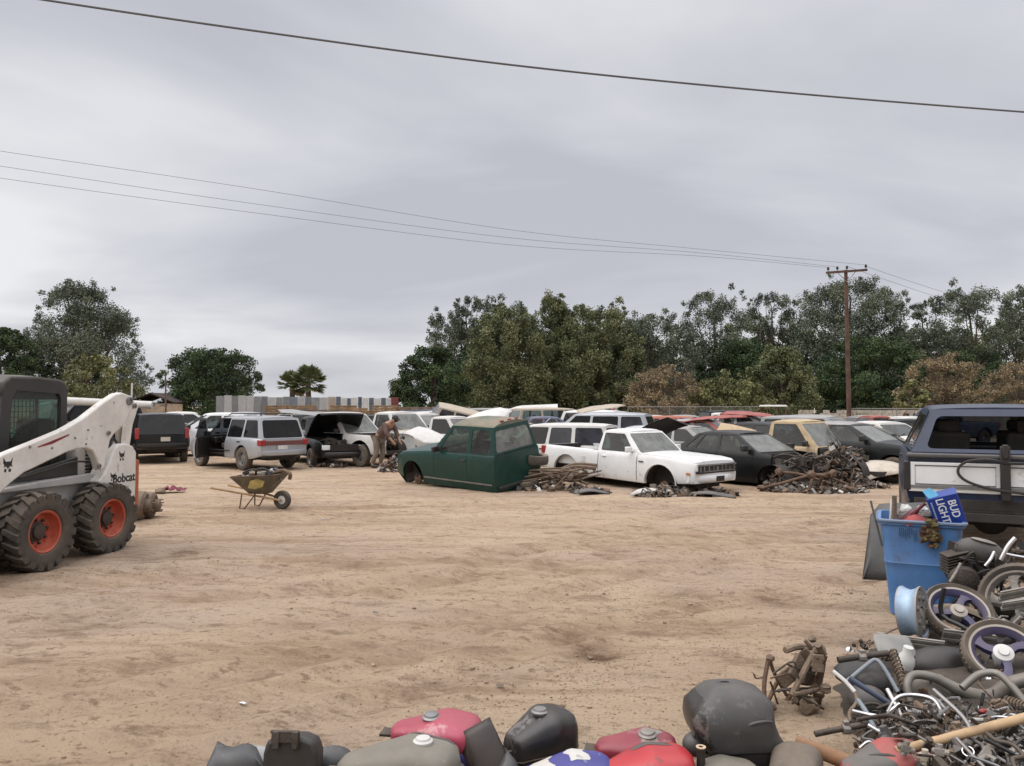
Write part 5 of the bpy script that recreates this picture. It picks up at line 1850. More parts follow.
def tyre_obj(name, label, loc, rot, r, w, inner, group=None, m=None, cat='tyre'):
    t = MB()
    h = w / 2
    t.lathe([(inner, -h * .7), (inner + .02, -h * .9), (r * .85, -h), (r * .95, -h * .9), (r, -h * .5), (r, h * .5), (r * .95, h * .9), (r * .85, h), (inner + .02, h * .9), (inner, h * .7), (inner + .015, h * .6), (r * .88, h * .7), (r * .9, 0), (r * .88, -h * .7), (inner + .015, -h * .6)], 32, closed=True)
    o = t.build(name, m or M_['rubber_clean'], loc=loc, rot=rot)
    return tag(o, label, cat, group)


tyre_obj('tyre', 'dusty tyre lying flat on top of the rusty stripped frame', pos(534, 17.5, .66), (D(5), D(4), 0), .33, .22, .2)
tyre_obj('tyre', 'tyre under the rusty stripped frame near the green cab', pos(524, 17.3, .14), (D(12), D(-4), 0), .33, .2, .2)


# panels and parts lying on the ground around the wrecks
def panel(name, label, cat, loc, rot, outline, th, m, curve=.0, grp=None):
    """a bent sheet: outline (x,y) polygon bounding box sampled as a domed grid"""
    mb = MB()
    xs_ = [p[0] for p in outline]
    n = 10
    rows = []
    for i in range(n + 1):
        u = i / n
        x = lerp(min(xs_), max(xs_), u)
        ys = []
        k = len(outline)
        for a_ in range(k):
            p, q = outline[a_], outline[(a_ + 1) % k]
            if min(p[0], q[0]) - 1e-9 <= x <= max(p[0], q[0]) + 1e-9 and abs(p[0] - q[0]) > 1e-9:
                ys.append(lerp(p[1], q[1], (x - p[0]) / (q[0] - p[0])))
        lo, hi = min(ys), max(ys)
        rows.append([Vector((x, lerp(lo, hi, j / 8), curve * (1 - (2 * u - 1) ** 2) * 1.0 + curve * .8 * (1 - (2 * j / 8 - 1) ** 2) + nz(x * 3, lerp(lo, hi, j / 8) * 3, 1, 4) * .02)) for j in range(9)])
    mb.grid(rows)
    o = mb.build(name, m, loc=loc, rot=rot, solid=th)
    return tag(o, label, cat, grp)


panel('car_hood', 'white hood with rust stains lying on the ground left of the navy truck', 'car hood', pos(883, 18.6, .20), (D(13), D(-3), D(12)), [(-.75, -.35), (-.6, .55), (.7, .6), (.85, -.2), (.3, -.45)], .02, M_['rust_white'], .16)
panel('bumper_skin', 'white plastic bumper skin lying under the nose of the white pickup', 'bumper', pos(652, 15.9, .03), (0.05, 0, .2), [(-.5, -.1), (-.3, .15), (.4, .12), (.5, -.08)], .015, M_['dirty_white'], .07)
panel('plastic_trim', 'dark trim scrap lying under the white pickup bumper', 'trim', pos(712, 15.7, .02), (0.04, .05, -.3), [(-.4, -.1), (-.3, .12), (.4, .1), (.45, -.1)], .015, M_['gplastic'], .05)
panel('plastic_trim', 'dark trim scrap lying between frame and white pickup wheel', 'trim', pos(592, 16.2, .02), (0.04, .05, .3), [(-.35, -.1), (-.3, .12), (.3, .1), (.35, -.1)], .015, M_['gplastic'], .05)
panel('inner_fender', 'black plastic liner hanging on the bare front corner of the green cab', 'liner', pos(411, 18.6, .22), (D(70), D(20), D(150)), [(-.25, -.2), (-.2, .25), (.3, .2), (.25, -.2)], .015, M_['plastic'], .08)


def wreck_heap(name, px, Y, w, d, h, n, seed, mts=None):
    """mixed engine scrap too mingled to count"""
    return heap(name, mts or [M_['dark_iron'], M_['rust'], M_['dark_iron'], M_['brown_iron'], M_['plastic'], M_['alu'], M_['gplastic']], px, Y, w, d, h, n, .06, .32, seed)


BR = [M_['rust'], M_['brown_iron'], M_['brown_iron'], M_['dark_iron']]
for (px, Y, w, d, h, n, seed, mts) in [(664, 15.9, .7, .35, .24, 150, 21, None), (715, 16.0, .5, .3, .10, 70, 22, None), (788, 16.9, .6, .35, .22, 150, 23, None), (836, 18.0, .62, .5, 1.12, 620, 24, None), (848, 18.3, .5, .4, .8, 260, 33, None),
                                       (826, 16.7, .9, .4, .20, 300, 25, BR + [M_['dark_iron'], M_['dark_iron'], M_['plastic'], M_['alu'], M_['dirty_white']]), (780, 17.4, .35, .3, .45, 150, 26, None), (545, 17.2, 1.1, .5, .16, 120, 27, BR + [M_['plastic'], M_['dirty_white'], M_['dark_iron']]), (592, 16.5, .4, .3, .12, 60, 28, None),
                                       (397, 22.0, .5, .4, .55, 160, 29, [SW, M_['dark_iron'], M_['plastic'], M_['silver'], M_['rust']]), (330, 23.4, .7, .3, .15, 60, 30, None), (690, 16.8, .5, .3, .22, 90, 31, BR),
                                       (865, 17.6, .5, .3, .15, 70, 32, None)]:
    heap('engine_scrap', mts or [M_['dark_iron'], M_['rust'], M_['dark_iron'], M_['brown_iron'], M_['plastic'], M_['alu'], M_['plastic']], px, Y, w, d, h, n, .035, .19, seed)
# twisted control arms and struts sticking out of the stripped noses
for i, (px, Y, l) in enumerate([(812, 16.7, 'rusty axle beam slanting out of the scrap under the tan pickup nose'), (833, 16.5, 'rusty strut lying over the axle beam before the tan pickup'), (797, 16.6, 'rusty bent arm low in front of the black sedan wheel')]):
    m = MB()
    q = [(-.7, 0, .42), (-.2, .05, .36), (.3, 0, .2), (.75, -.05, .06)]
    m.tube(curve_pts(q, 5), .03, 7)
    m.ell((-.7, 0, .42), (.08, .09, .09), 9, 6, jit=.15); m.ell((.75, -.05, .08), (.09, .1, .06), 9, 6, jit=.15)
    m.tube([(-.3, .05, .38), (-.2, .25, .08)], .03, 6)
    tag(m.build('axle_beam', M_['rust'], loc=pos(px, Y), rot=(0, 0, [-.2, .5, 2.9][i]), bevel=.01), l, 'axle')

# loose body panels thrown on and between the wrecks
LP = [
    (712, 24.6, 1.40, (D(4), D(-5), D(-28)), 1.1, .42, 'red', 'car hood', 'long torn red panel lying across the grey roof of the dark red car'),
    (748, 26.6, 1.52, (D(6), D(4), D(-20)), .9, .5, 'red', 'car hood', 'second torn red panel lying on the grey sedan roof'),
    (655, 21.0, 1.12, (D(20), D(24), D(150)), .8, .5, 'plastic', 'car hood', 'black panel slanting down behind the clean white pickup roof'),
    (862, 20.2, .86, (D(14), D(12), D(-50)), .7, .45, 'dirty_white', 'car fender', 'white crumpled fender lying on the dark grey sedan nose'),
    (600, 30, 1.72, (D(8), D(-8), D(10)), 1.0, .5, 'beige', 'car hood', 'beige hood lying on a roof behind the grey suv'),
    (490, 28, 1.45, (D(18), D(-15), D(30)), .9, .5, 'dirty_white', 'car hood', 'white hood leaning on the beige sedan behind the green cab'),
    (905, 25, .75, (D(55), D(10), D(20)), .8, .5, 'grey_paint', 'car door', 'grey door propped against a wreck left of the navy truck'),
    (735, 20.6, 1.0, (D(60), D(10), D(-30)), .6, .35, 'tan', 'car door', 'pale tan panel standing behind the black sedan'),
    (300, 27.5, 1.55, (D(10), D(6), D(40)), .8, .5, 'grey_paint', 'car hood', 'grey hood lying on the grey wagon roof'),
    (425, 25.0, .85, (D(24), D(16), D(-30)), .7, .4, 'dirty_white', 'car hood', 'dusty white hood lying in front of the white van'),
]
for (px, Y, z, rot, a_, b_, mn, cat_, l) in LP:
    panel('loose_car_panel', l, cat_, pos(px, Y, z), rot, [(-a_, -b_ * .8), (-a_ * .8, b_), (a_ * .9, b_ * .9), (a_, -b_ * .2), (a_ * .4, -b_)], .012, M_[mn], .07)
for (px, Y, w, d, h, n, sd_) in [(690, 20.2, .8, .6, .55, 160, 51), (770, 21.5, .8, .6, .7, 160, 52), (880, 21.0, .9, .5, .6, 180, 53), (600, 20.0, .6, .5, .5, 110, 54), (480, 22.0, 1.0, .6, .5, 110, 55), (905, 30, 2.2, 1.0, 1.3, 220, 56),
                                 (440, 33, 1.6, .8, 1.3, 160, 57), (540, 30, 1.5, .8, 1.4, 160, 58), (655, 33, 1.8, .8, 1.3, 180, 59), (200, 33, 1.2, .7, 1.2, 120, 60)]:
    heap('mixed_scrap', [SW, M_['plastic'], M_['dark_iron'], M_['rust'], M_['gplastic'], SR, M_['silver'], SB], px, Y, w, d, h, n, .07, .32, sd_)
# ------------------------------------------------------------------ white skid steer loader
LH = D(-101)
LX, LY = -6.03, 9.42
loader = thing('skid_steer_loader', 'white skid steer loader with orange rims at the left edge of the clearing', 'loader', (LX, LY, 0), (0, 0, LH))
LM4 = Matrix.Translation((LX, LY, 0)) @ Matrix.Rotation(LH, 4, 'Z')
LI = LM4.inverted()


def onp(px, py, yl):
    """local (x,z) on the loader's side plane y=yl for a survey pixel"""
    o = LI @ Vector((0, 0, EYE))
    d = LI.to_3x3() @ ray(px, py)
    t = (yl - o.y) / d.y
    p = o + d * t
    return (p.x, p.z)


def outl(pxs, yl):
    return [onp(a, b, yl) for a, b in pxs]


LW = M_['loader_white']
LD = mat('loader_dark_paint', (.018, .019, .021), .5, dust=.12, var=.2)
LG = mat('loader_grey_chassis', (.42, .43, .43), .5, dust=.45, var=.12)


def loader_wheel(loc, side):
    r, w, ri = .445, .33, .235
    Mx = Matrix.Rotation(-PI / 2 * side, 4, 'X')
    h = w / 2
    t = MB()
    t.lathe([(ri, -h * .75), (ri + .02, -h * .95), (r * .80, -h * 1.0), (r * .9, -h * .95), (r * .925, -h * .8), (r * .925, h * .8), (r * .9, h * .95), (r * .80, h), (ri + .05, h * .97), (ri + .02, h * .92), (ri, h * .75)], 48, Mx, closed=True)
    n = 19
    for k in range(n):          # chevron lugs
        for s in (1, -1):
            a = 2 * PI * (k + (.5 if s > 0 else 0)) / n
            rows = []
            for q in range(5):
                u = q / 4
                zz = s * lerp(-.01, h * 1.04, u)
                aa = a + .20 * u
                wd = lerp(.030, .05, u)
                ro = r if u < .95 else r * .965
                for (da, rr) in ((-wd, r * .90), (-wd * .75, ro), (wd * .75, ro), (wd, r * .90)):
                    rows.append(Vector((rr * math.cos(aa + da / r), rr * math.sin(aa + da / r), zz)))
            vs = [rows[i * 4:(i + 1) * 4] for i in range(5)]
            t.grid(vs, Mx)
            # shoulder block running down the sidewall
            e = vs[-1]
            aa = a + .20
            d_ = [Vector((r * .80 * math.cos(aa + f / r), r * .80 * math.sin(aa + f / r), s * h * 1.01)) for f in (-.04, .04)]
            t.add([e[0], e[1], e[2], e[3], d_[0], d_[1]], [(0, 1, 4), (1, 2, 5, 4), (2, 3, 5), (0, 1, 2, 3)], Mx)
    wh = t.build('wheel', M_['rubber'], loader, smooth=30, loc=loc)
    d = MB()
    d.lathe([(ri + .012, h * .80), (ri - .006, h * .86), (ri - .02, h * .80), (ri - .03, h * .3), (ri - .045, h * .15), (ri - .08, h * .12), (.10, h * .12)], 36, Mx, cap=False)
    for k in range(8):
        a = 2 * PI * k / 8
        d.box((0, 0, 0), (.03, .016, .02), M=Mx @ Matrix.Rotation(a, 4, 'Z') @ Matrix.Translation((.165, 0, h * .15)))
    d.build('rim', M_['orange_rim'], wh)
    c = MB()
    c.lathe([(.115, h * .12), (.115, h * .2), (.09, h * .24), (.085, h * .42), (.05, h * .46), (0, h * .46)], 20, Mx)
    for k in range(8):
        a = 2 * PI * k / 8 + .2
        c.lathe([(.016, 0), (.016, .03), (0, .032)], 6, Mx @ Matrix.Translation((.135 * math.cos(a), .135 * math.sin(a), h * .12)))
    c.build('hub', M_['dark_iron'], wh)


for x in (.54, -.54):
    for s in (1, -1):
        loader_wheel((x, s * .78, .44), s)

# chassis between the wheels
b = MB()
b.prism([(-1.05, .28), (-1.12, .75), (-.9, .98), (.95, .98), (1.05, .8), (1.0, .25), (.8, .2), (-.8, .2)], -.54, .54)
b.build('chassis', LG, loader, bevel=.02)
for s in (1, -1):
    b = MB()
    b.prism([(-.98, .92), (-.6, 1.0), (.3, .98), (.9, .94), (.9, .90), (-.98, .885)], s * .55, s * .66)
    b.build('fender', LG, loader, bevel=.015)
# engine cover with dark grilles
b = MB()
b.prism([(-1.15, .85), (-1.2, 1.35), (-.98, 1.52), (-.42, 1.5), (-.42, .85)], -.5, .5)
b.build('engine_cover', LW, loader, bevel=.03)
for s in (1, -1):
    b = MB()
    b.prism([(-.36, .985), (-.36, 1.22), (.32, 1.10), (.82, .99)], s * .50, s * .56)
    b.build('side_panel', LD, loader, bevel=.012)
    g = MB()
    for k in range(7):
        g.box((-.78 + .03 * k * 0, s * .515, 1.0 + k * .045), (.46, .03, .02), (s * .5, 0, 0))
    g.build('louvre', LD, loader)
b = MB()
for k in range(9):
    b.box((-1.2, 0, .92 + k * .045), (.03, .8, .022), (0, .4, 0))
b.build('rear_grille', LD, loader)
# cab
cy_ = .46
cab = MB()
Lf = outl([(66, 470), (65.5, 396), (60, 386), (10, 379.5), (-2, 392), (-6, 470)], cy_)
xs_r, xs_f = Lf[0][0], Lf[3][0]
print('CAB', Lf)
ztop = Lf[3][1]
prof = [(xs_r, .95), (xs_r, ztop - .13), (xs_r + .05, ztop - .03), (xs_r + .14, ztop), (xs_f - .02, ztop + .01), (xs_f + .06, ztop - .05), (xs_f + .10, ztop - .18), (xs_f + .16, 1.2), (xs_f + .18, .95)]
# side frames as rings around the window
for s in (1, -1):
    f = MB()
    ring_o = prof
    win = [(xs_r + .10, 1.12), (xs_r + .10, ztop - .21), (xs_r + .13, ztop - .15), (xs_f - .10, ztop - .12), (xs_f - .04, ztop - .20), (xs_f + .01, 1.30), (xs_f + .02, 1.12)]
    pairs_o = [prof[0], prof[1], prof[2], prof[4], prof[6], prof[7], prof[8]]
    for y0, y1 in ((s * cy_, s * (cy_ - .05)),):
        n = len(win)
        A = [Vector((x, y0, z)) for x, z in pairs_o]; B = [Vector((x, y0, z)) for x, z in win]
        A2 = [Vector((x, y1, z)) for x, z in pairs_o]; B2 = [Vector((x, y1, z)) for x, z in win]
        for k in range(n):
            k2 = (k + 1) % n
            f.add([A[k], A[k2], B[k2], B[k]], [(0, 1, 2, 3)])
            f.add([A2[k], A2[k2], B2[k2], B2[k]], [(0, 1, 2, 3)])
            f.add([B[k], B[k2], B2[k2], B2[k]], [(0, 1, 2, 3)])
            f.add([A[k], A[k2], A2[k2], A2[k]], [(0, 1, 2, 3)])
    f.add([Vector((prof[i][0], s * cy_, prof[i][1])) for i in (2, 3, 4)], [(0, 1, 2)])
    f.add([Vector((prof[i][0], s * cy_, prof[i][1])) for i in (4, 5, 6)], [(0, 1, 2)])
    f.build('cab_frame', LD, loader, smooth=0)
    g = MB()
    wv = [Vector((x, s * (cy_ - .03), z)) for x, z in win]
    g.add(wv if s < 0 else wv[::-1], [tuple(range(len(wv)))])
    g.build('window', M_['green_glass'], loader, smooth=0)
    # expanded metal guard on the front half
    w = MB()
    x0, x1 = lerp(xs_r, xs_f, .45), xs_f - .03
    for k in range(9):
        x = lerp(x0, x1, k / 8)
        w.box((x, s * (cy_ - .07), (1.14 + ztop - .17) / 2), (.009, .006, ztop - .17 - 1.14))
    for k in range(14):
        z = lerp(1.16, ztop - .18, k / 13)
        w.box(((x0 + x1) / 2, s * (cy_ - .078), z), (x1 - x0, .006, .009))
    w.box((x0 + .02, s * (cy_ - .06), (1.14 + ztop - .17) / 2), (.03, .02, ztop - .17 - 1.14))
    w.box(((x0 + x1) / 2 - .02, s * (cy_ - .06), 1.42), (x1 - x0 + .1, .02, .05))
    w.build('wire_guard', M_['plastic'], loader, smooth=0)
rf = MB()
rows = []
for (x, z) in [prof[1], prof[2], prof[3], ((prof[3][0] + prof[4][0]) / 2, ztop + .02), prof[4], prof[5], prof[6]]:
    rows.append([Vector((x, y * cy_, z + (.03 * (1 - y * y)))) for y in (-1, -.9, -.5, 0, .5, .9, 1)])
rf.grid(rows)
rf.build('cab_roof', mat('loader_roof_paint', (.05, .05, .047), .6, dust=.2, var=.2), loader, solid=.05)
bk = MB()
bk.box((xs_r + .02, 0, 1.2), (.03, .86, .5)); bk.box((xs_r + .02, .41, 1.7), (.03, .06, .7)); bk.box((xs_r + .02, -.41, 1.7), (.03, .06, .7)); bk.box((xs_r + .02, 0, ztop - .16), (.03, .86, .12))
bk.build('cab_back', LD, loader)
g = MB(); g.add([(xs_r + .02, -.39, 1.45), (xs_r + .02, .39, 1.45), (xs_r + .02, .39, ztop - .2), (xs_r + .02, -.39, ztop - .2)], [(3, 2, 1, 0)]); g.build('window', M_['green_glass'], loader, smooth=0)
st = MB(); st.box((-.02, 0, 1.08), (.5, .52, .14)); st.box((-.26, 0, 1.4), (.13, .5, .6), (0, -.15, 0)); st.build('seat', M_['plastic'], loader, bevel=.05)
for s in (1, -1):
    st = MB(); st.tube([(.35, s * .32, 1.0), (.33, s * .32, 1.35)], .016, 6); st.ell((.33, s * .32, 1.37), (.03, .03, .05)); st.build('lever', M_['plastic'], loader)
fl_ = MB(); fl_.box((.35, 0, .97), (1.1, .84, .04)); fl_.build('floor_plate', LD, loader)
lp = MB(); lp.box((xs_f + .07, .33, ztop - .14), (.06, .16, .09)); lp.build('work_light', M_['whitelens'], loader, bevel=.015)
lp = MB(); lp.box((xs_f + .07, -.33, ztop - .14), (.06, .16, .09)); lp.build('work_light', M_['whitelens'], loader, bevel=.015)

# lift arms
ya = .76
ARM = [(-34, 474), (0, 454), (30, 442), (60, 429.5), (80, 418), (100, 402.5), (113, 394), (119, 392.5), (128, 396), (132, 402), (131, 409), (127, 412), (123.5, 421), (117, 429), (111, 434), (107, 440),
       (104.5, 452), (101, 467), (98.5, 470.5), (96, 468), (93.5, 459), (89, 450.5), (83, 448), (74, 449), (64, 452), (45, 461), (20, 473), (6, 484), (-10, 500), (-34, 530)]
for s in (1, -1):
    a = MB()
    a.prism(outl(ARM, ya), s * (ya - .06), s * (ya + .05))
    ao = a.build('lift_arm', LW, loader, bevel=.018, smooth=30)
    # front dropped section of the arm, down to the coupler
    x0, z0 = onp(-20, 500, ya)
    a = MB()
    a.prism([(x0 + .30, z0 + .18), (x0, z0 + .14), (x0 - .12, z0 - .06), (x0 + .18, .45), (x0 + .36, .18), (x0 + .5, .2), (x0 + .46, .5)], s * (ya - .065), s * (ya + .04))
    a.build('lift_arm_nose', LW, loader, bevel=.018)
    # pins
    for (px, py, rr) in ((129, 401, .055), (108, 433, .028), (98.5, 466, .03), (134, 406, .035)):
        x, z = onp(px, py, ya + .05)
        p = MB()
        p.lathe([(rr, 0), (rr, .02), (rr * .6, .024), (rr * .55, .012), (0, .012)], 16, Matrix.Translation((x, s * (ya + .05), z)) @ Matrix.Rotation(-PI / 2 * s, 4, 'X'))
        p.build('pivot_pin', M_['steel'], ao)
    # red stripe decal and emblem on the arm
    if s > 0:
        r_ = MB()
        q = outl([(38, 446.5), (69, 434), (69.5, 435.2), (52, 444), (38, 447.5)], ya + .053)
        r_.prism(q, ya + .0515, ya + .0535)
        r_.build('stripe', mat('red_decal', (.22, .02, .03), .5), ao, smooth=0)
    # rear links
    l = MB()
    q = outl([(127.5, 404), (137, 401.5), (138.5, 407), (133, 425), (130, 446), (124, 446), (126, 426)], .70)
    l.prism(q, s * .64, s * .70)
    l.build('rear_link', LW, loader, bevel=.012)
    l = MB()
    q = outl([(117.5, 424), (123.5, 421), (126, 440), (120, 447)], .62)
    l.prism(q, s * .56, s * .61)
    l.build('rear_link', mat('link_beige_paint', (.45, .40, .33), .5, dust=.4), loader, bevel=.012)  # inner link in beige, darker than the white of the arms
    # lift cylinder
    c = MB()
    A, B = onp(109, 437, .66), onp(104, 474, .66)
    c.tube([(A[0], s * .66, A[1]), (B[0], s * .66, B[1])], .045, 12)
    c.tube([(A[0] - .07, s * .66, A[1] + .02), (B[0] - .06, s * .66, B[1])], .012, 6)
    c.build('lift_cylinder', LD, loader)
    # rear tower plate
    TW = [(115, 449), (119, 444.5), (127, 443.5), (133, 446), (136.5, 452), (136, 485), (134.5, 520), (128, 520), (128, 487), (103, 486), (98.5, 481.5), (103.5, 476), (109.5, 463)]
    yt = .80
    t = MB()
    t.prism(outl(TW, yt), s * (yt - .22), s * yt)
    tw = t.build('tower', LW, loader, bevel=.02)
    tl = MB()
    q = outl([(136.8, 459), (140, 460), (139, 506), (134.8, 507)], yt)
    tl.prism(q, s * (yt - .18), s * (yt - .01))
    tl.build('taillight', mat('orange_lens', (.42, .10, .04), .4, dust=.3), loader, bevel=.008)
    # writing and emblem on the plate
    if s > 0:
        BK = mat('black_decal', (.02, .02, .022), .6)
        x, z = onp(124, 478, yt)
        Mt = Matrix(((-1, 0, 0, x), (0, 0, 1, yt + .001), (0, 1, 0, z), (0, 0, 0, 1)))
        text_mesh('lettering', 'Bobcat', .155, BK, tw, Mt, .0015, .004, sx=.98)

        def emblem(px, py, y, k, par):
            x, z = onp(px, py, y)
            e = MB()
            ear = [(-.5, .55), (-.28, .22), (.26, .22), (.5, .58), (.52, .1), (.38, -.12), (.48, -.3), (.2, -.2), (.02, -.42), (-.22, -.18), (-.48, -.28), (-.4, -.05)]
            e.prism([(x + a * k, z + b * k) for a, b in ear], y, y + .0025)
            e.prism([(x + a * k, z + b * k) for a, b in [(-.35, -.5), (-.1, -.38), (-.05, -.7), (-.3, -.72)]], y, y + .0025)
            e.prism([(x + a * k, z + b * k) for a, b in [(.15, -.45), (.38, -.4), (.42, -.68), (.22, -.75)]], y, y + .0025)
            e.build('emblem', BK, par, smooth=0)
        emblem(113, 476, yt, .085, tw)
        emblem(122, 455, yt, .10, tw)
        emblem(8, 464, ya + .05, .12, ao)
# hydraulic hoses along arm and tower
for (pp, r_) in (([(92, 452), (100, 440), (108, 436), (113, 446), (108, 470)], .014), ([(95, 455), (103, 443), (111, 440), (116, 450), (110, 474)], .012), ([(20, 478), (45, 470), (70, 462), (90, 462)], .012), ([(112, 470), (108, 480), (96, 484), (80, 486)], .013)):
    m = MB(); m.tube(curve_pts([(onp(a_, b_, .60)[0], .60 + .02 * k, onp(a_, b_, .60)[1]) for k, (a_, b_) in enumerate(pp)], 6), r_, 7); m.build('hydraulic_hose', M_['plastic'], loader)
for (px_, py_) in ((30, 447), (52, 448), (75, 438), (88, 430), (86, 444)):
    x, z = onp(px_, py_, .81)
    m = MB(); m.lathe([(.014, 0), (.014, .008), (0, .009)], 6, Matrix.Translation((x, .81, z)) @ Matrix.Rotation(-PI / 2, 4, 'X')); m.build('bolt', M_['steel'], loader)
# caked mud on the chassis side
mud = MB()
for k in range(70):
    mud.ell((rnd.uniform(-.95, .95), .55 + rnd.uniform(-.005, .01), rnd.uniform(.3, .75) - .1 * rnd.random()), (rnd.uniform(.02, .07), .012, rnd.uniform(.01, .04)), 7, 4, jit=.3)
mud.build('caked_mud', mat('caked_mud', (.28, .19, .125), .95, var=.3), loader)
# bucket at the front (mostly outside the photo)
bu = MB()
bp_ = [(1.25, .08), (1.9, .02), (1.95, .05), (1.5, .16), (1.34, .3), (1.32, .62), (1.25, .66), (1.2, .3)]
bu.prism(bp_, -.95, .95)
for s in (1, -1):
    bu.prism([(1.25, .08), (1.9, .03), (1.55, .6), (1.3, .66)], s * .93, s * .965)
bu.build('bucket', M_['rust'], loader, bevel=.01)
# exhaust + hose on the cover
e = MB(); e.tube([(-.85, .3, 1.45), (-.85, .3, 1.62)], .04, 10); e.build('exhaust', M_['rust'], loader)
e = MB()
A = onp(131, 397, .3)
e.tube([(A[0], .3, 1.5), (A[0] - .02, .3, A[1] + .20)], .012, 6)
e.build('antenna', M_['dirty_white'], loader)
b = MB()
b.box((-.93, .0, 1.1), (.36, 1.3, .5)); b.build('tower_cross_box', LD, loader, bevel=.02)

# dark machine lumps just behind the loader
for (px, Y, r_, l) in ((141, 12.6, .24, 'dirty brown wheel hub lump just behind the loader tail, left of its twin'), (150, 12.8, .22, 'dirty brown wheel hub lump just behind the loader tail, right of its twin')):
    m = MB()
    m.lathe([(0, -.11), (r_ * .5, -.12), (r_ * .95, -.1), (r_, -.03), (r_, .06), (r_ * .8, .1), (r_ * .5, .08), (r_ * .45, .17), (.05, .19), (0, .19)], 20, Matrix.Rotation(PI / 2, 4, 'Y') @ Matrix.Rotation(.3, 4, 'X'))
    for k in range(5):
        a_ = 2 * PI * k / 5
        m.tube([(.1, math.cos(a_) * .1, math.sin(a_) * .1), (.22, math.cos(a_) * .1, math.sin(a_) * .1)], .012, 5)
    o = m.build('wheel_hub', M_['brown_iron'], loc=pos(px, Y, r_ * .98), rot=(0, .1, .5))
    tag(o, l, 'car part')

# ------------------------------------------------------------------ wheelbarrow
wb = thing('wheelbarrow', 'rusty wheelbarrow loaded with scrap in the open clearing', 'wheelbarrow', pos(262, 14.05), (0, 0, D(-14)), scale=.93)
# wheel forward along +x
WBM = mat('worn_barrow_steel', (.15, .14, .10), .7, metal=.3, dust=.45, var=.4, rust=.35)
t = MB()
oz = [(-.48, .62), (.46, .66)]
bot = [(-.22, .32), (.20, .36)]
rings = []
for (z, xr, xf, w) in ((.30, -.18, .16, .17), (.36, -.24, .20, .20), (.58, -.48, .42, .31), (.62, -.5, .44, .33)):
    ring = []
    for (cx, cyy) in ((xf, -w * .8), (xf, w * .8), (xf - .08, w), (xr + .08, w), (xr, w * .85), (xr, -w * .85), (xr + .08, -w), (xf - .08, -w)):
        ring.append(Vector((cx, cyy, z + (.05 if cx > 0 else 0) * (z > .5))))
    rings.append(ring)
t.grid(rings, wrap=True)
t.add(rings[0], [tuple(range(8))])
t.build('tray', WBM, wb, solid=.008, smooth=30)
rim_ = MB(); rim_.tube(rings[-1], .014, 6, closed=True); rim_.build('tray_rim', M_['rust'], wb)
pt = MB()
pt.prism([(-.1, .42), (.05, .40), (.22, .45), (.26, .56), (.1, .60), (-.05, .56)], -.308, -.302)
pt.build('paint_patch', mat('worn_yellow_paint', (.36, .26, .06), .6, dust=.3, var=.5), wb, smooth=0)
for s in (1, -1):
    h = MB(); h.tube([(-.92, s * .28, .40), (-.3, s * .24, .31), (.35, s * .10, .20), (.46, s * .07, .17)], .021, 7); h.build('handle_bar', M_['pallet'], wb)
    l = MB(); l.tube([(-.28, s * .22, .3), (-.30, s * .26, .02), (-.2, s * .26, .012), (.0, s * .2, .3)], .014, 6); l.build('leg', M_['rust'], wb)
w = MB(); Mx = Matrix.Rotation(-PI / 2, 4, 'X')
w.lathe([(.08, -.03), (.1, -.045), (.16, -.045), (.18, -.02), (.18, .02), (.16, .045), (.1, .045), (.08, .03)], 22, Mx, closed=True)
wo = w.build('wheel', M_['rubber'], wb, loc=(.46, 0, .18))
w = MB(); w.lathe([(.085, .03), (.05, .01), (.025, .06), (.025, -.06), (.05, -.01), (.085, -.03)], 16, Mx); w.build('rim', M_['dirty_white'], wo)


def bits_thing(name, label, cat, loc, spread, n, seed, mts, smin, smax, rot=(0, 0, 0)):
    """one lump of joined scrap"""
    r = random.Random(seed)
    m = MB()
    m.ell((0, 0, 0), (spread[0] * .6, spread[1] * .6, spread[2] * .6), 10, 6, jit=.15)
    for k in range(n):
        m.cur = r.randrange(len(mts))
        c = [r.uniform(-1, 1) * spread[i] for i in range(3)]
        s = r.uniform(smin, smax)
        if r.random() < .5:
            d = Vector((r.uniform(-1, 1), r.uniform(-1, 1), r.uniform(-.5, .5))).normalized() * s
            m.tube(curve_pts([Vector(c) - d, Vector(c) + d * .1 + Vector((0, 0, s * .2)), Vector(c) + d], 3), s * .14, 6)
        else:
            m.box(c, (s, s * .6, s * .45), (r.uniform(-.5, .5), r.uniform(-.5, .5), r.uniform(0, 3)))
    o = m.build(name, mts, loc=loc, rot=rot, bevel=.004)
    return tag(o, label, cat)


wbx = Matrix.Translation(wb.location) @ Matrix.Rotation(D(-14), 4, 'Z')
p_ = wbx @ Vector((.02, 0, .60))
bits_thing('scrap_metal', 'tangle of grey scrap heaped in the wheelbarrow tray', 'scrap', p_, (.32, .2, .08), 26, 5, [M_['dark_iron'], M_['plastic'], M_['steel'], M_['rust']], .05, .14)
m = MB(); m.tube([wbx @ Vector((.1 + .14 * math.cos(a * .42), -.14 + .03 * math.sin(a), .60 + .13 * math.sin(a * .42))) for a in range(16)], .02, 7, closed=True)
tag(m.build('hoop', M_['plastic']), 'black rubber hoop sticking up from the wheelbarrow load', 'hoop')
m = MB(); m.tube(curve_pts([wbx @ Vector((.25, .05, .64)), wbx @ Vector((.45, .0, .69)), wbx @ Vector((.62, -.08, .64)), wbx @ Vector((.60, -.05, .55))], 5), .035, 7)
tag(m.build('bent_pipe', M_['rust']), 'rusty bent pipe poking out over the wheelbarrow front', 'pipe')

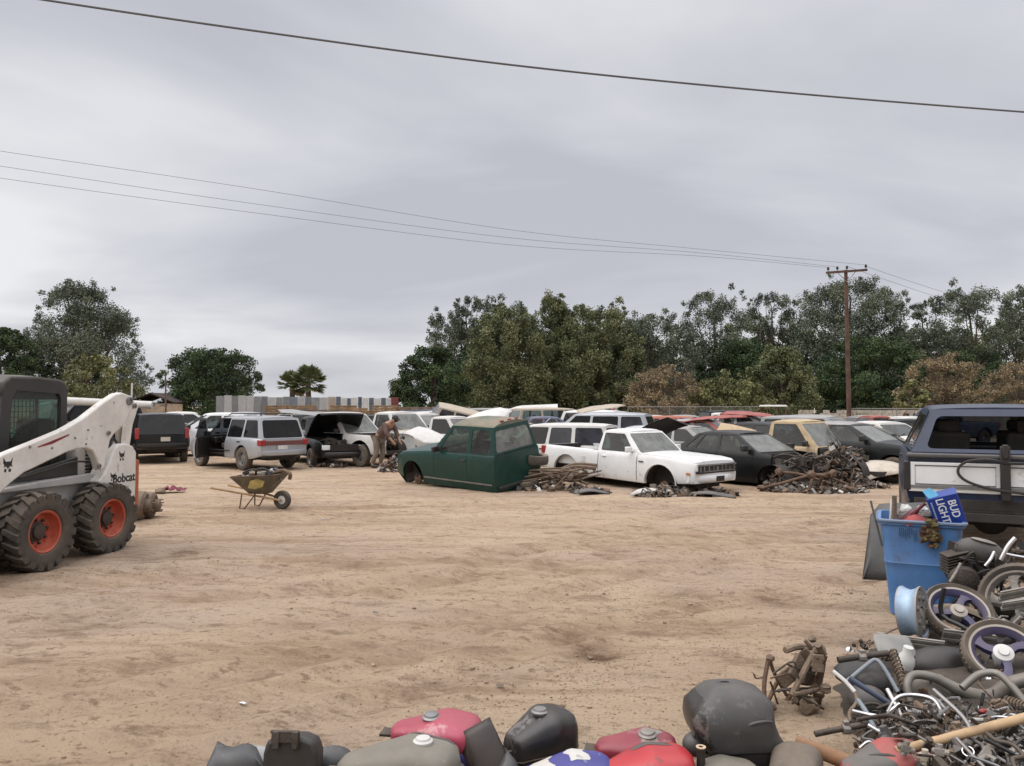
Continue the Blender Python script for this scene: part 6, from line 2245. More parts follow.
# magenta cloth and litter on the sand
m = MB()
rows = []
for i in range(15):
    rows.append([Vector(((i / 14 - .5) * .46, (j / 9 - .5) * .3, .03 + .07 * abs(nz(i * .33, j * .35, 1.4, 2)) * 2 + .05 * math.exp(-((i - 7) / 4) ** 2 - ((j - 4) / 3) ** 2))) for j in range(10)])
m.grid(rows)
tag(m.build('cloth', mat('magenta_cloth', (.20, .02, .06), .9, dust=.2, var=.3), loc=pos(175, 16.6), rot=(0, 0, .2), smooth=60), 'crumpled magenta cloth on the sand behind the loader', 'cloth')
m = MB(); m.ell((0, 0, .05), (.12, .1, .07), 9, 6, jit=.25); tag(m.build('dirt_lump', M_['brown_iron'], loc=pos(162, 16.4)), 'brown lump beside the magenta cloth', 'scrap')
LIT = [(143, 510, .06, 'white', 'white paper scrap on the sand right of the loader wheels'), (322, 520, .04, 'white', 'tiny white litter in front of the wheelbarrow'), (243, 703, .022, 'bottle', 'crushed clear plastic bit lying near the dark plastic fender'),
       (375, 616, .025, 'dark', 'small dark plastic bit in the middle of the clearing'), (590, 658, .03, 'brown', 'brown flat scrap on the sand above the black tank'), (500, 690, .022, 'dark', 'small dark scrap above the pink red tank')]
for (px, py, s, k, l) in LIT:
    p = G(px, py)
    m = MB()
    m.grid([[Vector(((i - 2) * s * .5, (j - 1.5) * s * .35, .012 + .25 * s * rnd.random())) for j in range(4)] for i in range(5)])
    c_ = {'white': M_['dirty_white'], 'bottle': M_['whitelens'], 'dark': M_['gplastic'], 'brown': M_['brown_iron']}[k]
    tag(m.build('litter_scrap', c_, loc=(p.x, p.y, ground_h(p.x, p.y)), rot=(0, 0, rnd.uniform(0, 3)), solid=.003), l, 'litter')
# ------------------------------------------------------------------ navy truck seen from behind at the right edge
TX, TY = 6.60, 10.96
bl = V('navy_suv', 'old navy suv with white trimmed tailgate seen from behind at the right edge', 'suv', (TX, TY, 0), D(64), dict(
    L=4.5, W=2.0, paint=M_['navy'],
    top=[(-2.25, 1.30), (1.0, 1.26), (1.2, 1.26), (2.1, 1.2), (2.25, 1.05)], rock=[(-2.25, .72), (-1.9, .58), (1.9, .5), (2.25, .55)],
    wid=[(-2.25, .96), (-2.1, .985), (-1.9, 1), (1.9, 1), (2.25, .94)], arches=[(1.45, .47, .42), (-1.35, .47, .42)], cabin=(-2.2, -1.92, .45, 1.0, 1.86), tum=.25,
    cells=[(-2.2, -.2, -1.98, -.2, 'glass', (.14, .05, .08, .08)), (-.2, 1.0, -.2, .45, 'glass')], doors=[(-.25, .9)], wheels=[(0, 1, 'tyre'), (0, -1, 'tyre'), (1, 1, 'tyre'), (1, -1, 'tyre')], wr=.40, ww=.26,
    glass=DT, seatrows=[.1, -.9], rear='none', rwglass=glass('open_tailgate_glass', (.22, .24, .26), .02), rwmg=(.13, .05, .13, .10), rearwin='open', mirrors=(), front='pickup', roofc=.02), None)
# tailgate trim panels, strip, strap, hose, lamps, bumper bracket
def tl(x, y, z):
    return (x, y, z)


xb = -2.302
m = MB(); m.box((xb - .01, 0, 1.01), (.02, 1.86, .35)); m.build('tailgate_trim', M_['white'], bl, bevel=.012)
for (y0, y1) in ((.86, .04), (-.04, -.86)):
    m = MB()
    m.tube([(xb - .022, y0, 1.145), (xb - .022, y1, 1.145), (xb - .022, y1, .925), (xb - .022, y0, .925)], .007, 5, closed=True)
    m.build('trim_molding', M_['gplastic'], bl)
m = MB(); m.box((xb - .022, 0, .895), (.02, 1.82, .035)); m.build('chrome_strip', M_['steel'], bl)
m = MB(); m.box((xb + .0, 0, 1.265), (.10, 1.90, .05)); m.build('sill_ledge', M_['gplastic'], bl, bevel=.015)
m = MB(); m.box((xb - .06, -.05, 1.08), (.06, .10, .62)); m.box((xb - .09, -.05, 1.33), (.05, .06, .16)); m.box((xb - .07, -.12, 1.2), (.05, .22, .035)); m.build('tyre_carrier', M_['plastic'], bl, bevel=.01)
m = MB()
m.tube(curve_pts([(xb - .09, -.08, 1.20), (xb - .08, .12, 1.235), (xb - .07, .34, 1.20), (xb - .08, .42, 1.09), (xb - .08, .33, .98), (xb - .09, .08, .90), (xb - .09, -.25, .86), (xb - .08, -.7, .78)], 6), .016, 6)
m.build('hose', M_['plastic'], bl)
for s in (1, -1):
    m = MB(); m.box((xb + .03, s * .945, 1.02), (.12, .075, .34)); m.build('taillight', M_['plastic'], bl, bevel=.01)
m = MB(); m.box((xb + .05, 0, .70), (.10, 1.75, .12)); m.box((xb + .02, 0, .56), (.14, 1.2, .10)); m.box((xb - .03, -.35, .53), (.015, .30, .08)); m.build('rear_cross_member', M_['under'], bl, bevel=.01)
m = MB(); m.box((xb - .04, -.35, .55), (.012, .17, .05)); m.build('sticker', M_['whitelens'], bl)
m = MB(); m.tube([(-1.35, -.8, .42), (-1.35, .8, .42)], .06, 10); m.ell((-1.35, 0, .42), (.18, .2, .18)); m.build('rear_axle', M_['under'], bl)
m = MB(); m.tube(curve_pts([(-1.9, .3, .5), (-2.2, .4, .48), (-2.45, .42, .45)], 4), .03, 8); m.build('tail_pipe', M_['rust'], bl)
m = MB(); m.tube([(.6, .92, 1.28), (.55, 1.04, 1.36), (.6, .92, 1.42)], .012, 5); m.build('mirror_bracket', M_['plastic'], bl)

# ------------------------------------------------------------------ dark grey plastic panel behind the bin
c = G(880, 566)
panel('plastic_panel', 'large dark grey plastic panel leaning behind the blue bin', 'panel', (4.16, 8.25, .36), (D(68), 0, D(-24)), [(-.40, -.38), (-.30, .43), (.46, .50), (.46, .0), (.42, -.38)], .02, mat('dark_grey_panel_plastic', (.055, .065, .07), .55, dust=.18, var=.2), .05)

# ------------------------------------------------------------------ blue bin
bx, by = G(930, 619).x + .07, 7.05
BZ = D(-26)
binr = thing('trash_bin', 'tall blue plastic bin full of rubbish in front of the navy truck', 'bin', (bx, by, 0), (0, 0, BZ))
BH, BT, BB = .85, .325, .25
m = MB()


def rrect(a, r, z, n=5):
    o = []
    for (cx, cy, a0) in ((a - r, a - r, 0), (-a + r, a - r, PI / 2), (-a + r, -a + r, PI), (a - r, -a + r, 1.5 * PI)):
        for k in range(n):
            t = a0 + PI / 2 * k / (n - 1)
            o.append(Vector((cx + r * math.cos(t), cy + r * math.sin(t), z)))
    return o


hs_ = [0, .02, .2, .4, .45, .465, .48, .68, .795, .805, .85]
of = [0, .0, .0, .0, 0, .006, 0, 0, 0, .018, .018]
rings = [rrect(lerp(BB, BT, h / BH) + o, .07, h) for h, o in zip(hs_, of)]
inn = [rrect(lerp(BB, BT, h / BH) - .008, .06, h) for h in (.85, .5, .04)]
m.grid(rings + inn, wrap=True)
m.add(inn[-1], [tuple(range(len(inn[-1])))])
m.add(rings[0], [tuple(range(len(rings[0])))])
m.build('body', M_['bluebin'], binr, smooth=40)
m = MB(); m.tube([p + Vector((0, 0, .0)) for p in rrect(BT + .022, .075, .838)], .013, 6, closed=True); m.build('rim', mat('worn_bin_rim', (.10, .16, .25), .5, dust=.3), binr)
m = MB()
for k in range(9):
    x = -.17 + .016 * k
    m.box((x, -lerp(BB, BT, .78 / BH) - .001, .74 + rnd.uniform(-.02, .02)), (.006, .004, rnd.uniform(.05, .12)), (-.1, 0, 0))
m.build('scuff', mat('bin_scuff_grime', (.05, .10, .18), .8, var=.4), binr, smooth=0)
BMx = Matrix.Translation((bx, by, 0)) @ Matrix.Rotation(BZ, 4, 'Z')
# rubbish under the rim
m = MB()
r_ = random.Random(5)
for k in range(60):
    m.cur = r_.randrange(4)
    m.ell(BMx @ Vector((r_.uniform(-.27, .27), r_.uniform(-.27, .27), r_.uniform(.68, .80))), (r_.uniform(.03, .08), r_.uniform(.03, .08), r_.uniform(.02, .05)), 8, 5, (r_.uniform(0, 3), r_.uniform(0, 3), 0), .25)
tag(m.build('rubbish', [M_['plastic'], M_['dirty_white'], M_['brown_iron'], M_['gplastic']], smooth=0), kind='stuff')
# beer box
bc = BMx @ Vector((.20, -.16, .95))
box_ = thing('beer_carton', 'dark blue cardboard beer carton with white writing tipped on the bin rim', 'carton', bc, (D(14), D(-17), D(-28)))
NV = mat('beer_carton_blue', (.012, .04, .25), .4, var=.15, dust=.05)
m = MB(); m.box((0, 0, 0), (.245, .16, .29)); m.build('box', NV, box_, bevel=.006)
WT = mat('print_white', (.75, .77, .80), .5, var=.03)
Mt = Matrix(((0, 1, 0, .015), (0, 0, -1, -.0815), (-1, 0, 0, .015), (0, 0, 0, 1)))
text_mesh('lettering', 'BUD\nLIGHT', .088, WT, box_, Mt, .0008, .0012, sx=.92)
m = MB()
for k in range(14):
    m.box((-.095, -.081, -.1 + .0155 * k), (.012, .002, .010))
m.build('small_print', mat('print_pale_blue', (.35, .45, .62), .5), box_, smooth=0)
m = MB(); m.add([(-.10, -.075, .146), (-.02, -.06, .147), (-.03, .05, .147), (-.11, .05, .147), (-.13, -.03, .21), (-.07, -.02, .22)], [(0, 1, 5, 4), (1, 2, 5), (2, 3, 4, 5), (3, 0, 4)])
m.build('torn_flap', mat('carton_light_blue', (.10, .38, .62), .5), box_, solid=.003, smooth=0)
# bottle
m = MB()
m.lathe([(0, 0), (.036, .0), (.038, .01), (.038, .13), (.032, .16), (.016, .20), (.0145, .26), (.017, .262), (.017, .275), (0, .276)], 16)
tag(m.build('bottle', mat('dark_red_bottle', (.10, .012, .02), .25, var=.1), loc=BMx @ Vector((-.16, -.20, .80)), rot=(D(20), D(42), 0)), 'dark red bottle leaning out of the blue bin', 'bottle')
m = MB()
rows = []
for i in range(13):
    rows.append([Vector(((i / 12 - .5) * .25, (j / 8 - .5) * .2, .10 * math.exp(-((i - 6) / 4.5) ** 2 - ((j - 4) / 3.5) ** 2) + .03 * nz(i * .5, j * .5, 1, 7))) for j in range(9)])
m.grid(rows)
tag(m.build('red_cloth', mat('faded_red_cloth', (.34, .075, .075), .9, var=.25), loc=BMx @ Vector((-.04, -.22, .80)), smooth=60), 'crumpled faded red cloth on top of the rubbish in the blue bin', 'cloth')
m = MB()
fr_ = Vector((.075, -BT - .035, .765))
for k in range(60):
    m.cur = k % 3
    m.ell(BMx @ (fr_ + Vector((rnd.gauss(0, .03), rnd.gauss(0, .008), rnd.gauss(-.02, .05)))), (.028, .02, .028), 6, 4, (rnd.uniform(0, 3), 0, 0), .5)
m.ell(BMx @ (fr_ + Vector((.0, .03, .09))), (.05, .05, .02), 8, 5, None, .2)
tag(m.build('rag', [mat('brown_rag', (.12, .06, .035), .95, var=.5), mat('brown_rag_dark', (.06, .03, .02), .95, var=.5), mat('olive_rag', (.14, .11, .04), .95, var=.5)], smooth=0), 'brown frayed rag hanging over the front rim of the blue bin', 'rag')
for i, (x, y, lean, m_, l) in enumerate([(-.31, -.26, -.35, M_['gplastic'], 'thin dark rod at the left corner of the blue bin'), (-.27, -.2, .25, M_['dirty_white'], 'white stick leaning in the left side of the blue bin'), (-.25, -.15, .12, M_['dirty_white'], 'second white stick beside the first in the blue bin'), (-.21, -.26, .06, M_['brown_iron'], 'dark brown slat standing in the blue bin')]):
    m = MB(); m.tube([(0, 0, -.25), (lean * .25, .02, .15 if i < 3 else .20)], .010 if i < 3 else .022, 6)
    tag(m.build('stick', m_, loc=BMx @ Vector((x, y, .85))), l, 'stick')
for i, (x, l) in enumerate([(-.12, 'white crumpled paper behind the dark red bottle'), (.02, 'white crumpled paper beside the beer carton')]):
    m = MB(); m.ell((0, 0, 0), (.05, .045, .04), 9, 7, jit=.3); tag(m.build('paper', M_['dirty_white'], loc=BMx @ Vector((x, -.02, .91)), smooth=0), l, 'paper')
    # paper rests on the pile
m = MB()
for k in range(10):
    m.ell(BMx @ Vector((rnd.uniform(-.15, .22), rnd.uniform(-.06, .1), .85)), (.08, .07, .05), 8, 5, jit=.2)
tag(m.build('rubbish', M_['gplastic'], smooth=0), kind='stuff')

# ------------------------------------------------------------------ motorcycle parts heap
PURP = mat('purple_rim_paint', (.022, .024, .10), .4, dust=.28, var=.2)
IVO = mat('worn_rim_lip', (.36, .33, .29), .5, metal=.4, dust=.35, var=.15)


def moto_wheel(name, label, loc, rot, r=.30, w=.12, rim=.225, rim_m=PURP, spokes=3, tyre=True, hub_m=None, group=None):
    o = thing(name, label, 'wheel', loc, rot, group)
    h = w / 2
    if tyre:
        t = MB()
        t.lathe([(rim, -h * .62), (rim + .012, -h * .8), (r * .9, -h), (r * .965, -h * .72), (r, 0), (r * .965, h * .72), (r * .9, h), (rim + .012, h * .8), (rim, h * .62)], 44, closed=True)
        for k in range(44):
            a = 2 * PI * k / 44
            t.box((0, 0, 0), (.012, .010, w * .5), M=Matrix.Rotation(a, 4, 'Z') @ Matrix.Translation((r * .978, 0, 0)) @ Matrix.Rotation(.5, 4, 'X'))
        t.build('tyre', M_['rubber_clean'], o)
    ri = MB()
    hr = h * .68 if tyre else h
    ri.cur = 1
    ri.lathe([(rim - .011, hr * .98), (rim + .003, hr * 1.05), (rim + .006, hr * .9)], 44, cap=False)
    ri.lathe([(rim - .018, -hr * .98), (rim + .004, -hr * 1.05), (rim + .006, -hr * .9)], 44, cap=False)
    ri.cur = 0
    ri.lathe([(rim - .011, hr * .98), (rim - .03, hr * .5), (rim - .04, 0), (rim - .03, -hr * .5), (rim - .018, -hr * .98)], 44, cap=False)
    ri.lathe([(rim + .006, hr * .9), (rim - .01, hr * .55), (rim - .022, 0), (rim - .01, -hr * .55), (rim + .006, -hr * .9)], 44, cap=False)
    ri.build('rim', [rim_m, IVO], o, smooth=40)
    for k in range(spokes):
        s = MB()
        a = 2 * PI * k / spokes + .35
        Mx = Matrix.Rotation(a, 4, 'Z')
        rows = []
        for q in range(7):
            u = q / 6
            x = lerp(.035, rim - .025, u)
            wd = lerp(.028, .022, math.sin(u * PI)) + .035 * max(0, u - .8) / .2 * .8
            th = lerp(.026, .016, u)
            off = .02 * math.sin(u * PI)
            rows.append([Vector((x, off - wd, -th)), Vector((x, off - wd, th)), Vector((x, off, th * 1.25)), Vector((x, off + wd, th)), Vector((x, off + wd, -th))])
        s.grid(rows, Mx, wrap=True)
        s.build('spoke', rim_m, o, smooth=40)
    hb = MB()
    hb.lathe([(.012, h * .9), (.03, h * .9), (.034, h * .7), (.058, h * .55), (.062, .0), (.058, -h * .55), (.034, -h * .7), (.03, -h * .9), (.012, -h * .9)], 24)
    hb.build('hub', hub_m or IVO, o)
    return o


def face(px, py, Y, nrm, spin=0.0):
    """location at a sight and a rotation turning local z to nrm"""
    z = Vector(nrm).normalized()
    q = z.to_track_quat('Z', 'Y')
    return at(px, py, Y), (q.to_matrix() @ Matrix.Rotation(spin, 3, 'Z')).to_euler()


l_, r_ = face(958, 613, 5.75, (-.12, -.62, .80), .6)
moto_wheel('wheel_assembly', 'motorcycle wheel with purple three spoke rim lying tilted in front of the blue bin', l_, r_, .25, .12, .20)
l_, r_ = face(1003, 655, 4.95, (-.25, -.62, .72), 2.2)
moto_wheel('wheel_assembly', 'motorcycle wheel with purple rim and big pale hub at the right edge', l_, r_, .24, .12, .19, spokes=3, hub_m=M_['dirty_white'])
l_, r_ = face(1022, 603, 5.9, (-.62, -.72, .25), .2)
moto_wheel('wheel_assembly', 'motorcycle wheel with grey spokes standing at the right edge', l_, r_, .30, .12, .235, rim_m=M_['alu'], spokes=5, hub_m=M_['alu'])
l_, r_ = face(913, 612, 5.72, (.74, -.66, .12), .9)
o = moto_wheel('rim_casting', 'bare pale blue motorcycle rim without tyre standing against the blue bin', l_, r_, .18, .135, .18, rim_m=mat('pale_blue_worn_metal', (.34, .46, .60), .4, metal=.3, dust=.2, var=.25), spokes=0, tyre=False)
m = MB(); m.lathe([(.045, .062), (.15, .06), (.155, .055), (.15, .05), (.045, .05)], 32, closed=True)
for k in range(7):
    a = 2 * PI * k / 7
    m.tube([(.11 * math.cos(a), .11 * math.sin(a), .05), (.11 * math.cos(a), .11 * math.sin(a), .075)], .018, 8)
m.build('brake_disc', M_['alu'], o)
m = MB(); m.tube([(.03 * math.cos(a), .03 * math.sin(a), -.06) for a in np.linspace(0, 6.28, 12)], .02, 6); m.build('inner_ring', PURP, o)

GT = [('loose black tyre arched behind the grey spoked wheel', 1003, 590, 6.3, (-.15, -.45, .85), .30, .12, .235), ('tyre under the purple three spoke wheel', 962, 632, 5.85, (-.05, -.35, .93), .29, .13, .21),
      ('tyre on edge under the purple rim with pale hub', 1012, 690, 5.0, (-.2, -.3, .9), .27, .13, .2)]
for (l, px, py, Y, nv, rr, w, i_) in GT:
    l_, r_ = face(px, py, Y, nv)
    tyre_obj('tyre_casing', l, l_, r_, rr, w, i_, None)

# aluminium mouldings under the wheels
for i, (a, b, w_, l) in enumerate([((876, 636, 5.55), (944, 645, 5.35), .05, 'dark aluminium strip lying under the pale blue rim'), ((943, 634, 5.5), (998, 641, 5.45), .075, 'pale ribbed aluminium strip lying under the purple wheel'), ((1000, 596, 5.55), (1040, 588, 5.5), .06, 'silver strip across the grey spoked wheel'), ((1002, 606, 5.5), (1040, 600, 5.45), .05, 'silver ribbed bracket below the strip on the grey spoked wheel')]):
    A, B = at(*a), at(*b)
    d = (B - A)
    up = Vector((0, -.35, .94))
    n_ = d.cross(up).normalized()
    m = MB()
    for (u0, th) in ((-.5, .012), (-.15, .006), (.2, .012), (.5, .006)):
        m.tube([A + up * w_ * u0, B + up * w_ * u0], th, 5)
    m.add([A + up * w_ * .5, B + up * w_ * .5, B - up * w_ * .5, A - up * w_ * .5], [(0, 1, 2, 3)])
    tag(m.build('metal_strip', M_['alu'], solid=.006), l, 'strip')


def pipe(name, label, pts, r, m, cat, n=8, group=None):
    P = curve_pts([at(*p) for p in pts], 6)
    if isinstance(r, (list, tuple)):
        k = len(P)
        rr = [float(np.interp(i / (k - 1), np.linspace(0, 1, len(r)), r)) for i in range(k)]
    else:
        rr = r
    b = MB(); b.tube(P, rr, n)
    return tag(b.build(name, m, smooth=60), label, cat, group)


EXM = mat('grey_exhaust_metal', (.20, .195, .18), .5, metal=.6, dust=.35, var=.3, rust=.15)
pipe('exhaust_pipe', 'thick grey exhaust pipe bending through the middle of the motorcycle parts', [(910, 702, 4.55), (907, 685, 4.6), (914, 675, 4.65), (935, 678, 4.65), (962, 691, 4.6), (990, 697, 4.55), (1010, 684, 4.55), (1040, 676, 4.5)], [.022, .024, .024, .028, .036, .044, .04, .036], EXM, 'exhaust', 12)
pipe('exhaust_pipe', 'grey exhaust pipe arching to the right edge of the motorcycle parts', [(962, 688, 4.5), (978, 675, 4.52), (995, 673, 4.5), (1008, 682, 4.42), (1030, 708, 4.3)], .021, EXM, 'exhaust', 10)
pipe('wooden_pole', 'pale wooden tool handle lying across the motorcycle parts', [(896, 751, 3.62), (940, 740, 3.62), (985, 728, 3.6), (1040, 714, 3.58)], [.020, .021, .021, .022], M_['wood'], 'tool handle', 12)
pipe('iron_pipe', 'thick rusty orange pipe lying beside the grey brown tank at the bottom edge', [(796, 743, 4.02), (822, 752, 3.95), (856, 766, 3.86)], .038, mat('rusty_orange_pipe', (.24, .115, .05), .8, dust=.35, var=.35, bump=.3), 'pipe', 14)
HB = M_['chrome']
# chrome handlebars traced where they lie
BARS = [
    ([(888, 712, 4.25), (897, 698, 4.25), (912, 695, 4.25), (932, 699, 4.2), (942, 712, 4.15), (952, 724, 4.1)], .0115, HB, 'handlebar', 'chrome handlebar arched in the middle of the parts in front of the exhaust pipe'),
    ([(833, 671, 4.55), (846, 682, 4.5), (855, 692, 4.45)], .012, M_['dirty_white'], 'fork_tube', 'white fork tube slanting at the left of the parts'),
    ([(855, 692, 4.45), (857, 702, 4.4), (850, 712, 4.35), (850, 722, 4.3)], .011, M_['brown_iron'], 'bent_tube', 'rusty bent tube hanging from the white fork tube'),
    ([(868, 725, 4.1), (885, 735, 4.05), (905, 746, 4.0)], .012, HB, 'fork_tube', 'shiny chrome tube slanting above the wooden handle'),
    ([(887, 689, 4.3), (894, 702, 4.25), (902, 717, 4.2)], .013, HB, 'fork_tube', 'shiny chrome tube steeply slanting beside the handlebar arch'),
    ([(852, 711, 4.3), (865, 714, 4.28), (876, 716, 4.25)], .012, HB, 'handlebar_stub', 'short chrome tube lying level at the left of the parts'),
    ([(876, 716, 4.25), (885, 717, 4.22), (892, 710, 4.2), (900, 704, 4.2)], .0115, HB, 'handlebar', 'chrome handlebar curling beside the level chrome tube'),
    ([(846, 682, 4.62), (868, 664, 4.65), (876, 660, 4.65), (884, 668, 4.6), (898, 692, 4.5)], .012, mat('blue_grey_frame_paint', (.17, .21, .25), .5, dust=.3, var=.2), 'frame_tube', 'blue grey frame tube peaking at the left of the parts'),
    ([(849, 678, 4.5), (868, 690, 4.45), (892, 705, 4.4)], .017, mat('dark_blue_frame_paint', (.022, .045, .09), .4, dust=.2, var=.2), 'frame_tube', 'dark blue frame tube slanting at the left of the parts'),
    ([(858, 700, 4.4), (868, 715, 4.3), (875, 730, 4.2)], .014, MATS['blue_grey_frame_paint'], 'frame_tube', 'short blue grey frame tube pointing down at the left'),
    ([(968, 738, 3.95), (970, 722, 3.98), (985, 720, 3.98), (1002, 721, 3.95), (1004, 726, 3.95)], .0105, M_['dirty_white'], 'rack', 'white bent rack behind the wooden handle'),
    ([(952, 716, 4.1), (968, 719, 4.08), (985, 722, 4.05)], .014, M_['dirty_white'], 'fork_tube', 'white tube lying level near the white bent rack'),
    ([(998, 722, 3.9), (1006, 715, 3.95), (1016, 716, 3.95), (1030, 724, 3.9)], .009, HB, 'handlebar', 'chrome handlebar curve right of the white bent rack'),
    ([(1008, 728, 3.8), (1016, 738, 3.75), (1032, 744, 3.7)], .011, HB, 'handlebar', 'chrome handlebar end below the wooden handle at the right edge'),
    ([(1000, 752, 3.7), (1006, 744, 3.72), (1018, 746, 3.72), (1036, 745, 3.7)], .010, M_['steel'], 'handlebar', 'dull steel handlebar below the wooden handle at the right edge'),
    ([(860, 748, 3.95), (868, 742, 3.95), (876, 745, 3.95), (880, 752, 3.93)], .009, HB, 'handlebar', 'small chrome hook left of the wooden handle end'),
    ([(838, 660, 4.75), (858, 657, 4.75), (888, 653, 4.75)], .02, M_['dark_iron'], 'fork_stanchion', 'dark fork leg lying level at the top left of the parts'),
    ([(815, 734, 4.2), (840, 729, 4.2), (868, 724, 4.18)], .017, M_['dark_iron'], 'fork_stanchion', 'dark fork leg with clamp lying on the sand left of the parts'),
    ([(872, 643, 5.3), (888, 632, 5.4), (897, 628, 5.45)], .008, M_['brown_iron'], 'rod', 'thin brown rod leaning at the top left of the parts'),
    ([(915, 703, 4.2), (930, 715, 4.12), (945, 730, 4.05)], .02, M_['rust'], 'fork_stanchion', 'rusty fork leg lying under the chrome handlebar arch'),
    ([(978, 683, 4.35), (986, 692, 4.3), (992, 698, 4.28)], .006, M_['rust'], 'rod', 'thin rusty rod on the thick exhaust pipe'),
    ([(985, 700, 4.2), (992, 707, 4.18), (994, 718, 4.12)], .007, M_['brown_iron'], 'cable', 'brown cable hanging below the thick exhaust pipe'),
    ([(1000, 560, 6.2), (1008, 546, 6.2), (1015, 538, 6.2)], .018, HB, 'fork_tube', 'bright chrome tube sticking up from the black engine'),
    ([(1001, 553, 6.3), (1015, 556, 6.25), (1040, 560, 6.2)], .013, HB, 'fork_tube', 'chrome tube lying level above the loose black tyre'),
    ([(950, 582, 6.1), (957, 571, 6.1), (961, 563, 6.1)], .013, M_['alu'], 'kick_lever', 'grey lever slanting on the front of the black engine'),
    ([(985, 566, 6.0), (990, 560, 6.0), (994, 552, 6.05)], .012, M_['chrome'], 'footpeg_bar', 'short chrome bar slanting beside the black engine'),
]
for (p, r, m_, n, l) in BARS:
    pipe(n, l, p, r, m_, 'frame part' if 'frame' in n else 'handlebar' if 'handlebar' in n else 'metal bar')
# rubber grips and clamps as lumps on the bars
for (px, py, Y, l) in [(846, 729, 4.2, 'steel clamp on the dark fork leg lying on the sand'), (862, 657, 4.74, 'steel clamp on the dark fork leg at the top left')]:
    m = MB(); m.tube([(-.02, 0, 0), (.02, 0, 0)], .028, 10); m.box((0, 0, .03), (.03, .03, .03))
    tag(m.build('clamp', M_['alu'], loc=at(px, py, Y), bevel=.004), l, 'clamp')


# rusty engine mount lying on the sand, left of the parts
rm = G(797, 714)
mo = thing('engine_mount', 'rusty tangled motorcycle subframe standing on the sand left of the parts heap', 'car part', (rm.x, rm.y, 0), (0, 0, .1))
def rp(x, y, Y=None):
    return at(x, y, Y or rm.y) - Vector((rm.x, rm.y, 0))


RS = [
    ([(768, 722), (764, 688), (770, 655)], .014), ([(770, 655), (776, 672), (790, 695)], .012), ([(790, 695), (806, 668), (818, 650)], .018), ([(770, 700), (782, 680), (808, 655)], .014),
    ([(786, 650), (800, 647), (814, 648), (820, 645)], .02), ([(818, 645), (824, 660), (820, 690)], .022), ([(773, 722), (785, 708), (798, 690)], .016), ([(792, 694), (806, 692), (822, 690)], .013),
    ([(796, 700), (812, 702), (826, 696)], .02), ([(800, 682), (812, 684), (824, 680)], .016), ([(805, 640), (812, 648)], .012), ([(752, 672), (756, 677), (766, 676)], .005)]
for i, (pp, r) in enumerate(RS):
    m = MB()
    off = [.0, .10, -.08, .15, .05, -.05, .12, -.1, .02, .1, 0, 0][i]
    m.tube(curve_pts([rp(x, y, rm.y + off + .06 * k) for k, (x, y) in enumerate(pp)], 5) if len(pp) > 2 else [rp(x, y, rm.y + off) for x, y in pp], r, 7)
    m.build('tube', M_['brown_iron'] if i % 3 else M_['rust'], mo)
for (x, y, s, a) in [(798, 668, .10, .8), (806, 660, .09, .7), (812, 675, .08, .2), (790, 676, .09, .9), (818, 664, .07, 0), (808, 705, .07, .1), (800, 698, .06, .5), (820, 700, .06, .1), (815, 690, .05, 1)]:
    m = MB()
    m.box(rp(x, y, rm.y + rnd.uniform(-.05, .15)), (s, s * .25, s * 1.5), (rnd.uniform(-.3, .3), a, rnd.uniform(-.4, .4)))
    m.build('bracket', M_['brown_iron'], mo, bevel=.006)
for (x, y, s) in [(808, 707, .06), (770, 657, .025), (822, 652, .04), (815, 640, .025), (763, 700, .03), (826, 690, .035), (768, 706, .04)]:
    m = MB()
    m.ell(rp(x, y, rm.y + rnd.uniform(-.03, .1)), (s, s * .8, s * .8), 9, 6, jit=.3)
    m.build('casting', M_['brown_iron'], mo, smooth=20)
for k in range(9):
    m = MB()
    m.tube(curve_pts([rp(rnd.uniform(766, 826), rnd.uniform(655, 712), rm.y + rnd.uniform(-.1, .15)) for _ in range(3)], 5), rnd.uniform(.004, .009), 5)
    m.build('cable', M_['rust'] if k % 2 else M_['dark_iron'], mo)

# black engine with headlamp near the bin
eg = thing('motorcycle_engine', 'black motorcycle engine and side cover beside the blue bin', 'engine', at(966, 572, 6.35), (0, 0, -.2))
m = MB()
m.ell((0, 0, .0), (.16, .14, .16), 14, 9, jit=.05); m.box((.02, .05, .10), (.24, .2, .22), (0, .2, 0)); m.build('block', M_['plastic'], eg, bevel=.015)
m = MB(); m.lathe([(0, .0), (.115, 0), (.12, .02), (.10, .05), (.05, .065), (0, .065)], 22, Matrix.Translation((-.07, -.14, -.04)) @ Matrix.Rotation(PI / 2, 4, 'X')); m.build('clutch_cover', M_['dark_iron'], eg)
m = MB()
for k in range(7):
    m.box((-.10, -.04, .03 + .022 * k), (.17, .2, .008), (0, -.3, 0))
m.build('cylinder_fin', M_['dark_iron'], eg)
m = MB()
m.ell((.10, -.02, .16), (.20, .11, .12), 16, 10, (0, .25, 0)); m.build('side_cover', mat('charcoal_plastic', (.03, .032, .033), .45, dust=.2), eg)
m = MB(); m.ell((.12, -.045, .262), (.10, .06, .018), 14, 6, (0, .25, 0)); m.build('lamp_glass', M_['alu'], eg)
m = MB(); m.box((.155, -.14, .16), (.045, .01, .05), (0, .3, 0)); m.build('badge', M_['steel'], eg)
for k in range(5):
    m = MB(); m.tube(curve_pts([(rnd.uniform(-.15, .1), -.13, rnd.uniform(-.1, .2)), (rnd.uniform(-.1, .25), -.17, rnd.uniform(-.1, .2)), (rnd.uniform(0, .3), -.1, rnd.uniform(-.12, .1))], 5), .009, 6); m.build('hose', M_['plastic'], eg)
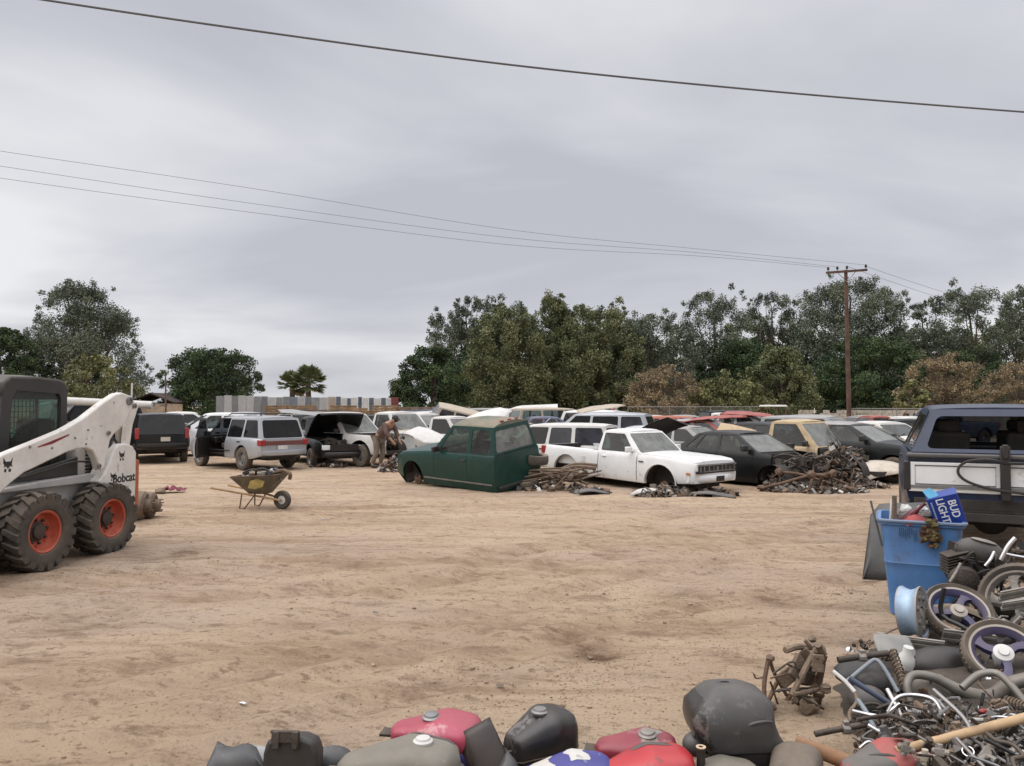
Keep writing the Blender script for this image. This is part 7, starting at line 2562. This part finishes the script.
# black boxes, mufflers and bulky dark parts of the heap
def lump(name, label, cat, px, py, Y, r, m_, rot=(0, 0, 0), n=16, k=10, flat=None, jit=.02):
    m = MB()
    m.ell((0, 0, 0), r, n, k, jit=jit)
    if flat:
        m.v = [(x, y, max(z, flat)) for x, y, z in m.v]
    return tag(m.build(name, m_, loc=at(px, py, Y), rot=rot, smooth=50), label, cat)


lump('muffler', 'big dark round muffler lying under the aluminium strips', 'muffler', 948, 668, 5.2, (.28, .15, .14), M_['plastic'], (0, .1, .1))
lump('muffler', 'dusty grey round muffler under the thick exhaust pipe', 'muffler', 928, 695, 4.75, (.14, .12, .12), mat('dusty_grey_muffler', (.13, .125, .11), .7, dust=.4, var=.3), (0, .3, .2))
lump('muffler', 'long dark muffler behind the thick exhaust pipe', 'muffler', 985, 706, 4.62, (.27, .09, .085), M_['dark_iron'], (0, -.12, 0))
lump('headlamp_shell', 'dark ribbed headlamp shell below the wooden handle', 'lamp shell', 975, 748, 3.78, (.085, .08, .08), M_['gplastic'], (0, 0, .3), 20, 10, jit=.01)
lump('air_box', 'black air box behind the blue grey frame tube', 'air box', 872, 684, 4.72, (.13, .10, .09), M_['plastic'], (.2, .2, .3), 10, 6)
lump('engine_case', 'grey engine case behind the white fork tube', 'engine case', 868, 700, 4.62, (.12, .1, .09), M_['gplastic'], (.4, .2, .3), 9, 6, jit=.1)
lump('seat_pan', 'black seat pan under the dark fork leg at the top left of the parts', 'seat', 860, 672, 4.85, (.17, .12, .05), M_['plastic'], (.3, -.1, .2))
m = MB(); m.lathe([(0, -.05), (.05, -.05), (.055, -.02), (.05, .02), (.03, .05), (.03, .09), (0, .09)], 16)
tag(m.build('shock_absorber', M_['dirty_white'], loc=at(906, 660, 5.0), rot=(.2, .1, 0)), 'white capped shock absorber standing behind the exhaust pipe', 'shock absorber')
for i, (a, b, l) in enumerate([((892, 650, 4.9), (906, 690, 4.6), 'brown shock absorber spring standing left of the exhaust pipe'), ((1005, 700, 4.4), (1040, 712, 4.2), 'dark spring lying at the right edge below the exhaust pipe')]):
    A, B = at(*a), at(*b)
    d = (B - A); x_ = d.orthogonal().normalized(); y_ = d.cross(x_).normalized()
    m = MB(); m.tube([A + d * (k / 90) + (x_ * math.cos(k * .75) + y_ * math.sin(k * .75)) * .025 for k in range(91)], .0055, 5); m.tube([A, B], .012, 6)
    tag(m.build('shock_absorber', M_['brown_iron']), l, 'shock absorber')

# plates lying under the strips
panel('tin_plate', 'dusty blue grey tin plate lying at the top left of the parts', 'plate', tuple(at(893, 645, 5.25)), (D(25), D(5), D(5)), [(-.16, -.12), (-.12, .08), (.16, .1), (.14, -.1)], .004, mat('dusty_tin', (.22, .24, .24), .6, metal=.2, dust=.4), .01)


def scrapbits(name, n, seed, region, zf, mts, smin=.008, smax=.035):
    r = random.Random(seed)
    m = MB()
    k = 0
    while k < n:
        px, py = r.uniform(*region[0]), r.uniform(*region[1])
        z = zf(px, py, r)
        if z is None:
            continue
        p = G(px, py, z)
        k += 1
        m.cur = r.randrange(len(mts))
        s = r.uniform(smin, smax) * (1.6 if r.random() > .9 else 1)
        T_ = Matrix.Translation(p) @ Euler((r.uniform(0, 6), r.uniform(0, 6), r.uniform(0, 6))).to_matrix().to_4x4()
        q = r.random()
        if q < .28:
            m.box((0, 0, 0), (s * 2, s * 1.3, s * .8), top=(.8, .8), M=T_)
        elif q < .5:
            m.lathe([(0, -s), (s * .6, -s), (s * .6, -s * .3), (s, -s * .3), (s, s * .3), (s * .4, s * .4), (s * .4, s), (0, s)], 9, T_)
        elif q < .75:
            m.tube(curve_pts([(-s * 3, 0, 0), (-s, s * r.uniform(-1, 1), s * .5), (s, s * r.uniform(-1.5, 1.5), 0), (s * 3, 0, s)], 3), s * r.uniform(.12, .28), 6, M=T_)
        elif q < .88:
            m.tube([(s * 1.3 * math.cos(a), s * 1.3 * math.sin(a), 0) for a in np.linspace(0, 2 * PI, 11)[:-1]], s * .22, 5, closed=True, M=T_)
        else:
            m.ell((0, 0, 0), (s * 1.4, s, s * .7), 8, 5, jit=.15, M=T_)
    return tag(m.build(name, mts, smooth=35), kind='stuff')


MIX = [M_['dark_iron'], M_['plastic'], M_['alu'], M_['brown_iron'], M_['dark_iron'], M_['steel'], M_['dark_iron'], M_['plastic'], M_['alu'], M_['dark_iron'], M_['brown_iron'], M_['plastic'], M_['chrome'], M_['gplastic'], M_['rust']]


def heapz(px, py, r):
    # left boundary of the heap and its height
    lim = float(np.interp(py, [630, 650, 700, 740, 780, 830], [880, 845, 850, 858, 862, 870]))
    if px < lim - 6 * r.random():
        return None
    hh = float(np.interp(px - lim, [0, 25, 70, 180], [.02, .12, .28, .34]))
    return hh * r.uniform(.25, 1.0)


# mass of small motorcycle parts, too mingled to count
scrapbits('small_motorcycle_parts', 2600, 41, ((838, 1120), (708, 830)), heapz, MIX, .005, .021)
scrapbits('small_motorcycle_parts', 520, 42, ((840, 1120), (640, 705)), lambda a_, b_, r: (lambda q: None if q is None else q * .55)(heapz(a_, b_, r)), MIX, .007, .028)
scrapbits('small_motorcycle_parts', 260, 43, ((945, 1100), (545, 640)), lambda px, py, r: r.uniform(.05, .35) if px > 948 + (640 - py) * .1 else None, [M_['dark_iron'], M_['plastic'], M_['plastic'], M_['alu'], M_['dark_iron'], M_['steel']], .015, .06)
# dark soil mound that carries the parts
m = MB()
rows = []
for i in range(46):
    row = []
    for j in range(40):
        x, y = lerp(1.6, 6.2, i / 45), lerp(2.7, 7.0, j / 39)
        e = max(0, 1 - ((x - (3.55 + .28 * (y - 4.5))) / 1.75) ** 2 - ((y - 4.7) / 1.95) ** 2)
        row.append(Vector((x, y, -.06 + .26 * e ** .7 + .03 * nz(x, y, 5, 3) * (e > 0))))
    rows.append(row)
m.grid(rows)
md = m.build('oily_mound', mat('oily_dark_soil', (.045, .036, .028), .95, dust=.12, var=.4, bump=.6, scale=5, bscale=40))
tag(md, kind='structure')
rnd.seed(77)
# extra countable small parts lying on the heap
EX = [('lever', 'metal bar'), ('sprocket', 'sprocket'), ('carburettor', 'carburettor')]
SPR = [(905, 735, 'toothed sprocket lying above the wooden handle'), (925, 722, 'toothed sprocket lying under the chrome handlebar arch'), (1000, 745, 'toothed sprocket half hidden at the right below the wooden handle')]
for px, py, l in SPR:
    m = MB(); n = 28
    o_ = []
    for k in range(n * 2):
        rr = .055 if k % 2 else .049
        a = 2 * PI * k / (n * 2)
        o_.append((rr * math.cos(a), rr * math.sin(a)))
    m.prism(o_, -.003, .003)
    m.lathe([(.02, -.005), (.03, -.005), (.03, .005), (.02, .005)], 14, Matrix.Rotation(PI / 2, 4, 'X'), closed=True)
    tag(m.build('sprocket', M_['steel'], loc=G(px, py, .30), rot=(1.1, .3, .4)), l, 'sprocket')
CAR = [(935, 712, 'grey carburettor under the chrome handlebar arch'), (905, 748, 'pale grey carburettor just above the wooden handle end'), (940, 752, 'square grey carburettor body below the wooden handle'), (925, 757, 'cream coloured carburettor cap below the wooden handle'), (1012, 755, 'grey carburettor in the bottom right corner')]
for px, py, l in CAR:
    m = MB(); m.box((0, 0, 0), (.032, .03, .04)); m.tube([(-.034, 0, 0), (.034, 0, 0)], .014, 10); m.tube([(0, 0, .012), (0, 0, .04)], .016, 10); m.ell((0, 0, -.022), (.016, .014, .014)); m.box((0, .02, .008), (.014, .02, .014)); m.tube([(.01, -.01, .03), (.03, -.03, .05)], .004, 5)
    tag(m.build('carburettor', mat('cream_cast', (.42, .38, .30), .6, dust=.4) if 'cream' in l else M_['alu'], loc=G(px, py, .30), rot=(rnd.uniform(0, 2), rnd.uniform(0, 2), rnd.uniform(0, 3)), bevel=.003), l, 'carburettor')

m = MB(); m.ell((0, 0, 0), (.018, .013, .012), 10, 6, jit=.2)
tag(m.build('red_lamp', M_['redlens'], loc=G(983, 711, .36)), 'small red lamp lens above the white bent rack', 'lamp')

# tangle of bent bars and castings over the mass
rt = random.Random(91)
for k in range(34):
    px, py = rt.uniform(868, 1040), rt.uniform(702, 800)
    z = heapz(px, py, rt)
    if z is None:
        continue
    z = .24 + .14 * rt.random() if px > 900 else .14 + .1 * rt.random()
    c = G(px, py, z)
    w = rt.uniform(.06, .19)
    h = rt.uniform(.02, .09)
    m = MB()
    shape = rt.choice([[(-w, 0, 0), (-w * .5, 0, .01), (-w * .3, h, .02), (w * .3, h, .02), (w * .5, 0, .01), (w, -h * .4, 0)], [(-w, 0, 0), (0, h * .3, .02), (w * .7, 0, 0), (w, h, -.02)], [(-w * .8, 0, 0), (w * .8, .01, 0)]])
    m.tube(curve_pts(shape, 4), rt.choice([.006, .008, .009, .011]), 8)
    o = m.build('handlebar', rt.choice([M_['chrome'], M_['steel'], M_['dark_iron'], M_['plastic'], M_['steel'], M_['brown_iron'], M_['dark_iron']]), loc=c, rot=(rt.uniform(-.6, .6), rt.uniform(-.6, .6), rt.uniform(0, 6)), smooth=60)
    tag(o, 'bent metal bar tangled in the dense mass of small motorcycle parts', 'metal bar', 'bent bars tangled in the parts heap')
for k in range(26):
    px, py = rt.uniform(880, 1040), rt.uniform(706, 800)
    c = G(px, py, .22 + .10 * rt.random() if px > 905 else .16)
    m = MB()
    s_ = rt.uniform(.022, .045)
    m.box((0, 0, 0), (s_ * 1.8, s_ * 1.2, s_), (0, 0, .3), top=(.7, .8)); m.tube([(-s_ * 1.3, 0, 0), (s_ * 1.3, .2 * s_, 0)], s_ * .45, 10); m.tube([(0, 0, 0), (0, s_ * .3, s_ * 1.2)], s_ * .5, 10)
    m.lathe([(s_ * .3, 0), (s_ * .75, 0), (s_ * .75, s_ * .15), (s_ * .3, s_ * .15)], 12, Matrix.Translation((s_ * .8, 0, s_ * .3)) @ Matrix.Rotation(1.2, 4, 'Y'), closed=True)
    o = m.build('engine_casting', rt.choice([M_['alu'], M_['dark_iron'], M_['brown_iron'], M_['gplastic'], M_['alu']]), loc=c, rot=(rt.uniform(0, 6), rt.uniform(0, 6), rt.uniform(0, 6)), bevel=.003)
    tag(o, 'small engine casting lying in the dense mass of small motorcycle parts', 'engine part', 'engine castings in the parts heap')

# ------------------------------------------------------------------ row of motorcycle tanks and fairings along the bottom edge
def tank(name, label, cat, px, py, Y, L, W, H, m_, rot, cap=True, patches=(), z=0, tunnel=True, knee=.22, nose=.85, tailw=.55, cap_m=None, capx=.08):
    base = at(px, py, Y)
    root = thing(name, label, cat, base, rot)
    b = MB()
    nU, nA = 22, 28

    def surf(u, a, g=0.0):
        # u 0 tail .. 1 nose ; a angle around
        w = W / 2 * (lerp(tailw, 1, min(1, u / .55)) if u < .55 else lerp(1, nose, (u - .55) / .45))
        w *= 1 - knee * math.exp(-((u - .18) / .2) ** 2)
        end = min(1, u / .10, (1 - u) / .16)
        rnd_ = math.sqrt(max(0, 1 - (1 - end) ** 2))
        zt_ = H * (lerp(.55, 1, min(1, u / .6)) if u < .6 else lerp(1, .86, (u - .6) / .4))
        c, s = math.cos(a), math.sin(a)
        ex = .62
        y = w * rnd_ * math.copysign(abs(c) ** ex, c) + 0
        zz = (zt_ * .5) + zt_ * .5 * (lerp(.55, 1, rnd_)) * math.copysign(abs(s) ** .7, s)
        if s < -.3 and tunnel and abs(c) < .55:
            zz += H * .28 * (1 - abs(c) / .55)
        x = (u - .5) * L
        k = 1 + g + .035 * nz(u * 3.1 + px, a * .9 if abs(a) < 7 else 0, 1.3, Y) * rnd_ - .05 * math.exp(-((u - .45) / .12) ** 2 - ((math.sin(a) - .35) / .3) ** 2) * (1 if math.cos(a) < 0 else .3)
        return Vector((x * (1 + g * .4), y * k, (zz - H * .5) * k + H * .5))
    rows = [[surf(i / nU, 2 * PI * j / nA) for j in range(nA)] for i in range(nU + 1)]
    b.grid(rows, wrap=True)
    b.add(rows[0], [tuple(range(nA))]); b.add(rows[-1], [tuple(range(nA))])
    b.build('shell', m_, root, smooth=60)
    sm = MB()
    for sgn in (1, -1):
        sm.tube([surf(i / nU, (-.42 if sgn > 0 else PI + .42), .012) for i in range(1, nU)], .0045, 5)
    sm.build('weld_seam', M_['dark_iron'], root, smooth=60)
    for (nm, u0, u1, a0, a1, pm) in patches:
        q = MB()
        n1, n2 = 10, 10
        q.grid([[surf(lerp(u0, u1, i / n1) + .03 * math.sin(j * .9) * (i in (0, n1)), lerp(a0, a1, j / n2), .008) for j in range(n2 + 1)] for i in range(n1 + 1)])
        q.build(nm, pm, root, smooth=60)
    if cap:
        c_ = MB()
        t = surf(.5 + capx / L, PI / 2)
        c_.lathe([(.045, -.006), (.047, .006), (.036, .012), (.033, .020), (.018, .022), (0, .022)], 20, Matrix.Translation(t))
        c_.build('fuel_cap', cap_m or M_['steel'], root)
    if tunnel and z == 0 and 'black motorcycle tank' in label:
        e = MB()
        e.add([(-.5 * L + .012 - .012 * math.sin(PI * k / 12), -.055 * math.cos(PI * k / 12), H * .08 + H * .52 * math.sin(PI * k / 12)) for k in range(13)] + [(-.5 * L + .02, 0, H * .1)], [(k, k + 1, 13) for k in range(12)])
        e.build('tunnel_opening', M_['under'], root, solid=.01)  # dark disc painted in for the shaded recess, no hole is cut
    e = MB(); e.tube([(-.5 * L - .03, -.03, H * .32), (-.5 * L + .04, -.03, H * .34)], .012, 6); e.box((-.5 * L - .02, 0, H * .30), (.06, .07, .012)); e.build('mount_tab', M_['dark_iron'], root)
    return root


BKT = mat('scuffed_black_tank_paint', (.013, .014, .016), .32, dust=.12, var=.3, scale=7, chips=((.16, .15, .14), 0.7, 6))
GRT = mat('dusty_olive_grey_tank_paint', (.15, .145, .12), .5, dust=.3, var=.15, chips=((.30, .27, .22), 0.5, 5))
PKT = mat('faded_pink_red_tank_paint', (.36, .035, .075), .35, dust=.22, var=.15, chips=((.50, .30, .30), 0.6, 4))
RDT = mat('bright_red_tank_paint', (.42, .015, .025), .3, dust=.12, var=.12, chips=((.12, .02, .02), 0.6, 6))
BLT = mat('blue_tank_paint', (.03, .035, .22), .35, dust=.12, var=.15, chips=((.45, .45, .48), 0.6, 6))
CHT = mat('dark_grey_tank_paint', (.045, .05, .055), .4, dust=.2, var=.2, chips=((.13, .13, .13), 0.6, 6))
MGT = mat('matte_charcoal_plastic', (.042, .046, .05), .42, dust=.2, var=.15, scale=5, chips=((.11, .11, .11), 0.6, 5))
WPT = mat('white_decal_paint', (.58, .57, .53), .45, dust=.5, var=.1, chips=((.20, .20, .24), .6, 9))
tank('fuel_tank', 'black motorcycle tank standing alone on the sand behind the row', 'fuel tank', 540, 756, 4.10, .40, .29, .245, BKT, (0, 0, D(33)), capx=.0, knee=.05, patches=[('scuff', .72, .86, .5, 1.1, M_['gplastic'])])
tank('fuel_tank', 'faded pink red tank with black trim lying behind the olive grey one', 'fuel tank', 436, 746, 3.98, .48, .30, .165, PKT, (D(6), 0, D(-12)), capx=-.02, patches=[('black_trim', .62, .97, -.25, .5 - .62, BKT), ('black_trim', .55, .95, -.5, .05, BKT)])
tank('fuel_tank', 'large dusty olive grey tank at the bottom edge', 'fuel tank', 398, 790, 3.70, .60, .34, .24, GRT, (0, 0, D(-8)), cap=True, capx=.12, knee=.1, cap_m=M_['dirty_white'], patches=[('grey_panel', .55, .9, .5, 1.3, CHT)])
tank('fuel_tank', 'blue tank with white paint patches at the bottom edge', 'fuel tank', 566, 788, 3.71, .46, .28, .15, BLT, (0, 0, D(6)), cap=False, patches=[('white_patch', .15, .35, .9, 1.9, WPT), ('white_patch', .52, .72, .8, 1.7, WPT)])
t_ = tank('fuel_tank', 'dull crimson tank with silver cap ring behind the bright red one', 'fuel tank', 636, 762, 3.97, .42, .26, .155, mat('dull_crimson_tank_paint', (.22, .012, .035), .35, dust=.18, var=.15, chips=((.35, .18, .18), 0.5, 5)), (D(8), 0, D(-15)), capx=.06, cap_m=M_['alu'], patches=[('white_label', .10, .24, -.55, -.15, WPT), ('cap_plate', .56, .78, 1.1, 1.95, M_['alu'])])
tank('fuel_tank', 'bright red tank with dark slash at the bottom edge', 'fuel tank', 642, 789, 3.70, .52, .30, .185, RDT, (0, D(-3), D(8)), cap=False, patches=[('dark_slash', .45, .80, 1.15, 1.45, CHT)])
tank('fuel_tank', 'grey tank with black filler neck at the bottom edge', 'fuel tank', 716, 796, 3.68, .42, .28, .165, GRT, (0, 0, D(-4)), cap=False)
m = MB(); m.lathe([(.020, -.04), (.021, .05), (.024, .052), (.024, .064), (.012, .064), (.011, .05), (0, .05)], 18)
o = m.build('filler_neck', [M_['plastic']], loc=at(701, 761, 3.70)); tag(o, 'black filler neck with cream ring standing on the grey tank', 'filler neck')
m = MB(); m.lathe([(.012, 0), (.0235, 0), (.0235, .006), (.012, .006)], 18, Matrix.Translation((0, 0, .062)), closed=True); m.build('ring', mat('cream_plastic', (.55, .42, .28), .5), o)
tank('fuel_tank', 'dark grey brown round tank at the bottom edge below the rusty subframe', 'fuel tank', 796, 790, 3.72, .30, .24, .20, mat('grey_brown_tank', (.07, .062, .052), .6, dust=.4, var=.3, chips=((.16, .13, .10), 0.6, 5)), (0, 0, D(60)), cap=False, knee=0, tailw=.9)
tank('fuel_tank', 'red tank with dark grey side at the bottom edge under the wooden handle', 'fuel tank', 888, 782, 3.66, .46, .28, .175, mat('worn_red_tank_paint', (.36, .03, .04), .4, dust=.3, var=.2, chips=((.20, .15, .13), 0.7, 5)), (0, 0, D(10)), cap=False, patches=[('dark_side', .02, .42, .6, 2.9, M_['gplastic'])])
# big matte cowl with torn skirt
cw = thing('cowl', 'large matte charcoal seat cowl with torn skirt propped on the tanks', 'cowl', at(736, 744, 3.95), (0, 0, D(4)))
m = MB()
nA = 26
prof_ = [(555, 262, 892, .15), (520, 225, 862, .155), (450, 172, 815, .16), (390, 150, 788, .165), (330, 140, 770, .165), (250, 146, 768, .155), (200, 195, 758, .14), (150, 245, 712, .12), (110, 292, 610, .09), (88, 345, 520, .05), (82, 400, 470, .01)]
rows = []
for (yy, xl, xr, ry) in prof_:
    z = (560 - yy) / 1544
    cx_, rx = ((xl + xr) / 2 - 520) / 1544, (xr - xl) / 2 / 1544
    ridge = .012 * math.exp(-((yy - 300) / 40) ** 2)
    rows.append([Vector((cx_ + rx * math.copysign(abs(math.cos(a)) ** .55, math.cos(a)), (ry + (ridge if -2.4 < a - 2 * PI < -.4 else 0)) * math.copysign(abs(math.sin(a)) ** .42, math.sin(a)), z + .012 * math.sin(3 * a) * (z < .02))) for a in [2 * PI * j / nA for j in range(nA)]])
m.grid(rows, wrap=True)
m.build('shell', MGT, cw, smooth=60, solid=.006)
m = MB()
js = [j for j in range(nA) if math.cos(2 * PI * j / nA) < -.35 and math.sin(2 * PI * j / nA) < .75]
m.grid([[Vector((r[j].x * 1.012 - .002, r[j].y * 1.012, r[j].z)) for j in js] for r in rows[1:8]])
m.build('end_panel', BKT, cw, smooth=60)
m = MB()
m.tube(curve_pts([(-.01, -.163, .155), (.06, -.173, .178), (.13, -.158, .17)], 5), [.004, .008, .010, .009, .008, .007, .006, .006, .005, .004, .003], 6)
m.build('crease', MGT, cw, smooth=60)
m = MB()
skirt = []
for j in range(nA + 1):
    a = 2 * PI * j / nA
    d_ = .02 + .10 * abs(nz(j * .7, 1.3, 1.0, 2)) + (.05 if j % 5 == 0 else 0)
    top_ = rows[0][j % nA]
    skirt.append([top_ * 1.0, Vector((top_.x * .97, top_.y * .97, top_.z - d_))])
m.grid(skirt)
m.build('torn_skirt', M_['plastic'], cw, smooth=0, solid=.004)
m = MB()
for k in range(9):
    m.box((-.243 + .002 * abs(k - 4), -.05 - .012 * (k % 3), .07 + .016 * k), (.006, .03, .004), (rnd.uniform(-.5, .5), .1, .2))
m.build('scratches', M_['gplastic'], cw, smooth=0)
m = MB(); m.tube(curve_pts([(-.15, -.12, .0), (-.17, -.15, -.06), (-.12, -.15, -.11), (-.05, -.14, -.10)], 5), .005, 5); m.build('wire', M_['plastic'], cw)
# parts that carry the cowl and show under its skirt
lump('side_cover', 'black side cover holding up the charcoal cowl', 'side cover', 752, 752, 3.95, (.12, .10, .09), M_['plastic'], (0, 0, .3))
panel('white_plate', 'white plastic plate showing under the charcoal cowl', 'plate', tuple(at(762, 757, 3.86)), (D(50), D(-15), D(10)), [(-.06, -.05), (-.05, .04), (.06, .06), (.05, -.05)], .004, M_['dirty_white'], .01)
lump('seat', 'worn beige seat pad lying under the charcoal cowl', 'seat', 745, 742, 4.05, (.1, .05, .03), mat('beige_foam', (.42, .32, .22), .9, var=.2, dust=.2), (0, -.3, .2))
lump('head_lamp', 'dark round lamp shell left of the charcoal cowl', 'lamp shell', 696, 744, 3.92, (.07, .06, .06), CHT, (0, 0, .2))
# black tail box, dark fairings
tb_ = thing('tail_box', 'upright black plastic tail box with hinge on top at the bottom edge', 'tail box', at(291, 795, 3.70), (D(-6), 0, D(-4)))
m = MB(); m.prism([(-.13, 0), (.13, 0), (.135, .20), (.115, .255), (.06, .275), (-.07, .275), (-.115, .25), (-.13, .19)], -.05, .06); m.build('shell', M_['plastic'], tb_, bevel=.02, smooth=40)
m = MB(); m.box((-.02, -.052, .275), (.13, .03, .05)); m.box((-.06, -.06, .265), (.03, .03, .08)); m.box((.03, -.06, .265), (.03, .03, .08)); m.tube([(-.09, -.06, .30), (.05, -.06, .30)], .010, 6); m.build('hinge', M_['dark_iron'], tb_, bevel=.005)
panel('fairing', 'dark grey torn fairing with jagged tip at the left end of the row', 'fairing', tuple(at(232, 765, 3.85)), (D(40), D(-18), D(12)), [(-.17, -.10), (-.02, .14), (.0, .05), (.12, .06), (.16, -.10)], .005, CHT, .06)
panel('fairing', 'pale grey fairing scrap between the torn fairing and the tail box', 'fairing', tuple(at(258, 760, 3.95)), (D(35), D(10), D(-10)), [(-.10, -.08), (-.08, .05), (.08, .07), (.10, -.06)], .005, mat('pale_grey_plastic', (.32, .33, .33), .5, dust=.25), .02)
lump('side_cover', 'dark grey side cover right of the black tail box', 'side cover', 334, 764, 3.88, (.12, .08, .085), CHT, (0, .25, .2))
panel('fairing', 'dark brown black fairing piece between the pink red and the black tank', 'fairing', tuple(at(487, 757, 3.82)), (D(66), D(-22), D(8)), [(-.09, -.14), (-.10, .06), (-.06, .15), (.08, .16), (.06, -.02), (.1, -.14)], .006, mat('brown_black_plastic', (.022, .015, .014), .4, dust=.12), .03)
lump('side_cover', 'small dark grey cover with white mark beside the olive grey tank', 'side cover', 446, 770, 3.70, (.10, .07, .05), CHT, (0, .1, 0))
lump('side_cover', 'blue side cover showing under the pink red tank', 'side cover', 463, 756, 3.86, (.07, .06, .055), BLT, (0, .3, 0))
panel('fairing', 'dark grey curved fairing beside the brown black one', 'fairing', tuple(at(506, 766, 3.80)), (D(60), D(25), D(4)), [(-.05, -.12), (-.03, .06), (.05, .02), (.08, -.12)], .006, CHT, .04)
lump('side_cover', 'green and white paint scrap beside the grey filler neck tank', 'side cover', 676, 766, 3.76, (.06, .05, .05), GRT, (0, .1, 0))
# ------------------------------------------------------------------ overcast sky + soft sun
def build_world():
    w = bpy.data.worlds.new('World')
    scene.world = w
    w.use_nodes = True
    nt = w.node_tree
    N, L = nt.nodes, nt.links
    bg = N['Background']
    out = N['World Output']
    sky = N.new('ShaderNodeTexSky')
    sky.sky_type = 'NISHITA'
    sky.sun_disc = False
    sky.sun_elevation = rad(SUN_EL)
    sky.sun_rotation = rad(SUN_ROT)
    L.new(sky.outputs[0], bg.inputs[0])
    bg.inputs[1].default_value = 0.06
    tc = N.new('ShaderNodeTexCoord')
    sp = N.new('ShaderNodeSeparateXYZ')
    L.new(tc.outputs['Generated'], sp.inputs[0])

    def mth(op, a, b=None):
        n = N.new('ShaderNodeMath'); n.operation = op
        for i, q in enumerate((a, b)):
            if q is None:
                continue
            if isinstance(q, (int, float)):
                n.inputs[i].default_value = q
            else:
                L.new(q, n.inputs[i])
        return n.outputs[0]
    z = mth('MAXIMUM', sp.outputs['Z'], 0.0)
    den = mth('ADD', z, 0.19)
    cx = mth('DIVIDE', sp.outputs['X'], den)
    cy = mth('DIVIDE', sp.outputs['Y'], den)
    cb = N.new('ShaderNodeCombineXYZ')
    L.new(cx, cb.inputs[0]); L.new(cy, cb.inputs[1])
    n1 = N.new('ShaderNodeTexNoise')
    n1.inputs['Scale'].default_value = 0.95; n1.inputs['Detail'].default_value = 5; n1.inputs['Roughness'].default_value = 0.5
    n1.inputs['Distortion'].default_value = 0.4
    mp = N.new('ShaderNodeMapping'); mp.inputs['Scale'].default_value = (0.6, 0.85, 1); mp.inputs['Location'].default_value = (3.1, 1.7, 0)
    mp.inputs['Rotation'].default_value = (0, 0, 0.25)
    L.new(cb.outputs[0], mp.inputs[0]); L.new(mp.outputs[0], n1.inputs['Vector'])
    rp = N.new('ShaderNodeValToRGB')
    e = rp.color_ramp.elements
    e[0].position = 0.37; e[0].color = (0.455, 0.462, 0.505, 1)
    e[1].position = 0.64; e[1].color = (0.73, 0.73, 0.745, 1)
    m_ = e.new(0.5); m_.color = (0.56, 0.567, 0.602, 1)
    L.new(n1.outputs['Fac'], rp.inputs[0])
    # overcast luminance: the cloud deck brightens towards the zenith
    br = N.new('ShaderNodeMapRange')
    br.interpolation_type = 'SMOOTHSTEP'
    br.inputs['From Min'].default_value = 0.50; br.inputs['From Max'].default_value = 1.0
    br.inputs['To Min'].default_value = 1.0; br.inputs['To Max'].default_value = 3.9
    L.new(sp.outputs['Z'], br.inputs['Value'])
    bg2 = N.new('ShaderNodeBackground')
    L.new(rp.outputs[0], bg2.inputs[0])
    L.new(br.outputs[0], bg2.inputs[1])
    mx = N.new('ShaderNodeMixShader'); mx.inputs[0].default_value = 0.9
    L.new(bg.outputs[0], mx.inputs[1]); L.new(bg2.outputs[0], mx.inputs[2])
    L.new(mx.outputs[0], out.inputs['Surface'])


SUN_EL, SUN_AZ = 55, 255     # azimuth of the sun measured clockwise from +y (behind the camera, a little left)
SUN_ROT = SUN_AZ
build_world()
sd = bpy.data.lights.new('sun', 'SUN')
sd.energy = 1.5
sd.angle = rad(75)
sd.color = (1.0, 0.955, 0.89)
so = bpy.data.objects.new('sun', sd)
col.objects.link(so)
az = rad(SUN_AZ)
dv = Vector((math.sin(az) * math.cos(rad(SUN_EL)), math.cos(az) * math.cos(rad(SUN_EL)), math.sin(rad(SUN_EL))))
so.rotation_euler = dv.to_track_quat('Z', 'Y').to_euler()
so.location = dv * 50
vs = scene.view_settings
vs.view_transform = 'Standard'
vs.look = 'None'
vs.exposure = 0.30
vs.gamma = 1.0
vs.use_curve_mapping = False
scene.cycles.max_bounces = 8
scene.cycles.transparent_max_bounces = 16
